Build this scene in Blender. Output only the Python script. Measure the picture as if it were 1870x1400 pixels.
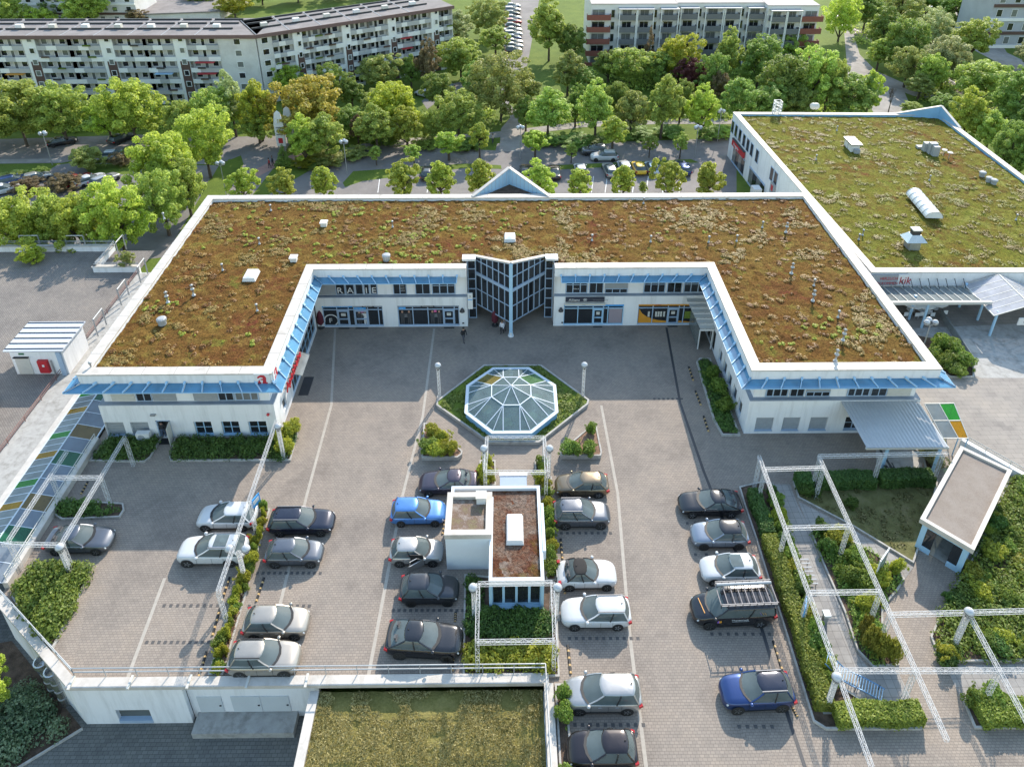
import bpy, math, random
import numpy as np
from mathutils import Vector, Matrix
from mathutils.geometry import tessellate_polygon
for _o in list(bpy.data.objects): bpy.data.objects.remove(_o, do_unlink=True)
scene = bpy.context.scene
C = scene.collection
R_ = math.radians
# ------------------------------------------------------------------ camera (drone, lens shifted as in a perspective-corrected frame)
TH = R_(27.315); FPX = 1368.3; CXP, CYP = 935.0, 330.7; HC = 48.07; PSI = R_(0.56)
cam = bpy.data.cameras.new('camera'); camo = bpy.data.objects.new('camera', cam); C.objects.link(camo)
cam.sensor_fit = 'HORIZONTAL'; cam.sensor_width = 36.0; cam.lens = 36.0*FPX/1870.0
cam.shift_x = 0.0; cam.shift_y = -(700.0-CYP)/1870.0
cam.clip_start = 0.5; cam.clip_end = 3000
camo.location = (0, 0, HC); camo.rotation_euler = (math.pi/2-TH, 0, -PSI)
scene.camera = camo
# ------------------------------------------------------------------ sky and sun
SUN_EL = R_(34.5); SUN_AZ = math.atan2(0.37, 0.93)       # azimuth from +Y towards +X
w = bpy.data.worlds.new('World'); scene.world = w; w.use_nodes = True
nt = w.node_tree; nt.nodes.clear()
sky = nt.nodes.new('ShaderNodeTexSky'); sky.sky_type = 'NISHITA'; sky.sun_disc = False
sky.sun_elevation = SUN_EL; sky.sun_rotation = SUN_AZ; sky.air_density = 1.9; sky.dust_density = 0.8; sky.ozone_density = 3.0
bg = nt.nodes.new('ShaderNodeBackground'); bg.inputs[1].default_value = 0.15
wo = nt.nodes.new('ShaderNodeOutputWorld')
nt.links.new(sky.outputs[0], bg.inputs[0]); nt.links.new(bg.outputs[0], wo.inputs[0])
sl = bpy.data.lights.new('sun', 'SUN'); sl.energy = 3.2; sl.angle = R_(0.5); sl.color = (1.0, 0.90, 0.77)
so = bpy.data.objects.new('sun', sl); C.objects.link(so)
sd = Vector((math.sin(SUN_AZ)*math.cos(SUN_EL), math.cos(SUN_AZ)*math.cos(SUN_EL), math.sin(SUN_EL)))
so.rotation_euler = sd.to_track_quat('Z', 'Y').to_euler(); so.location = sd*300
scene.view_settings.view_transform = 'Standard'; scene.view_settings.look = 'None'
scene.view_settings.exposure = 1.14; scene.view_settings.gamma = 1.0
scene.render.engine = 'CYCLES'
scene.cycles.max_bounces = 8; scene.cycles.transparent_max_bounces = 16
# ------------------------------------------------------------------ surveying: photo pixel + height -> point in the place
_c, _s = math.cos(TH), math.sin(TH)
_FW = Vector((math.sin(PSI)*_c, math.cos(PSI)*_c, -_s)); _RT = Vector((math.cos(PSI), -math.sin(PSI), 0)); _UP = Vector((math.sin(PSI)*_s, math.cos(PSI)*_s, _c))
def P(u, v, z=0.0):
    d = _FW + (u-CXP)/FPX*_RT + (CYP-v)/FPX*_UP
    k = (z-HC)/d.z
    return Vector((d.x*k, d.y*k, z))
def px_per_m(p):
    return FPX/((Vector(p)-Vector((0, 0, HC))).dot(_FW))
def hgt(v, x, y):
    lo, hi = -20.0, 46.0
    for _ in range(40):
        m = (lo+hi)/2
        d = Vector((x, y, m-HC)); vv = CYP-FPX*d.dot(_UP)/d.dot(_FW)
        if vv > v: lo = m
        else: hi = m
    return m
# ------------------------------------------------------------------ materials
MATS = {}
def newmat(name):
    m = bpy.data.materials.new(name); m.use_nodes = True; m.node_tree.nodes.clear()
    return m, m.node_tree.nodes, m.node_tree.links
def N(nodes, t, **kw):
    n = nodes.new(t)
    for k, v in kw.items(): setattr(n, k, v)
    return n
def ramp(nodes, pts):
    r = nodes.new('ShaderNodeValToRGB'); e = r.color_ramp.elements
    while len(e) < len(pts): e.new(0.5)
    for i, (p, c) in enumerate(pts):
        e[i].position = p; e[i].color = (c[0], c[1], c[2], 1)
    return r
def mat(name, col, rough=0.6, var=0.15, scale=1.0, metal=0.0, bump=0.0, bscale=20.0, spec=0.5, coat=0.0, dirt=None, dscale=0.4, streak=None):
    if name in MATS: return MATS[name]
    m, n, l = newmat(name)
    out = N(n, 'ShaderNodeOutputMaterial'); b = N(n, 'ShaderNodeBsdfPrincipled')
    b.inputs['Roughness'].default_value = rough; b.inputs['Metallic'].default_value = metal
    b.inputs['Specular IOR Level'].default_value = spec; b.inputs['Coat Weight'].default_value = coat
    tc = N(n, 'ShaderNodeTexCoord')
    nz = N(n, 'ShaderNodeTexNoise'); nz.inputs['Scale'].default_value = scale; nz.inputs['Detail'].default_value = 6; nz.inputs['Roughness'].default_value = 0.65
    l.new(tc.outputs['Object'], nz.inputs['Vector'])
    c = col
    r = ramp(n, [(0.25, [x*(1-var) for x in c]), (0.75, [min(1, x*(1+var)) for x in c])])
    l.new(nz.outputs['Fac'], r.inputs[0]); src = r.outputs[0]
    if dirt:
        n2 = N(n, 'ShaderNodeTexNoise'); n2.inputs['Scale'].default_value = dscale; n2.inputs['Detail'].default_value = 8; n2.inputs['Roughness'].default_value = 0.7
        if streak:
            mp = N(n, 'ShaderNodeMapping'); mp.inputs['Scale'].default_value = (1, 1, streak); l.new(tc.outputs['Object'], mp.inputs[0]); l.new(mp.outputs[0], n2.inputs['Vector'])
        else: l.new(tc.outputs['Object'], n2.inputs['Vector'])
        r2 = ramp(n, [(0.48, (0, 0, 0)), (0.72, (1, 1, 1))]); l.new(n2.outputs['Fac'], r2.inputs[0])
        mx = N(n, 'ShaderNodeMixRGB'); mx.inputs[2].default_value = (*dirt, 1); l.new(r2.outputs[0], mx.inputs[0]); l.new(src, mx.inputs[1]); src = mx.outputs[0]
    l.new(src, b.inputs['Base Color'])
    if bump:
        n3 = N(n, 'ShaderNodeTexNoise'); n3.inputs['Scale'].default_value = bscale; n3.inputs['Detail'].default_value = 4
        l.new(tc.outputs['Object'], n3.inputs['Vector'])
        bp = N(n, 'ShaderNodeBump'); bp.inputs['Strength'].default_value = bump; bp.inputs['Distance'].default_value = 0.05
        l.new(n3.outputs['Fac'], bp.inputs['Height']); l.new(bp.outputs[0], b.inputs['Normal'])
    l.new(b.outputs[0], out.inputs[0]); MATS[name] = m
    return m
def paving(name, c1, c2, mortar, bw=0.24, bh=0.16, rot=0.0, stain=(0.13, 0.12, 0.11), offs=0.5):
    if name in MATS: return MATS[name]
    m, n, l = newmat(name)
    out = N(n, 'ShaderNodeOutputMaterial'); b = N(n, 'ShaderNodeBsdfPrincipled'); b.inputs['Roughness'].default_value = 0.85
    tc = N(n, 'ShaderNodeTexCoord'); mp = N(n, 'ShaderNodeMapping'); mp.inputs['Rotation'].default_value = (0, 0, rot)
    l.new(tc.outputs['Object'], mp.inputs[0])
    br = N(n, 'ShaderNodeTexBrick', offset=offs); br.inputs['Scale'].default_value = 1.0
    br.inputs['Brick Width'].default_value = bw; br.inputs['Row Height'].default_value = bh; br.inputs['Mortar Size'].default_value = 0.014
    br.inputs['Mortar Smooth'].default_value = 0.3
    br.inputs['Color1'].default_value = (*c1, 1); br.inputs['Color2'].default_value = (*c2, 1); br.inputs['Mortar'].default_value = (*mortar, 1)
    l.new(mp.outputs[0], br.inputs[0])
    nz = N(n, 'ShaderNodeTexNoise'); nz.inputs['Scale'].default_value = 0.22; nz.inputs['Detail'].default_value = 9; nz.inputs['Roughness'].default_value = 0.72
    l.new(tc.outputs['Object'], nz.inputs[0])
    r = ramp(n, [(0.28, (0.62, 0.62, 0.64)), (0.5, (1, 1, 1)), (0.74, (1.2, 1.16, 1.1))]); l.new(nz.outputs['Fac'], r.inputs[0])
    mx = N(n, 'ShaderNodeMixRGB', blend_type='MULTIPLY'); mx.inputs[0].default_value = 1.0
    l.new(br.outputs[0], mx.inputs[1]); l.new(r.outputs[0], mx.inputs[2])
    n2 = N(n, 'ShaderNodeTexNoise'); n2.inputs['Scale'].default_value = 1.7; n2.inputs['Detail'].default_value = 6; n2.inputs['Roughness'].default_value = 0.8
    l.new(tc.outputs['Object'], n2.inputs[0]); r2 = ramp(n, [(0.58, (0, 0, 0)), (0.78, (0.6, 0.6, 0.6))]); l.new(n2.outputs['Fac'], r2.inputs[0])
    m2 = N(n, 'ShaderNodeMixRGB'); m2.inputs[2].default_value = (*stain, 1); l.new(r2.outputs[0], m2.inputs[0]); l.new(mx.outputs[0], m2.inputs[1])
    l.new(m2.outputs[0], b.inputs['Base Color'])
    bp = N(n, 'ShaderNodeBump'); bp.inputs['Strength'].default_value = 0.5; bp.inputs['Distance'].default_value = 0.01; bp.invert = True
    l.new(br.outputs['Fac'], bp.inputs['Height']); l.new(bp.outputs[0], b.inputs['Normal'])
    l.new(b.outputs[0], out.inputs[0]); MATS[name] = m
    return m
def glass(name, tint, opac=0.35, rough=0.03):
    """thin pane: part tinted see-through, part reflecting"""
    if name in MATS: return MATS[name]
    m, n, l = newmat(name); out = N(n, 'ShaderNodeOutputMaterial')
    tr = N(n, 'ShaderNodeBsdfTransparent'); tr.inputs[0].default_value = (*tint, 1)
    gl = N(n, 'ShaderNodeBsdfPrincipled'); gl.inputs['Roughness'].default_value = rough; gl.inputs['Specular IOR Level'].default_value = 0.8
    tc = N(n, 'ShaderNodeTexCoord'); nz = N(n, 'ShaderNodeTexNoise'); nz.inputs['Scale'].default_value = 0.9; nz.inputs['Detail'].default_value = 5
    l.new(tc.outputs['Object'], nz.inputs[0])
    r = ramp(n, [(0.3, [x*0.55 for x in tint]), (0.7, [x*0.8 for x in tint])]); l.new(nz.outputs['Fac'], r.inputs[0]); l.new(r.outputs[0], gl.inputs['Base Color'])
    mx = N(n, 'ShaderNodeMixShader'); mx.inputs[0].default_value = opac
    l.new(tr.outputs[0], mx.inputs[1]); l.new(gl.outputs[0], mx.inputs[2]); l.new(mx.outputs[0], out.inputs[0]); MATS[name] = m
    return m
def leafmat(name, c_dark, c_light, trans=0.35, scale=0.6):
    if name in MATS: return MATS[name]
    m, n, l = newmat(name); out = N(n, 'ShaderNodeOutputMaterial')
    b = N(n, 'ShaderNodeBsdfPrincipled'); b.inputs['Roughness'].default_value = 0.55; b.inputs['Specular IOR Level'].default_value = 0.35
    t = N(n, 'ShaderNodeBsdfTranslucent'); g = N(n, 'ShaderNodeNewGeometry'); oi = N(n, 'ShaderNodeObjectInfo')
    tc = N(n, 'ShaderNodeTexCoord'); nz = N(n, 'ShaderNodeTexNoise'); nz.inputs['Scale'].default_value = scale; nz.inputs['Detail'].default_value = 3
    l.new(tc.outputs['Object'], nz.inputs[0])
    ad = N(n, 'ShaderNodeMath', operation='MULTIPLY_ADD'); ad.inputs[1].default_value = 0.5; l.new(g.outputs['Random Per Island'], ad.inputs[0])
    sc = N(n, 'ShaderNodeMath', operation='MULTIPLY'); sc.inputs[1].default_value = 0.55; l.new(nz.outputs['Fac'], sc.inputs[0]); l.new(sc.outputs[0], ad.inputs[2])
    r = ramp(n, [(0.15, c_dark), (0.85, c_light)]); l.new(ad.outputs[0], r.inputs[0])
    hs = N(n, 'ShaderNodeHueSaturation'); l.new(r.outputs[0], hs.inputs['Color'])
    mr = N(n, 'ShaderNodeMapRange'); mr.inputs[3].default_value = 1.2; mr.inputs[4].default_value = 1.75; l.new(oi.outputs['Random'], mr.inputs[0]); l.new(mr.outputs[0], hs.inputs['Value'])
    mr2 = N(n, 'ShaderNodeMapRange'); mr2.inputs[3].default_value = 0.485; mr2.inputs[4].default_value = 0.512; l.new(oi.outputs['Random'], mr2.inputs[0]); l.new(mr2.outputs[0], hs.inputs['Hue'])
    l.new(hs.outputs[0], b.inputs['Base Color'])
    hs2 = N(n, 'ShaderNodeHueSaturation'); hs2.inputs['Value'].default_value = 1.9; hs2.inputs['Hue'].default_value = 0.49; l.new(hs.outputs[0], hs2.inputs['Color']); l.new(hs2.outputs[0], t.inputs[0])
    mx = N(n, 'ShaderNodeMixShader'); mx.inputs[0].default_value = trans
    l.new(b.outputs[0], mx.inputs[1]); l.new(t.outputs[0], mx.inputs[2]); l.new(mx.outputs[0], out.inputs[0]); MATS[name] = m
    return m
def patchy(name, pts, scale, rough=0.9, detail=8, bump=0.6, bscale=6.0, scale2=None, pts2=None, w2=0.4, bdist=0.08):
    if name in MATS: return MATS[name]
    m, n, l = newmat(name); out = N(n, 'ShaderNodeOutputMaterial'); b = N(n, 'ShaderNodeBsdfPrincipled'); b.inputs['Roughness'].default_value = rough
    b.inputs['Specular IOR Level'].default_value = 0.2
    tc = N(n, 'ShaderNodeTexCoord'); nz = N(n, 'ShaderNodeTexNoise'); nz.inputs['Scale'].default_value = scale; nz.inputs['Detail'].default_value = detail; nz.inputs['Roughness'].default_value = 0.7
    l.new(tc.outputs['Object'], nz.inputs[0]); r = ramp(n, pts); l.new(nz.outputs['Fac'], r.inputs[0]); src = r.outputs[0]
    if pts2:
        n2 = N(n, 'ShaderNodeTexNoise'); n2.inputs['Scale'].default_value = scale2; n2.inputs['Detail'].default_value = 5; n2.inputs['Roughness'].default_value = 0.75
        l.new(tc.outputs['Object'], n2.inputs[0]); r2 = ramp(n, pts2); l.new(n2.outputs['Fac'], r2.inputs[0])
        mx = N(n, 'ShaderNodeMixRGB'); mx.inputs[0].default_value = w2; l.new(src, mx.inputs[1]); l.new(r2.outputs[0], mx.inputs[2]); src = mx.outputs[0]
    l.new(src, b.inputs['Base Color'])
    n3 = N(n, 'ShaderNodeTexNoise'); n3.inputs['Scale'].default_value = bscale; n3.inputs['Detail'].default_value = 5; l.new(tc.outputs['Object'], n3.inputs[0])
    bp = N(n, 'ShaderNodeBump'); bp.inputs['Strength'].default_value = bump; bp.inputs['Distance'].default_value = bdist
    l.new(n3.outputs['Fac'], bp.inputs['Height']); l.new(bp.outputs[0], b.inputs['Normal'])
    l.new(b.outputs[0], out.inputs[0]); MATS[name] = m
    return m
# palette
M_WALL = mat('white_render', (0.73, 0.735, 0.75), 0.85, 0.04, 0.7, bump=0.12, bscale=30, dirt=(0.56, 0.565, 0.57), dscale=1.3, streak=0.1)
M_COPE = mat('coping_metal', (0.50, 0.465, 0.425), 0.6, 0.12, 1.2, dirt=(0.36, 0.325, 0.285), dscale=0.8)
M_LEDGE = mat('slate_ledge', (0.24, 0.28, 0.34), 0.6, 0.15)
M_BLUE = mat('blue_paint', (0.20, 0.40, 0.62), 0.4, 0.08)
M_LBLUE = mat('pale_blue_paint', (0.34, 0.53, 0.70), 0.4, 0.06)
M_BFRAME = mat('grey_blue_frame', (0.33, 0.43, 0.56), 0.4, 0.06)
M_PANE = mat('dark_window_glass', (0.018, 0.021, 0.026), 0.04, 0.3, 0.8, spec=0.9)
M_PANE2 = mat('curtained_window_glass', (0.16, 0.17, 0.17), 0.08, 0.4, 1.5, spec=0.8)
M_SHUT = mat('grey_shutter', (0.30, 0.32, 0.34), 0.6, 0.1, 3)
M_SHUTL = mat('pale_shutter', (0.52, 0.51, 0.47), 0.6, 0.08, 3)
M_AWN = glass('blue_awning_glass', (0.16, 0.44, 0.68), 0.72, 0.15)
M_CLEAR = glass('dome_glass', (0.52, 0.66, 0.68), 0.26, 0.02)
M_GGREEN = glass('green_glass', (0.12, 0.62, 0.10), 0.35); M_GYEL = glass('yellow_glass', (0.85, 0.55, 0.03), 0.35)
M_GGREY = glass('grey_roof_glass', (0.55, 0.60, 0.60), 0.45, 0.1); M_GBLUE = glass('bluish_roof_glass', (0.50, 0.58, 0.66), 0.4, 0.15)
M_STEEL = mat('galvanised_steel', (0.38, 0.39, 0.40), 0.45, 0.12, 4, metal=0.5)
M_LATT = mat('white_lattice_steel', (0.54, 0.54, 0.54), 0.5, 0.06, 2)
M_DARK = mat('dark_metal', (0.035, 0.036, 0.04), 0.5, 0.2)
M_BLACK = mat('black_plastic', (0.015, 0.015, 0.016), 0.6, 0.2)
M_RED = mat('red_paint', (0.45, 0.02, 0.03), 0.5, 0.1)
M_MAROON = mat('maroon_fabric', (0.10, 0.012, 0.025), 0.8, 0.15)
M_WHITE = mat('white_paint', (0.66, 0.66, 0.66), 0.5, 0.04)
M_CONC = mat('concrete', (0.36, 0.35, 0.33), 0.9, 0.18, 2.0, bump=0.2, dirt=(0.20, 0.19, 0.17), dscale=1.2)
M_KERB = mat('kerb_stone', (0.40, 0.38, 0.35), 0.9, 0.2, 2.5, bump=0.2, dirt=(0.24, 0.22, 0.19), dscale=1.5)
M_ASPH = mat('asphalt', (0.18, 0.165, 0.158), 0.9, 0.25, 0.25, bump=0.3, bscale=30, dirt=(0.23, 0.208, 0.19), dscale=0.15)
M_PATH = mat('path_surface', (0.30, 0.275, 0.25), 0.95, 0.2, 0.5, bump=0.2, dirt=(0.20, 0.18, 0.16), dscale=0.4)
M_PAVE = paving('terrace_pavers', (0.285, 0.240, 0.20), (0.24, 0.20, 0.167), (0.165, 0.139, 0.116), 0.24, 0.15)
M_LANE = paving('lane_pavers', (0.265, 0.223, 0.187), (0.225, 0.19, 0.16), (0.15, 0.127, 0.107), 0.26, 0.17)
M_PAVED = paving('dark_pavers', (0.15, 0.15, 0.14), (0.12, 0.12, 0.112), (0.06, 0.06, 0.056), 0.34, 0.22)
M_SLAB = paving('square_slabs', (0.31, 0.295, 0.275), (0.255, 0.24, 0.225), (0.15, 0.14, 0.13), 0.5, 0.5, 0, offs=0.0)
M_DECK = paving('deck_pavers', (0.225, 0.20, 0.18), (0.18, 0.16, 0.145), (0.10, 0.09, 0.08), 0.24, 0.16, R_(45))
M_SAND = paving('sandy_pavers', (0.285, 0.255, 0.225), (0.25, 0.225, 0.20), (0.16, 0.14, 0.125), 0.9, 0.5)
M_SOIL = patchy('planter_soil', [(0.3, (0.05, 0.035, 0.025)), (0.7, (0.16, 0.11, 0.08))], 2.0, bscale=20)
M_MULCH = patchy('bark_mulch', [(0.3, (0.12, 0.07, 0.045)), (0.7, (0.32, 0.20, 0.14))], 4.0, bscale=25)
M_GRAVEL = patchy('roof_gravel', [(0.3, (0.12, 0.085, 0.065)), (0.6, (0.33, 0.28, 0.24))], 14.0, bscale=40, scale2=0.55, pts2=[(0.40, (0.34, 0.29, 0.25)), (0.50, (0.12, 0.055, 0.028)), (0.60, (0.15, 0.12, 0.025))], w2=0.55)
M_GRAVELP = patchy('pale_roof_gravel', [(0.3, (0.20, 0.165, 0.14)), (0.7, (0.36, 0.31, 0.27))], 18.0, bscale=50, scale2=0.8, pts2=[(0.4, (0.33, 0.28, 0.24)), (0.65, (0.22, 0.17, 0.13))], w2=0.4)
M_GRASS = patchy('lawn_grass', [(0.25, (0.045, 0.085, 0.012)), (0.55, (0.11, 0.16, 0.022)), (0.8, (0.19, 0.22, 0.04))], 0.35, bscale=3.0, bump=0.8, scale2=8.0, pts2=[(0.3, (0.05, 0.09, 0.015)), (0.7, (0.15, 0.19, 0.03))], w2=0.45)
M_BARK = mat('tree_bark', (0.085, 0.065, 0.05), 0.9, 0.35, 4.0, bump=0.5)
M_TYRE = mat('tyre_rubber', (0.018, 0.018, 0.018), 0.8, 0.2)
M_RIM = mat('alloy_rim', (0.45, 0.46, 0.48), 0.3, 0.1, metal=0.8)
M_CGLASS = glass('car_glass', (0.34, 0.42, 0.43), 0.42, 0.03)
M_LAMPG = mat('clear_lamp_globe', (0.42, 0.44, 0.46), 0.08, 0.15, 3, spec=0.9)
M_TAIL = mat('tail_light', (0.35, 0.01, 0.012), 0.2, 0.1); M_HEAD = mat('head_light', (0.55, 0.58, 0.60), 0.1, 0.2, 6, spec=0.8)
M_SKIN = mat('skin', (0.42, 0.24, 0.17), 0.6, 0.08)

def sedum(name, base, cush, fine):
    m, n, l = newmat(name); out = N(n, 'ShaderNodeOutputMaterial'); b = N(n, 'ShaderNodeBsdfPrincipled'); b.inputs['Roughness'].default_value = .95; b.inputs['Specular IOR Level'].default_value = .1
    tc = N(n, 'ShaderNodeTexCoord'); wn = N(n, 'ShaderNodeTexNoise'); wn.inputs['Scale'].default_value = 1.6; wn.inputs['Detail'].default_value = 4; l.new(tc.outputs['Object'], wn.inputs[0])
    va = N(n, 'ShaderNodeMixRGB', blend_type='LINEAR_LIGHT'); va.inputs[0].default_value = .45; l.new(tc.outputs['Object'], va.inputs[1]); l.new(wn.outputs['Color'], va.inputs[2])
    n1 = N(n, 'ShaderNodeTexNoise'); n1.inputs['Scale'].default_value = .15; n1.inputs['Detail'].default_value = 7; n1.inputs['Roughness'].default_value = .72; l.new(tc.outputs['Object'], n1.inputs[0]); r1 = ramp(n, base); l.new(n1.outputs['Fac'], r1.inputs[0])
    vo = N(n, 'ShaderNodeTexVoronoi'); vo.inputs['Scale'].default_value = 1.25; l.new(va.outputs[0], vo.inputs['Vector']); sx = N(n, 'ShaderNodeSeparateXYZ'); l.new(vo.outputs['Color'], sx.inputs[0]); r2 = ramp(n, cush); l.new(sx.outputs[0], r2.inputs[0])
    n4 = N(n, 'ShaderNodeTexNoise'); n4.inputs['Scale'].default_value = .5; n4.inputs['Detail'].default_value = 5; n4.inputs['Roughness'].default_value = .8; l.new(tc.outputs['Object'], n4.inputs[0]); r4 = ramp(n, [(.42, (0, 0, 0)), (.62, (1, 1, 1))]); l.new(n4.outputs['Fac'], r4.inputs[0])
    mx = N(n, 'ShaderNodeMixRGB'); l.new(r4.outputs[0], mx.inputs[0]); l.new(r1.outputs[0], mx.inputs[1]); l.new(r2.outputs[0], mx.inputs[2])
    n3 = N(n, 'ShaderNodeTexNoise'); n3.inputs['Scale'].default_value = 5.5; n3.inputs['Detail'].default_value = 7; n3.inputs['Roughness'].default_value = .75; l.new(tc.outputs['Object'], n3.inputs[0]); r3 = ramp(n, fine); l.new(n3.outputs['Fac'], r3.inputs[0])
    m2 = N(n, 'ShaderNodeMixRGB', blend_type='MULTIPLY'); m2.inputs[0].default_value = 1; l.new(mx.outputs[0], m2.inputs[1]); l.new(r3.outputs[0], m2.inputs[2]); l.new(m2.outputs[0], b.inputs['Base Color'])
    bp = N(n, 'ShaderNodeBump'); bp.inputs['Strength'].default_value = 1; bp.inputs['Distance'].default_value = .22; l.new(n3.outputs['Fac'], bp.inputs['Height']); l.new(bp.outputs[0], b.inputs['Normal']); l.new(b.outputs[0], out.inputs[0]); MATS[name] = m; return m
FINE = [(.32, (.30, .26, .22)), (.5, (.95, .95, .95)), (.7, (1.6, 1.55, 1.4))]
# ------------------------------------------------------------------ builders
rnd = random.Random(7)
ORG = {}
def tag(o, label=None, cat=None, group=None, kind=None):
    if label: o['label'] = label
    if cat: o['category'] = cat
    if group: o['group'] = group
    if kind: o['kind'] = kind
    return o
def thing(name, label, cat, loc=(0, 0, 0), group=None):
    o = bpy.data.objects.new(name, None); C.objects.link(o); o.location = loc; o.empty_display_size = 0.3
    ORG[o.name] = Vector(loc)
    return tag(o, label, cat, group)
def org(p): return ORG.get(p.name, Vector((0, 0, 0))) if p is not None else Vector((0, 0, 0))
def link(name, me, m=None, parent=None, loc=None, rz=0.0, scale=None):
    """place shared mesh data; loc is a world position (things are unrotated while they are being built)"""
    o = bpy.data.objects.new(name, me); C.objects.link(o)
    if m is not None and len(me.materials) == 0: me.materials.append(m)
    if parent is not None:
        o.parent = parent; ORG[o.name] = org(parent)
        if loc is not None:
            o.location = Vector(loc)-org(parent); ORG[o.name] = Vector(loc)
    elif loc is not None: o.location = loc; ORG[o.name] = Vector(loc)
    o.rotation_euler = (0, 0, rz)
    if scale: o.scale = scale
    return o
class MB:
    def __init__(s): s.v = []; s.f = []
    def add(s, vs, fs):
        k = len(s.v); s.v += [tuple(x) for x in vs]; s.f += [tuple(i+k for i in f) for f in fs]; return s
    def box(s, x0, x1, y0, y1, z0, z1):
        return s.add([(x0, y0, z0), (x1, y0, z0), (x1, y1, z0), (x0, y1, z0), (x0, y0, z1), (x1, y0, z1), (x1, y1, z1), (x0, y1, z1)],
                     [(3, 2, 1, 0), (4, 5, 6, 7), (0, 1, 5, 4), (1, 2, 6, 5), (2, 3, 7, 6), (3, 0, 4, 7)])
    def hexa(s, b, t):
        return s.add(list(b)+list(t), [(3, 2, 1, 0), (4, 5, 6, 7), (0, 1, 5, 4), (1, 2, 6, 5), (2, 3, 7, 6), (3, 0, 4, 7)])
    def obox(s, c, sz, rz=0.0):
        co, si = math.cos(rz), math.sin(rz); hx, hy, hz = sz[0]/2, sz[1]/2, sz[2]/2; q = []
        for z in (-hz, hz):
            for x, y in ((-hx, -hy), (hx, -hy), (hx, hy), (-hx, hy)):
                q.append((c[0]+x*co-y*si, c[1]+x*si+y*co, c[2]+z))
        return s.hexa(q[:4], q[4:])
    def quad(s, *p): return s.add(p, [tuple(range(len(p)))])
    def prism(s, pts, z0, z1):
        n = len(pts); a = sum(pts[i][0]*pts[(i+1) % n][1]-pts[(i+1) % n][0]*pts[i][1] for i in range(n))
        if a < 0: pts = pts[::-1]
        v = [(p[0], p[1], z0) for p in pts]+[(p[0], p[1], z1) for p in pts]
        f = [tuple(range(n-1, -1, -1)), tuple(range(n, 2*n))]+[(i, (i+1) % n, n+(i+1) % n, n+i) for i in range(n)]
        return s.add(v, f)
    def bar(s, p0, p1, w, h=None):
        h = h or w; p0 = Vector(p0); p1 = Vector(p1); d = (p1-p0).normalized()
        up = Vector((0, 0, 1)) if abs(d.z) < 0.95 else Vector((0, 1, 0))
        sd = d.cross(up).normalized()*w/2; u = sd.cross(d).normalized()*h/2
        b = [p0-sd-u, p0+sd-u, p1+sd-u, p1-sd-u]; t = [p0-sd+u, p0+sd+u, p1+sd+u, p1-sd+u]
        return s.hexa(b, t)
    def tube(s, p0, p1, r0, r1=None, n=8):
        r1 = r0 if r1 is None else r1; p0 = Vector(p0); p1 = Vector(p1); d = (p1-p0).normalized()
        a = d.orthogonal().normalized(); b = d.cross(a); v = []
        for p, r in ((p0, r0), (p1, r1)):
            for i in range(n):
                t = 2*math.pi*i/n; v.append(p+(a*math.cos(t)+b*math.sin(t))*r)
        f = [(i, (i+1) % n, n+(i+1) % n, n+i) for i in range(n)]+[tuple(range(n-1, -1, -1)), tuple(range(n, 2*n))]
        return s.add(v, f)
    def lathe(s, c, prof, n=12):
        v = []; f = []; m = len(prof)
        for r, z in prof:
            for i in range(n):
                t = 2*math.pi*i/n; v.append((c[0]+r*math.cos(t), c[1]+r*math.sin(t), c[2]+z))
        for j in range(m-1):
            for i in range(n): f.append((j*n+i, j*n+(i+1) % n, (j+1)*n+(i+1) % n, (j+1)*n+i))
        f += [tuple(range(n-1, -1, -1)), tuple(range((m-1)*n, m*n))]
        return s.add(v, f)
    def ball(s, c, r, n=12, m=8, sz=1.0):
        return s.lathe(c, [(max(0.001, r*math.sin(math.pi*j/m)), -r*sz*math.cos(math.pi*j/m)) for j in range(m+1)], n)
    def mesh(s, name, smooth=False, off=None):
        me = bpy.data.meshes.new(name)
        v = s.v if off is None else [(a-off[0], b-off[1], c-off[2]) for a, b, c in s.v]
        me.from_pydata(v, [], s.f); me.update()
        if smooth: me.polygons.foreach_set('use_smooth', [True]*len(me.polygons))
        return me
    def build(s, name, m, parent=None, smooth=False):
        o0 = org(parent); me = s.mesh(name, smooth, o0); me.materials.append(m)
        o = bpy.data.objects.new(name, me); C.objects.link(o)
        if parent is not None: o.parent = parent
        ORG[o.name] = o0
        return o
def one(name, m, label, cat, mb, group=None, smooth=False):
    return tag(mb.build(name, m, None, smooth), label, cat, group)
def sheet(name, pts, z, m, holes=None, kind='structure', parent=None):
    loops = [[Vector((p[0], p[1], z)) for p in pts]]+[[Vector((p[0], p[1], z)) for p in h] for h in (holes or [])]
    flat = [p for lp in loops for p in lp]; tri = tessellate_polygon(loops); mb = MB(); fs = []
    for t in tri:
        a, b, c = (flat[i] for i in t)
        fs.append(t if (b-a).cross(c-a).z > 0 else (t[0], t[2], t[1]))
    mb.add(flat, fs); o = mb.build(name, m, parent)
    if kind and parent is None: o['kind'] = kind
    return o
def PP(*uv, z=0.0): return [tuple(P(u, v, z))[:2] for u, v in uv]
def offset(poly, d):
    """offset a CCW polygon outward by d"""
    n = len(poly); r = []
    for i in range(n):
        a, b, c = Vector(poly[i-1]), Vector(poly[i]), Vector(poly[(i+1) % n])
        e1 = (b-a).normalized(); e2 = (c-b).normalized(); n1 = Vector((e1.y, -e1.x)); n2 = Vector((e2.y, -e2.x))
        k = (n1+n2); r.append(tuple(b+k*(d/(1+n1.dot(n2)))))
    return r
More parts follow.
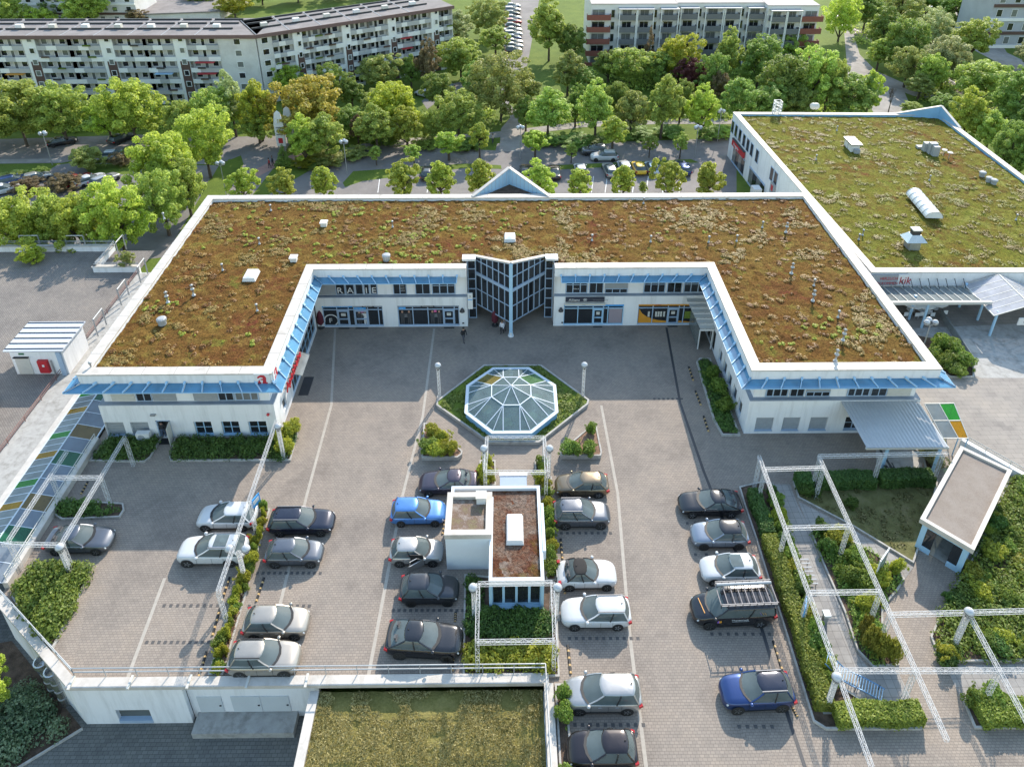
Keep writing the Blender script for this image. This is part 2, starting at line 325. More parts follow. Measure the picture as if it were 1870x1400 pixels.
class Frame:
    """a wall line p0->p1; s runs along it, d outward (right of travel), z up"""
    def __init__(s, p0, p1):
        s.p0 = Vector(p0[:2]); s.e = (Vector(p1[:2])-s.p0); s.L = s.e.length; s.e = s.e/s.L; s.n = Vector((s.e.y, -s.e.x)); s.rz = math.atan2(s.e.y, s.e.x)
    def pt(s, a, d, z): q = s.p0+s.e*a+s.n*d; return (q.x, q.y, z)
    def box(s, mb, a0, a1, d0, d1, z0, z1):
        b = [s.pt(a0, d1, z0), s.pt(a1, d1, z0), s.pt(a1, d0, z0), s.pt(a0, d0, z0)]; t = [s.pt(a0, d1, z1), s.pt(a1, d1, z1), s.pt(a1, d0, z1), s.pt(a0, d0, z1)]
        return mb.hexa(b, t)
def wall_open(mb, fr, a0, a1, z0, z1, th, ops, d=0.0):
    """wall from a0..a1 with rectangular openings (s0,s1,za,zb)"""
    xs = sorted({a0, a1} | {min(max(q, a0), a1) for o in ops for q in o[:2]})
    for i in range(len(xs)-1):
        m = (xs[i]+xs[i+1])/2; blk = sorted((o[2], o[3]) for o in ops if o[0] < m < o[1]); z = z0
        for za, zb in blk:
            if za > z+1e-4: fr.box(mb, xs[i], xs[i+1], d-th, d, z, za)
            z = zb
        if z1 > z+1e-4: fr.box(mb, xs[i], xs[i+1], d-th, d, z, z1)
WCACHE = {}
def win_mesh(kind, w, h, nx=2, nz=1, fw=0.07):
    """frame and pane meshes, centred at the sill, facing local -Y"""
    key = (kind, round(w, 2), round(h, 2), nx, nz)
    if key in WCACHE: return WCACHE[key]
    f = MB(); t = 0.04
    f.box(-w/2, w/2, -t, t, 0, fw); f.box(-w/2, w/2, -t, t, h-fw, h); f.box(-w/2, -w/2+fw, -t, t, fw, h-fw); f.box(w/2-fw, w/2, -t, t, fw, h-fw)
    for i in range(1, nx): x = -w/2+w*i/nx; f.box(x-fw/2, x+fw/2, -t*0.9, t*0.9, fw, h-fw)
    for j in range(1, nz): z = h*j/nz; f.box(-w/2+fw, w/2-fw, -t*0.8, t*0.8, z-fw/3, z+fw/3)
    p = MB().box(-w/2+fw/2, w/2-fw/2, -0.008, 0.008, fw/2, h-fw/2)
    WCACHE[key] = (f.mesh('window'), p.mesh('pane')); return WCACHE[key]
def put_window(parent, fr, a, d, z, w, h, nx=2, nz=1, mf=None, mp=None, name='window', fw=0.07, kind='w'):
    mf = mf or M_BFRAME; mp = mp or M_PANE
    fm, pm = win_mesh(kind+mf.name+mp.name, w, h, nx, nz, fw)
    o = link(name, fm, mf, parent, fr.pt(a, d, z), fr.rz)
    q = bpy.data.objects.new('pane', pm); C.objects.link(q); q.parent = o
    if len(pm.materials) == 0: pm.materials.append(mp)
    return o
def text(s, size, m, parent, loc, rx=math.pi/2, rz=0.0, depth=0.015, name='lettering', align='LEFT', mirror=False, sx=1.0):
    cu = bpy.data.curves.new('lettering', 'FONT'); cu.body = s; cu.size = size; cu.extrude = depth; cu.align_x = align; cu.resolution_u = 2
    t = bpy.data.objects.new('tmp', cu); me = bpy.data.meshes.new_from_object(t); bpy.data.objects.remove(t); bpy.data.curves.remove(cu)
    me.materials.clear(); me.materials.append(m)
    o = link(name, me, None, parent, loc, rz); o.rotation_euler = (rx, 0, rz); o.scale = (sx, 1, 1); return o
def lattice(mb, p0, p1, w=0.21, step=0.3, t=0.010, c=0.022):
    """square lattice girder"""
    p0 = Vector(p0); p1 = Vector(p1); d = p1-p0; L = d.length; d.normalize()
    up = Vector((0, 0, 1)) if abs(d.z) < 0.9 else Vector((0, 1, 0))
    a = d.cross(up).normalized(); b = a.cross(d); h = w/2
    cs = [a*h+b*h, -a*h+b*h, -a*h-b*h, a*h-b*h]
    for q in cs: mb.bar(p0+q, p1+q, c)
    n = max(2, int(L/step))
    for i in range(n+1):
        q = p0+d*(L*i/n)
        for k in range(4): mb.bar(q+cs[k], q+cs[(k+1) % 4], t)
    for i in range(n):
        q = p0+d*(L*i/n); r = p0+d*(L*(i+1)/n)
        for k in range(4):
            if (i+k) % 2 == 0: mb.bar(q+cs[k], r+cs[(k+1) % 4], t)
            else: mb.bar(q+cs[(k+1) % 4], r+cs[k], t)
# ------------------------------------------------------------------ foliage
def npmesh(name, V, Fq, m, nper=4):
    me = bpy.data.meshes.new(name); nv = len(V); nf = len(Fq)
    me.vertices.add(nv); me.vertices.foreach_set('co', np.asarray(V, dtype=np.float32).ravel())
    me.loops.add(nf*nper); me.polygons.add(nf)
    me.loops.foreach_set('vertex_index', np.asarray(Fq, dtype=np.int32).ravel())
    me.polygons.foreach_set('loop_start', np.arange(nf, dtype=np.int32)*nper)
    me.update(calc_edges=True); me.validate()
    if m: me.materials.append(m)
    return me
def leaves(points, normals, size, rs, jit=0.9, aspect=0.62):
    """one folded leaf spray (quad) per point, roughly facing its normal"""
    n = len(points); nn = normals+rs.normal(0, jit, (n, 3))*0.6
    nn /= np.linalg.norm(nn, axis=1, keepdims=True)+1e-9
    a = np.cross(nn, rs.normal(0, 1, (n, 3))); a /= np.linalg.norm(a, axis=1, keepdims=True)+1e-9
    b = np.cross(nn, a); s = size*(0.6+0.8*rs.rand(n, 1))
    V = np.empty((n, 4, 3)); V[:, 0] = points-a*s; V[:, 1] = points-b*s*aspect+nn*s*0.2; V[:, 2] = points+a*s; V[:, 3] = points+b*s*aspect+nn*s*0.2
    return V.reshape(-1, 3), np.arange(n*4).reshape(n, 4)
def blob_points(blobs, n, rs, shell=0.55):
    B = np.array(blobs, dtype=float); vol = (B[:, 3]*B[:, 4]+B[:, 4]*B[:, 5]+B[:, 3]*B[:, 5]); pr = vol/vol.sum()
    i = rs.choice(len(B), n, p=pr); d = rs.normal(0, 1, (n, 3)); d /= np.linalg.norm(d, axis=1, keepdims=True)
    r = shell+(1-shell)*rs.rand(n, 1)**0.6
    return B[i, :3]+d*r*B[i, 3:6], d/B[i, 3:6]*B[i, 3:6].mean(axis=1, keepdims=True)
def leaf_mesh(name, blobs, n, size, m, seed, zmin=0.02):
    rs = np.random.RandomState(seed); p, d = blob_points(blobs, n, rs); k = p[:, 2] > zmin
    V, F = leaves(p[k], d[k], size, rs); return npmesh(name, V, F, m)
def inpoly(x, y, poly):
    c = False; n = len(poly)
    for i in range(n):
        x1, y1 = poly[i]; x2, y2 = poly[(i+1) % n]
        if (y1 > y) != (y2 > y) and x < (x2-x1)*(y-y1)/(y2-y1+1e-12)+x1: c = not c
    return c
def scatter(poly, n, rr, margin=0.0):
    xs = [p[0] for p in poly]; ys = [p[1] for p in poly]; r = []; k = 0
    while len(r) < n and k < n*60:
        k += 1; x = rr.uniform(min(xs), max(xs)); y = rr.uniform(min(ys), max(ys))
        if inpoly(x, y, poly): r.append((x, y))
    return r
def ray(u, v): return _FW+(u-CXP)/FPX*_RT+(CYP-v)/FPX*_UP
def onY(u, v, Y):
    d = ray(u, v); k = Y/d.y; return d.x*k, HC+d.z*k
def onX(u, v, X):
    d = ray(u, v); k = X/d.x; return d.y*k, HC+d.z*k
def vnoise(x, y, seed):
    rs = np.random.RandomState(seed); T = rs.rand(256, 256); xi = np.floor(x).astype(int); yi = np.floor(y).astype(int); fx = x-xi; fy = y-yi
    fx = fx*fx*(3-2*fx); fy = fy*fy*(3-2*fy); g = lambda a, b: T[a % 256, b % 256]
    return (g(xi, yi)*(1-fx)+g(xi+1, yi)*fx)*(1-fy)+(g(xi, yi+1)*(1-fx)+g(xi+1, yi+1)*fx)*fy
def fbm(x, y, seed, oct=4):
    r = 0; a = 0.5
    for i in range(oct): r = r+a*vnoise(x*2**i, y*2**i, seed+i); a *= 0.5
    return r
def green_roof(name, poly, z, res, m, parent, seed, amp=0.16):
    """planted roof surface: lumpy cushions as real relief"""
    xs = [p[0] for p in poly]; ys = [p[1] for p in poly]
    X = np.arange(min(xs), max(xs)+res*0.5, res); Y = np.arange(min(ys), max(ys)+res*0.5, res); gx, gy = np.meshgrid(X, Y, indexing='ij')
    cell = np.abs(vnoise(gx*1.1, gy*1.1, seed)-0.5)*2; lump = np.clip(fbm(gx*2.3, gy*2.3, seed+9, 3)-0.35, 0, 1)*(0.35+fbm(gx*0.22, gy*0.22, seed+3, 3)*1.4)
    gz = z+amp*lump*1.9+0.05*cell
    nx, ny = len(X), len(Y); idx = np.arange(nx*ny).reshape(nx, ny)
    cxm = (gx[:-1, :-1]+gx[1:, 1:])/2; cym = (gy[:-1, :-1]+gy[1:, 1:])/2
    keep = np.array([[inpoly(a, b, poly) for a, b in zip(ra, rb)] for ra, rb in zip(cxm, cym)])
    F = np.stack([idx[:-1, :-1], idx[1:, :-1], idx[1:, 1:], idx[:-1, 1:]], -1)[keep]
    V = np.stack([gx.ravel(), gy.ravel(), gz.ravel()], -1)-np.array(org(parent))
    me = npmesh(name, V, F, m); me.polygons.foreach_set('use_smooth', [True]*len(me.polygons))
    o = bpy.data.objects.new(name, me); C.objects.link(o); o.parent = parent; ORG[o.name] = org(parent); return o
def tufts(name, pts, m, parent, seed, rmin, rmax, h, leaf=0.13, dens=34):
    rs = np.random.RandomState(seed); bl = []
    for x, y, z in pts:
        r = rs.uniform(rmin, rmax)
        for _ in range(rs.randint(1, 5)): bl.append((x+rs.normal(0, r*0.7), y+rs.normal(0, r*0.5), z, r*rs.uniform(0.5, 1), r*rs.uniform(0.5, 1), h*rs.uniform(0.5, 1.1)))
    p, d = blob_points(bl, len(bl)*dens, rs, 0.75); k = p[:, 2] > pts[0][2]-0.02; V, F = leaves(p[k], d[k]+np.array([0, 0, 0.6]), leaf, rs, 0.5)
    me = npmesh(name, V-np.array(org(parent)), F, m); o = bpy.data.objects.new(name, me); C.objects.link(o); o.parent = parent; o['kind'] = 'stuff'; return o
# ================================================================== main shop building
MBL = thing('shop_building', 'white U-shaped shopping building with planted red-brown roof and blue glass awnings', 'building', (0.4, 60.9, 0))
PERI = [(-33.9, 45.85), (-18.6, 45.85), (-18.6, 60.45), (19.55, 60.45), (19.55, 45.85), (34.7, 45.85), (34.7, 75.45), (-33.9, 75.45)]
LOW = offset(PERI, -0.5); UPP = offset(PERI, -0.88); AWO = offset(PERI, 0.92); TX0, TX1 = -3.85, 4.75
# roof and coping
M_SED = sedum('red_brown_sedum', [(.29, (.16, .026, .026)), (.39, (.14, .058, .020)), (.52, (.150, .084, .022)), (.70, (.185, .122, .030))], [(0, (.10, .045, .014)), (.3, (.20, .125, .03)), (.55, (.15, .07, .018)), (.75, (.25, .17, .045)), (.95, (.17, .155, .03))], FINE)
M_SEDG = sedum('green_sedum', [(.32, (.16, .035, .026)), (.41, (.145, .085, .02)), (.50, (.155, .135, .02)), (.66, (.145, .16, .022))], [(0, (.12, .08, .02)), (.3, (.175, .17, .03)), (.6, (.14, .155, .02)), (.85, (.22, .22, .05))], FINE)
M_TUFTY = leafmat('ochre_sedum', (0.085, 0.048, 0.012), (0.215, 0.150, 0.040), 0.1); M_TUFTL = leafmat('lime_sedum', (0.12, 0.15, 0.012), (0.28, 0.30, 0.04), 0.15)
M_TUFTR = leafmat('rust_sedum', (0.065, 0.022, 0.008), (0.165, 0.078, 0.022), 0.1)
RIN = offset(PERI, -0.85); RIN = RIN[:3]+[(TX0-.45, RIN[2][1]), (TX0-.45, 62.62), (-2.9, 62.68), (0.47, 59.75), (3.83, 62.68), (TX1+.45, 62.62), (TX1+.45, RIN[2][1])]+RIN[3:]
roof = green_roof('roof', RIN, 7.02, 0.16, M_SED, MBL, 11, 0.20); roof['label'] = 'planted roof of brown and red sedum'
rr = random.Random(5)
tp = [(x, y, 7.12) for x, y in scatter(offset(PERI, -1.0), 5200, rr)]
ta = np.array(tp); td = fbm(ta[:, 0]*.35, ta[:, 1]*.35, 4, 4)+.35*fbm(ta[:, 0]*.09, ta[:, 1]*.09, 8, 2)
tufts('ochre_sedum', [t for t, d_ in zip(tp, td) if d_ > .76], M_TUFTY, roof, 3, 0.12, 0.45, 0.12, 0.07, 40)
tufts('golden_sedum', [tp[i] for i in range(0, len(tp), 16)], leafmat('golden_sedum', (0.13, 0.075, 0.014), (0.30, 0.205, 0.048), .1), roof, 17, .14, .40, .12, .07, 44)
tufts('rust_sedum', [(x, y, 7.12) for x, y in scatter(offset(PERI, -1.0), 380, rr)], M_TUFTR, roof, 4, 0.12, 0.40, 0.11, 0.07, 40)
lp = []
for u, v, n, sp in ((740, 430, 50, 60), (520, 400, 40, 60), (700, 470, 45, 50), (1010, 375, 18, 40), (600, 470, 22, 40), (1230, 410, 10, 50), (1560, 600, 14, 40), (1500, 590, 8, 40), (470, 440, 14, 30), (880, 410, 30, 60), (660, 385, 25, 50), (300, 560, 16, 40), (410, 620, 5, 40), (1400, 640, 6, 30), (800, 470, 26, 40)):
    for _ in range(n):
        q = P(u+rr.gauss(0, sp), v+rr.gauss(0, sp*0.35), 7.15)
        if inpoly(q.x, q.y, offset(PERI, -1.3)): lp.append((q.x, q.y, 7.14))
tufts('lime_sedum', lp, M_TUFTL, roof, 6, 0.08, 0.24, 0.10, 0.07, 34)
def ring(mb, poly, d0, d1, z0, z1, skip=None, closed=True):
    a, b = offset(poly, d0), offset(poly, d1); n = len(poly)
    for i in range(n):
        j = (i+1) % n
        if skip and i in skip:
            x0, x1 = skip[i]
            for xa, xb in ((a[i][0], x0), (x1, a[j][0])):
                fa = xa == a[i][0]
                o0 = b[i] if fa else (x1, b[i][1]); o1 = (x0, b[i][1]) if fa else b[j]; i0 = a[i] if fa else (x1, a[i][1]); i1 = (x0, a[i][1]) if fa else a[j]
                mb.hexa([(*o0, z0), (*o1, z0), (*i1, z0), (*i0, z0)], [(*o0, z1), (*o1, z1), (*i1, z1), (*i0, z1)])
            continue
        mb.hexa([(*b[i], z0), (*b[j], z0), (*a[j], z0), (*a[i], z0)], [(*b[i], z1), (*b[j], z1), (*a[j], z1), (*a[i], z1)])
GAP = {2: (TX0, TX1)}
k = MB(); ring(k, PERI, -0.82, 0.06, 7.30, 7.42, GAP); k.build('coping', M_COPE, MBL)
k = MB(); ring(k, PERI, -0.80, 0.0, 6.35, 7.30, GAP); k.build('parapet', M_WALL, MBL)
k = MB(); ring(k, UPP, -0.35, 0.0, 3.7, 6.36, {2: (TX0, TX1)}); k.build('upper_wall', M_WALL, MBL)
k = MB(); ring(k, LOW, -0.9, -0.02, 3.62, 3.72, GAP); k.build('ledge', M_LEDGE, MBL)
JNT = MB().box(-.012, .012, -.45, .45, 0, .012).mesh('coping_joint'); JNT.materials.append(mat('dark_joint', (.20, .18, .16), .8))  # thin dark seam strips between the coping lengths
cpj = [o for o in MBL.children if o.name.startswith('coping')][0]
for i in range(8):
    p_, q_ = Vector(PERI[i]), Vector(PERI[(i+1) % 8]); L_ = (q_-p_).length; e_ = (q_-p_)/L_; nn_ = Vector((e_.y, -e_.x)); c_ = int(L_/2.4)
    for j in range(1, c_):
        w_ = p_+e_*(L_*j/c_)-nn_*.38
        if i == 2 and TX0-.3 < w_.x < TX1+.3: continue
        link('coping_joint', JNT, None, cpj, (w_.x, w_.y, 7.415), math.atan2(e_.y, e_.x))
# awnings
NP = [11, 10, 0, 10, 11, 20, 0, 20]
def awning(i, a0=None, a1=None, n=10, b0=None, b1=None):
    A0 = a0 or PERI[i]; A1 = a1 or PERI[(i+1) % 8]; B0 = b0 or AWO[i]; B1 = b1 or AWO[(i+1) % 8]
    root = MB(); f = lambda p, q, t: Vector(p).lerp(Vector(q), t)
    rail = MB(); rail.bar((*B0, 6.27), (*B1, 6.27), 0.06); aw = rail.build('awning', M_LBLUE, MBL)
    for j in range(n):
        t0, t1 = j/n+0.004, (j+1)/n-0.004; p0, p1 = f(A0, A1, t0), f(A0, A1, t1); q0, q1 = f(B0, B1, t0), f(B0, B1, t1)
        MB().hexa([(*q0, 6.30), (*q1, 6.30), (*p1, 6.42), (*p0, 6.42)], [(*q0, 6.32), (*q1, 6.32), (*p1, 6.44), (*p0, 6.44)]).build('awning_pane', M_AWN, aw)
    for j in range(n+1):
        p, q = f(A0, A1, j/n), f(B0, B1, j/n); b = MB(); b.bar((*p, 6.52), (*q, 6.36), 0.07, 0.10); b.bar((*p.lerp(q, 0.02), 6.62), (*p.lerp(q, 0.28), 6.52), 0.16, 0.14); b.build('bracket', M_LBLUE, aw)
for i in (0, 1, 3, 4, 5, 7): awning(i, n=NP[i])
awning(2, a1=(TX0-0.9, 60.45), b1=(TX0-0.9, 59.53), n=10); awning(2, a0=(TX1+0.6, 60.45), b0=(TX1+0.6, 59.53), n=10)
# lower walls with openings; openings are surveyed from the photo on each wall plane
frF = Frame(LOW[0], LOW[1]); frCL = Frame(LOW[1], LOW[2]); frCB = Frame(LOW[2], LOW[3]); frCR = Frame(LOW[3], LOW[4]); frFR = Frame(LOW[4], LOW[5]); frR = Frame(LOW[5], LOW[6]); frB = Frame(LOW[6], LOW[7]); frL = Frame(LOW[7], LOW[0])
def opF(fr, u0, u1, z0, z1, Y): x0 = onY(u0, 782, Y)[0]-fr.p0.x; x1 = onY(u1, 782, Y)[0]-fr.p0.x; return (x0, x1, z0, z1)
YF = LOW[0][1]
opsL = [opF(frF, 194, 228, 0.30, 1.80, YF), opF(frF, 240, 273, 0.30, 1.80, YF), opF(frF, 288, 314, 0.05, 1.98, YF), opF(frF, 356, 388, 0.30, 1.80, YF), opF(frF, 406, 438, 0.30, 1.80, YF), opF(frF, 455, 488, 0.30, 1.80, YF)]
opsR = [opF(frFR, 1378, 1410, 0.35, 1.80, YF), opF(frFR, 1427, 1458, 0.35, 1.80, YF), opF(frFR, 1476, 1508, 0.35, 1.80, YF), opF(frFR, 1540, 1571, 0.35, 1.80, YF), opF(frFR, 1588, 1620, 0.35, 1.80, YF)]
YB = LOW[2][1]
def opB(u0, u1, z0, z1): x0 = onY(u0, 580, YB)[0]-frCB.p0.x; x1 = onY(u1, 580, YB)[0]-frCB.p0.x; return (x0, x1, z0, z1)
SF = [opB(590, 700, 0.02, 2.62), opB(727, 839, 0.02, 2.62), opB(1029, 1138, 0.02, 2.62), opB(1164, 1276, 0.02, 2.62)]
XL, XR = LOW[1][0], LOW[3][0]
opsCL = [(4.9, 7.4, 0.02, 2.55), (8.1, 14.0, 0.3, 2.45), (1.9, 2.9, 0.9, 2.1)]
opsCR = [(8.75+i*1.63-3.0, 9.75+i*1.63-3.0, 0.5, 2.0) for i in range(5)]+[(0.6, 4.3, 0.02, 2.3)]
for nm, fr, ops in (('front_wall', frF, opsL), ('court_wall', frCL, opsCL), ('court_wall', frCR, opsCR), ('front_wall', frFR, opsR), ('side_wall', frR, []), ('side_wall', frL, [])):
    k = MB(); wall_open(k, fr, 0.353 if fr in (frCL, frCR, frL, frR) else 0.0, fr.L-(0.353 if fr in (frCL, frCR, frL, frR) else 0), -3.5 if nm == 'side_wall' else 0, 3.62, 0.35, ops); k.build(nm, M_WALL, MBL)
gx0, gx1 = TX0-frCB.p0.x, TX1-frCB.p0.x
k = MB(); wall_open(k, frCB, 0.0, gx0, 0, 3.62, 0.35, SF[:2]); k.build('court_wall', M_WALL, MBL)
k = MB(); wall_open(k, frCB, gx1, frCB.L, 0, 3.62, 0.35, SF[2:]); k.build('court_wall', M_WALL, MBL)
k = MB(); wall_open(k, frB, 0, frB.L, -3.5, 3.62, 0.35, []); k.build('rear_wall', M_WALL, MBL)
# dark interior behind the openings
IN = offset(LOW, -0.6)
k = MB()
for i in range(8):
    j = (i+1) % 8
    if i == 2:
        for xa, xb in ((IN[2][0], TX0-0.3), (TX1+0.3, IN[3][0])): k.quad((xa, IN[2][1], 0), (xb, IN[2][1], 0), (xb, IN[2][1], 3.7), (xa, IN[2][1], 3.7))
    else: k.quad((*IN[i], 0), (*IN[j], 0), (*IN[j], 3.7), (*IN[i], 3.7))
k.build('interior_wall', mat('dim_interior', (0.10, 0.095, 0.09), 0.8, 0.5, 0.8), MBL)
# ---- upper window band
def band(fr, items, z0=3.8, z1=5.85, a0=0.0, a1=None):
    a1 = a1 or fr.L; h = z1-z0
    for t, f0, f1 in items:
        x0, x1 = a0+(a1-a0)*f0, a0+(a1-a0)*f1; w = x1-x0; m = (x0+x1)/2
        if t == 'D': put_window(MBL, fr, m, 0.05, z0, w, h, 2, 1)
        elif t == 'O': put_window(MBL, fr, m, 0.05, z0, w, h, 1, 1)
        elif t == 'T': put_window(MBL, fr, m, 0.05, z0, w, h, 3, 2, fw=0.1)
        elif t == 'C': put_window(MBL, fr, m, 0.05, z0, w, h, 3, 1, mp=M_PANE2, fw=0.1)
        elif t in 'SLB':
            s = MB(); zb = z0 if t != 'B' else z0+0.55; n = int((z1-zb)/0.09)
            for j in range(n): fr.box(s, x0, x1, 0.02, 0.05+0.012*(j % 2), zb+j*(z1-zb)/n, zb+(j+0.93)*(z1-zb)/n)
            s.build('roller_shutter', M_SHUTL if t == 'L' else M_SHUT, MBL)
            if t == 'B': put_window(MBL, fr, m, 0.05, z0, w, 0.54, 3, 1)
uf = [Frame(UPP[i], UPP[(i+1) % 8]) for i in range(8)]
band(uf[0], [('L', .05, .19), ('D', .2, .295), ('S', .30, .44), ('S', .545, .69), ('D', .695, .79), ('C', .795, .94)])
band(uf[4], [('T', .07, .21), ('D', .22, .31), ('B', .32, .47), ('T', .575, .715), ('D', .72, .82), ('L', .825, .97)])
cbl = uf[2]; xl1 = TX0-UPP[2][0]; xr0 = TX1-UPP[2][0]
band(cbl, [('S', .015, .165), ('O', .165, .225), ('O', .228, .285), ('O', .29, .34), ('O', .345, .38), ('O', .385, .43), ('D', .53, .615), ('D', .67, .765), ('T', .775, .925)], a0=0, a1=xl1)
band(cbl, [('T', .075, .215), ('D', .225, .315), ('B', .325, .47), ('T', .57, .71), ('D', .72, .815), ('T', .825, .965)], a0=xr0, a1=cbl.L)
band(uf[1], [('D', .08, .2), ('T', .24, .42), ('S', .5, .65), ('D', .7, .8), ('T', .84, .96)]); band(uf[3], [('T', .06, .2), ('D', .25, .35), ('T', .45, .6), ('S', .64, .78), ('D', .82, .94)])
band(uf[5], [('T', .02+i*.16, .12+i*.16) for i in range(6)]); band(uf[7], [('T', .04+i*.16, .14+i*.16) for i in range(6)])
def fr_x(fr, a): return fr.p0.x+fr.e.x*a
# window lettering on the left half of the court
ulx = UPP[2][0]; zt = 4.0
for ch, f in (('R', .172), ('A', .236), ('I', .352), ('E', .392)): text(ch, 1.0, M_WHITE, MBL, (ulx+xl1*f, UPP[2][1]-0.12, zt), name='letter')
for ch, f in (('O', .172), ('T', .236)): text(ch, 1.0, M_WHITE, MBL, (ulx+xl1*f, UPP[2][1]-0.12, zt+1.05), name='letter')
for j in range(4): text('/'*7, 0.22, M_WHITE, MBL, (ulx+xl1*.575, UPP[2][1]-0.12, zt+0.2+j*0.3), name='lettering')
# ---- ground-floor windows
for j, (s0, s1, z0, z1) in enumerate(opsL):
    if j == 2: continue
    if j < 2:
        s = MB(); n = 12
        for q in range(n): frF.box(s, s0, s1, -0.22, -0.19-0.012*(q % 2), z0+q*(z1-z0)/n, z0+(q+0.94)*(z1-z0)/n)
        s.build('roller_shutter', M_SHUT, MBL)
    else: put_window(MBL, frF, (s0+s1)/2, -0.2, z0, s1-s0, z1-z0, 2, 2, mf=M_LBLUE)
    b = MB(); frF.box(b, s0-0.03, s1+0.03, -0.3, 0.06, z0-0.06, z0+0.005); b.build('window_sill', M_LBLUE if j > 1 else M_BFRAME, MBL)
for j, (s0, s1, z0, z1) in enumerate(opsR):
    if j < 3:
        s = MB(); n = 12
        for q in range(n): frFR.box(s, s0, s1, -0.16, -0.13-0.012*(q % 2), z0+q*(z1-z0)/n, z0+(q+0.94)*(z1-z0)/n)
        s.build('roller_shutter', M_SHUT, MBL)
    else: put_window(MBL, frFR, (s0+s1)/2, -0.16, z0, s1-s0, z1-z0, 2, 2, mf=M_BFRAME)
    b = MB(); frFR.box(b, s0-0.03, s1+0.03, -0.3, 0.05, z0-0.06, z0+0.005); b.build('window_sill', M_BFRAME, MBL)
# open staff door at the left front with a mat
s0, s1, z0, z1 = opsL[2]
b = MB(); frF.box(b, s0, s0+0.07, -0.25, 0.03, z0, z1); frF.box(b, s1-0.07, s1, -0.25, 0.03, z0, z1); frF.box(b, s0, s1, -0.25, 0.03, z1-0.07, z1); dr = b.build('door_frame', M_BFRAME, MBL)
q0 = frF.pt(s1-0.05, 0.02, 0); b = MB(); b.bar((q0[0], q0[1], z0+0.95), (q0[0]+0.12, q0[1]-0.95, z0+0.95), 0.05, 1.85); b.build('door', M_SHUTL, MBL)
b = MB(); frF.box(b, s0, s1, 0.15, 0.75, 0.045, 0.06); b.build('door_mat', M_BLACK, MBL)
# left wing court side: shop glazing, entrance, small window
put_window(MBL, frCL, 11.05, -0.15, 0.3, 5.9, 2.15, 5, 2, mf=M_LBLUE); put_window(MBL, frCL, 6.15, -0.15, 0.05, 2.5, 2.5, 3, 2, mf=M_LBLUE, name='entrance_door'); put_window(MBL, frCL, 2.4, -0.15, 0.9, 1.0, 1.2, 1, 1)
b = MB(); b.hexa([frCL.pt(4.7, 0.02, 2.75), frCL.pt(7.6, 0.02, 2.75), frCL.pt(7.6, 1.1, 2.45), frCL.pt(4.7, 1.1, 2.45)], [frCL.pt(4.7, 0.02, 2.8), frCL.pt(7.6, 0.02, 2.8), frCL.pt(7.6, 1.1, 2.5), frCL.pt(4.7, 1.1, 2.5)]); b.build('canopy', M_GGREY, MBL)
text('Apotheke', 1.15, M_RED, MBL, frCL.pt(2.3, 0.42, 2.75), rz=frCL.rz, depth=0.05, name='sign_lettering', sx=1.05)
for q in range(8):
    b = MB(); frCL.box(b, 2.5+q*0.62, 2.56+q*0.62, 0.0, 0.42, 3.0, 3.06); b.build('sign_bracket', M_DARK, MBL)
b = MB(); frCL.box(b, 4.9, 7.3, 0.35, 1.25, 0.005, 0.02); b.build('door_mat', M_DARK, MBL)
# pharmacy letter signs at the front corner of the left wing
def pharm(fr, a, z, rz):
    b = MB(); fr.box(b, a-0.62, a+0.62, 0.003, 0.09, z-0.1, z+1.08); s = b.build('sign_panel', M_WHITE, MBL)
    o = MB(); rs = [(0.0, 0.0), (0.28, 0.0), (0.30, 0.12), (0.22, 0.16), (0.30, 0.36), (0.46, 0.36), (0.42, 0.14), (0.36, 0.08), (0.44, 0.0), (0.78, 0.0), (0.82, 0.12), (0.70, 0.18), (0.74, 0.62), (0.62, 0.84), (0.34, 0.88), (0.12, 0.76), (0.02, 0.6), (0.10, 0.52), (0.20, 0.60), (0.34, 0.66), (0.48, 0.6), (0.46, 0.5), (0.26, 0.48), (0.12, 0.34), (0.06, 0.16)]
    fvs = [fr.pt(a-0.42+x, 0.10, z+0.06+y) for x, y in rs]; bvs = [fr.pt(a-0.42+x, 0.095, z+0.06+y) for x, y in rs]; n = len(rs)
    o.add(fvs, [tuple(range(n))]); o.build('pharmacy_emblem', M_RED, s)
    c = MB(); fr.box(c, a-0.25, a-0.07, 0.104, 0.108, z+0.40, z+0.45); fr.box(c, a-0.185, a-0.135, 0.104, 0.109, z+0.22, z+0.62); c.build('white_cross', M_WHITE, s)
pharm(Frame(PERI[0], PERI[1]), 14.55, 6.36, 0); pharm(Frame(PERI[1], PERI[2]), 0.75, 6.36, 0)
# right wing court side
for s0, s1, z0, z1 in opsCR[:5]:
    put_window(MBL, frCR, (s0+s1)/2, -0.2, z0, s1-s0, z1-z0, 1, 1); b = MB(); frCR.box(b, s0-0.03, s1+0.03, -0.3, 0.05, z0-0.05, z0+0.004); b.build('window_sill', M_WHITE, MBL)
put_window(MBL, frCR, 2.45, -0.1, 0.02, 3.7, 2.28, 4, 1, mf=M_WHITE)
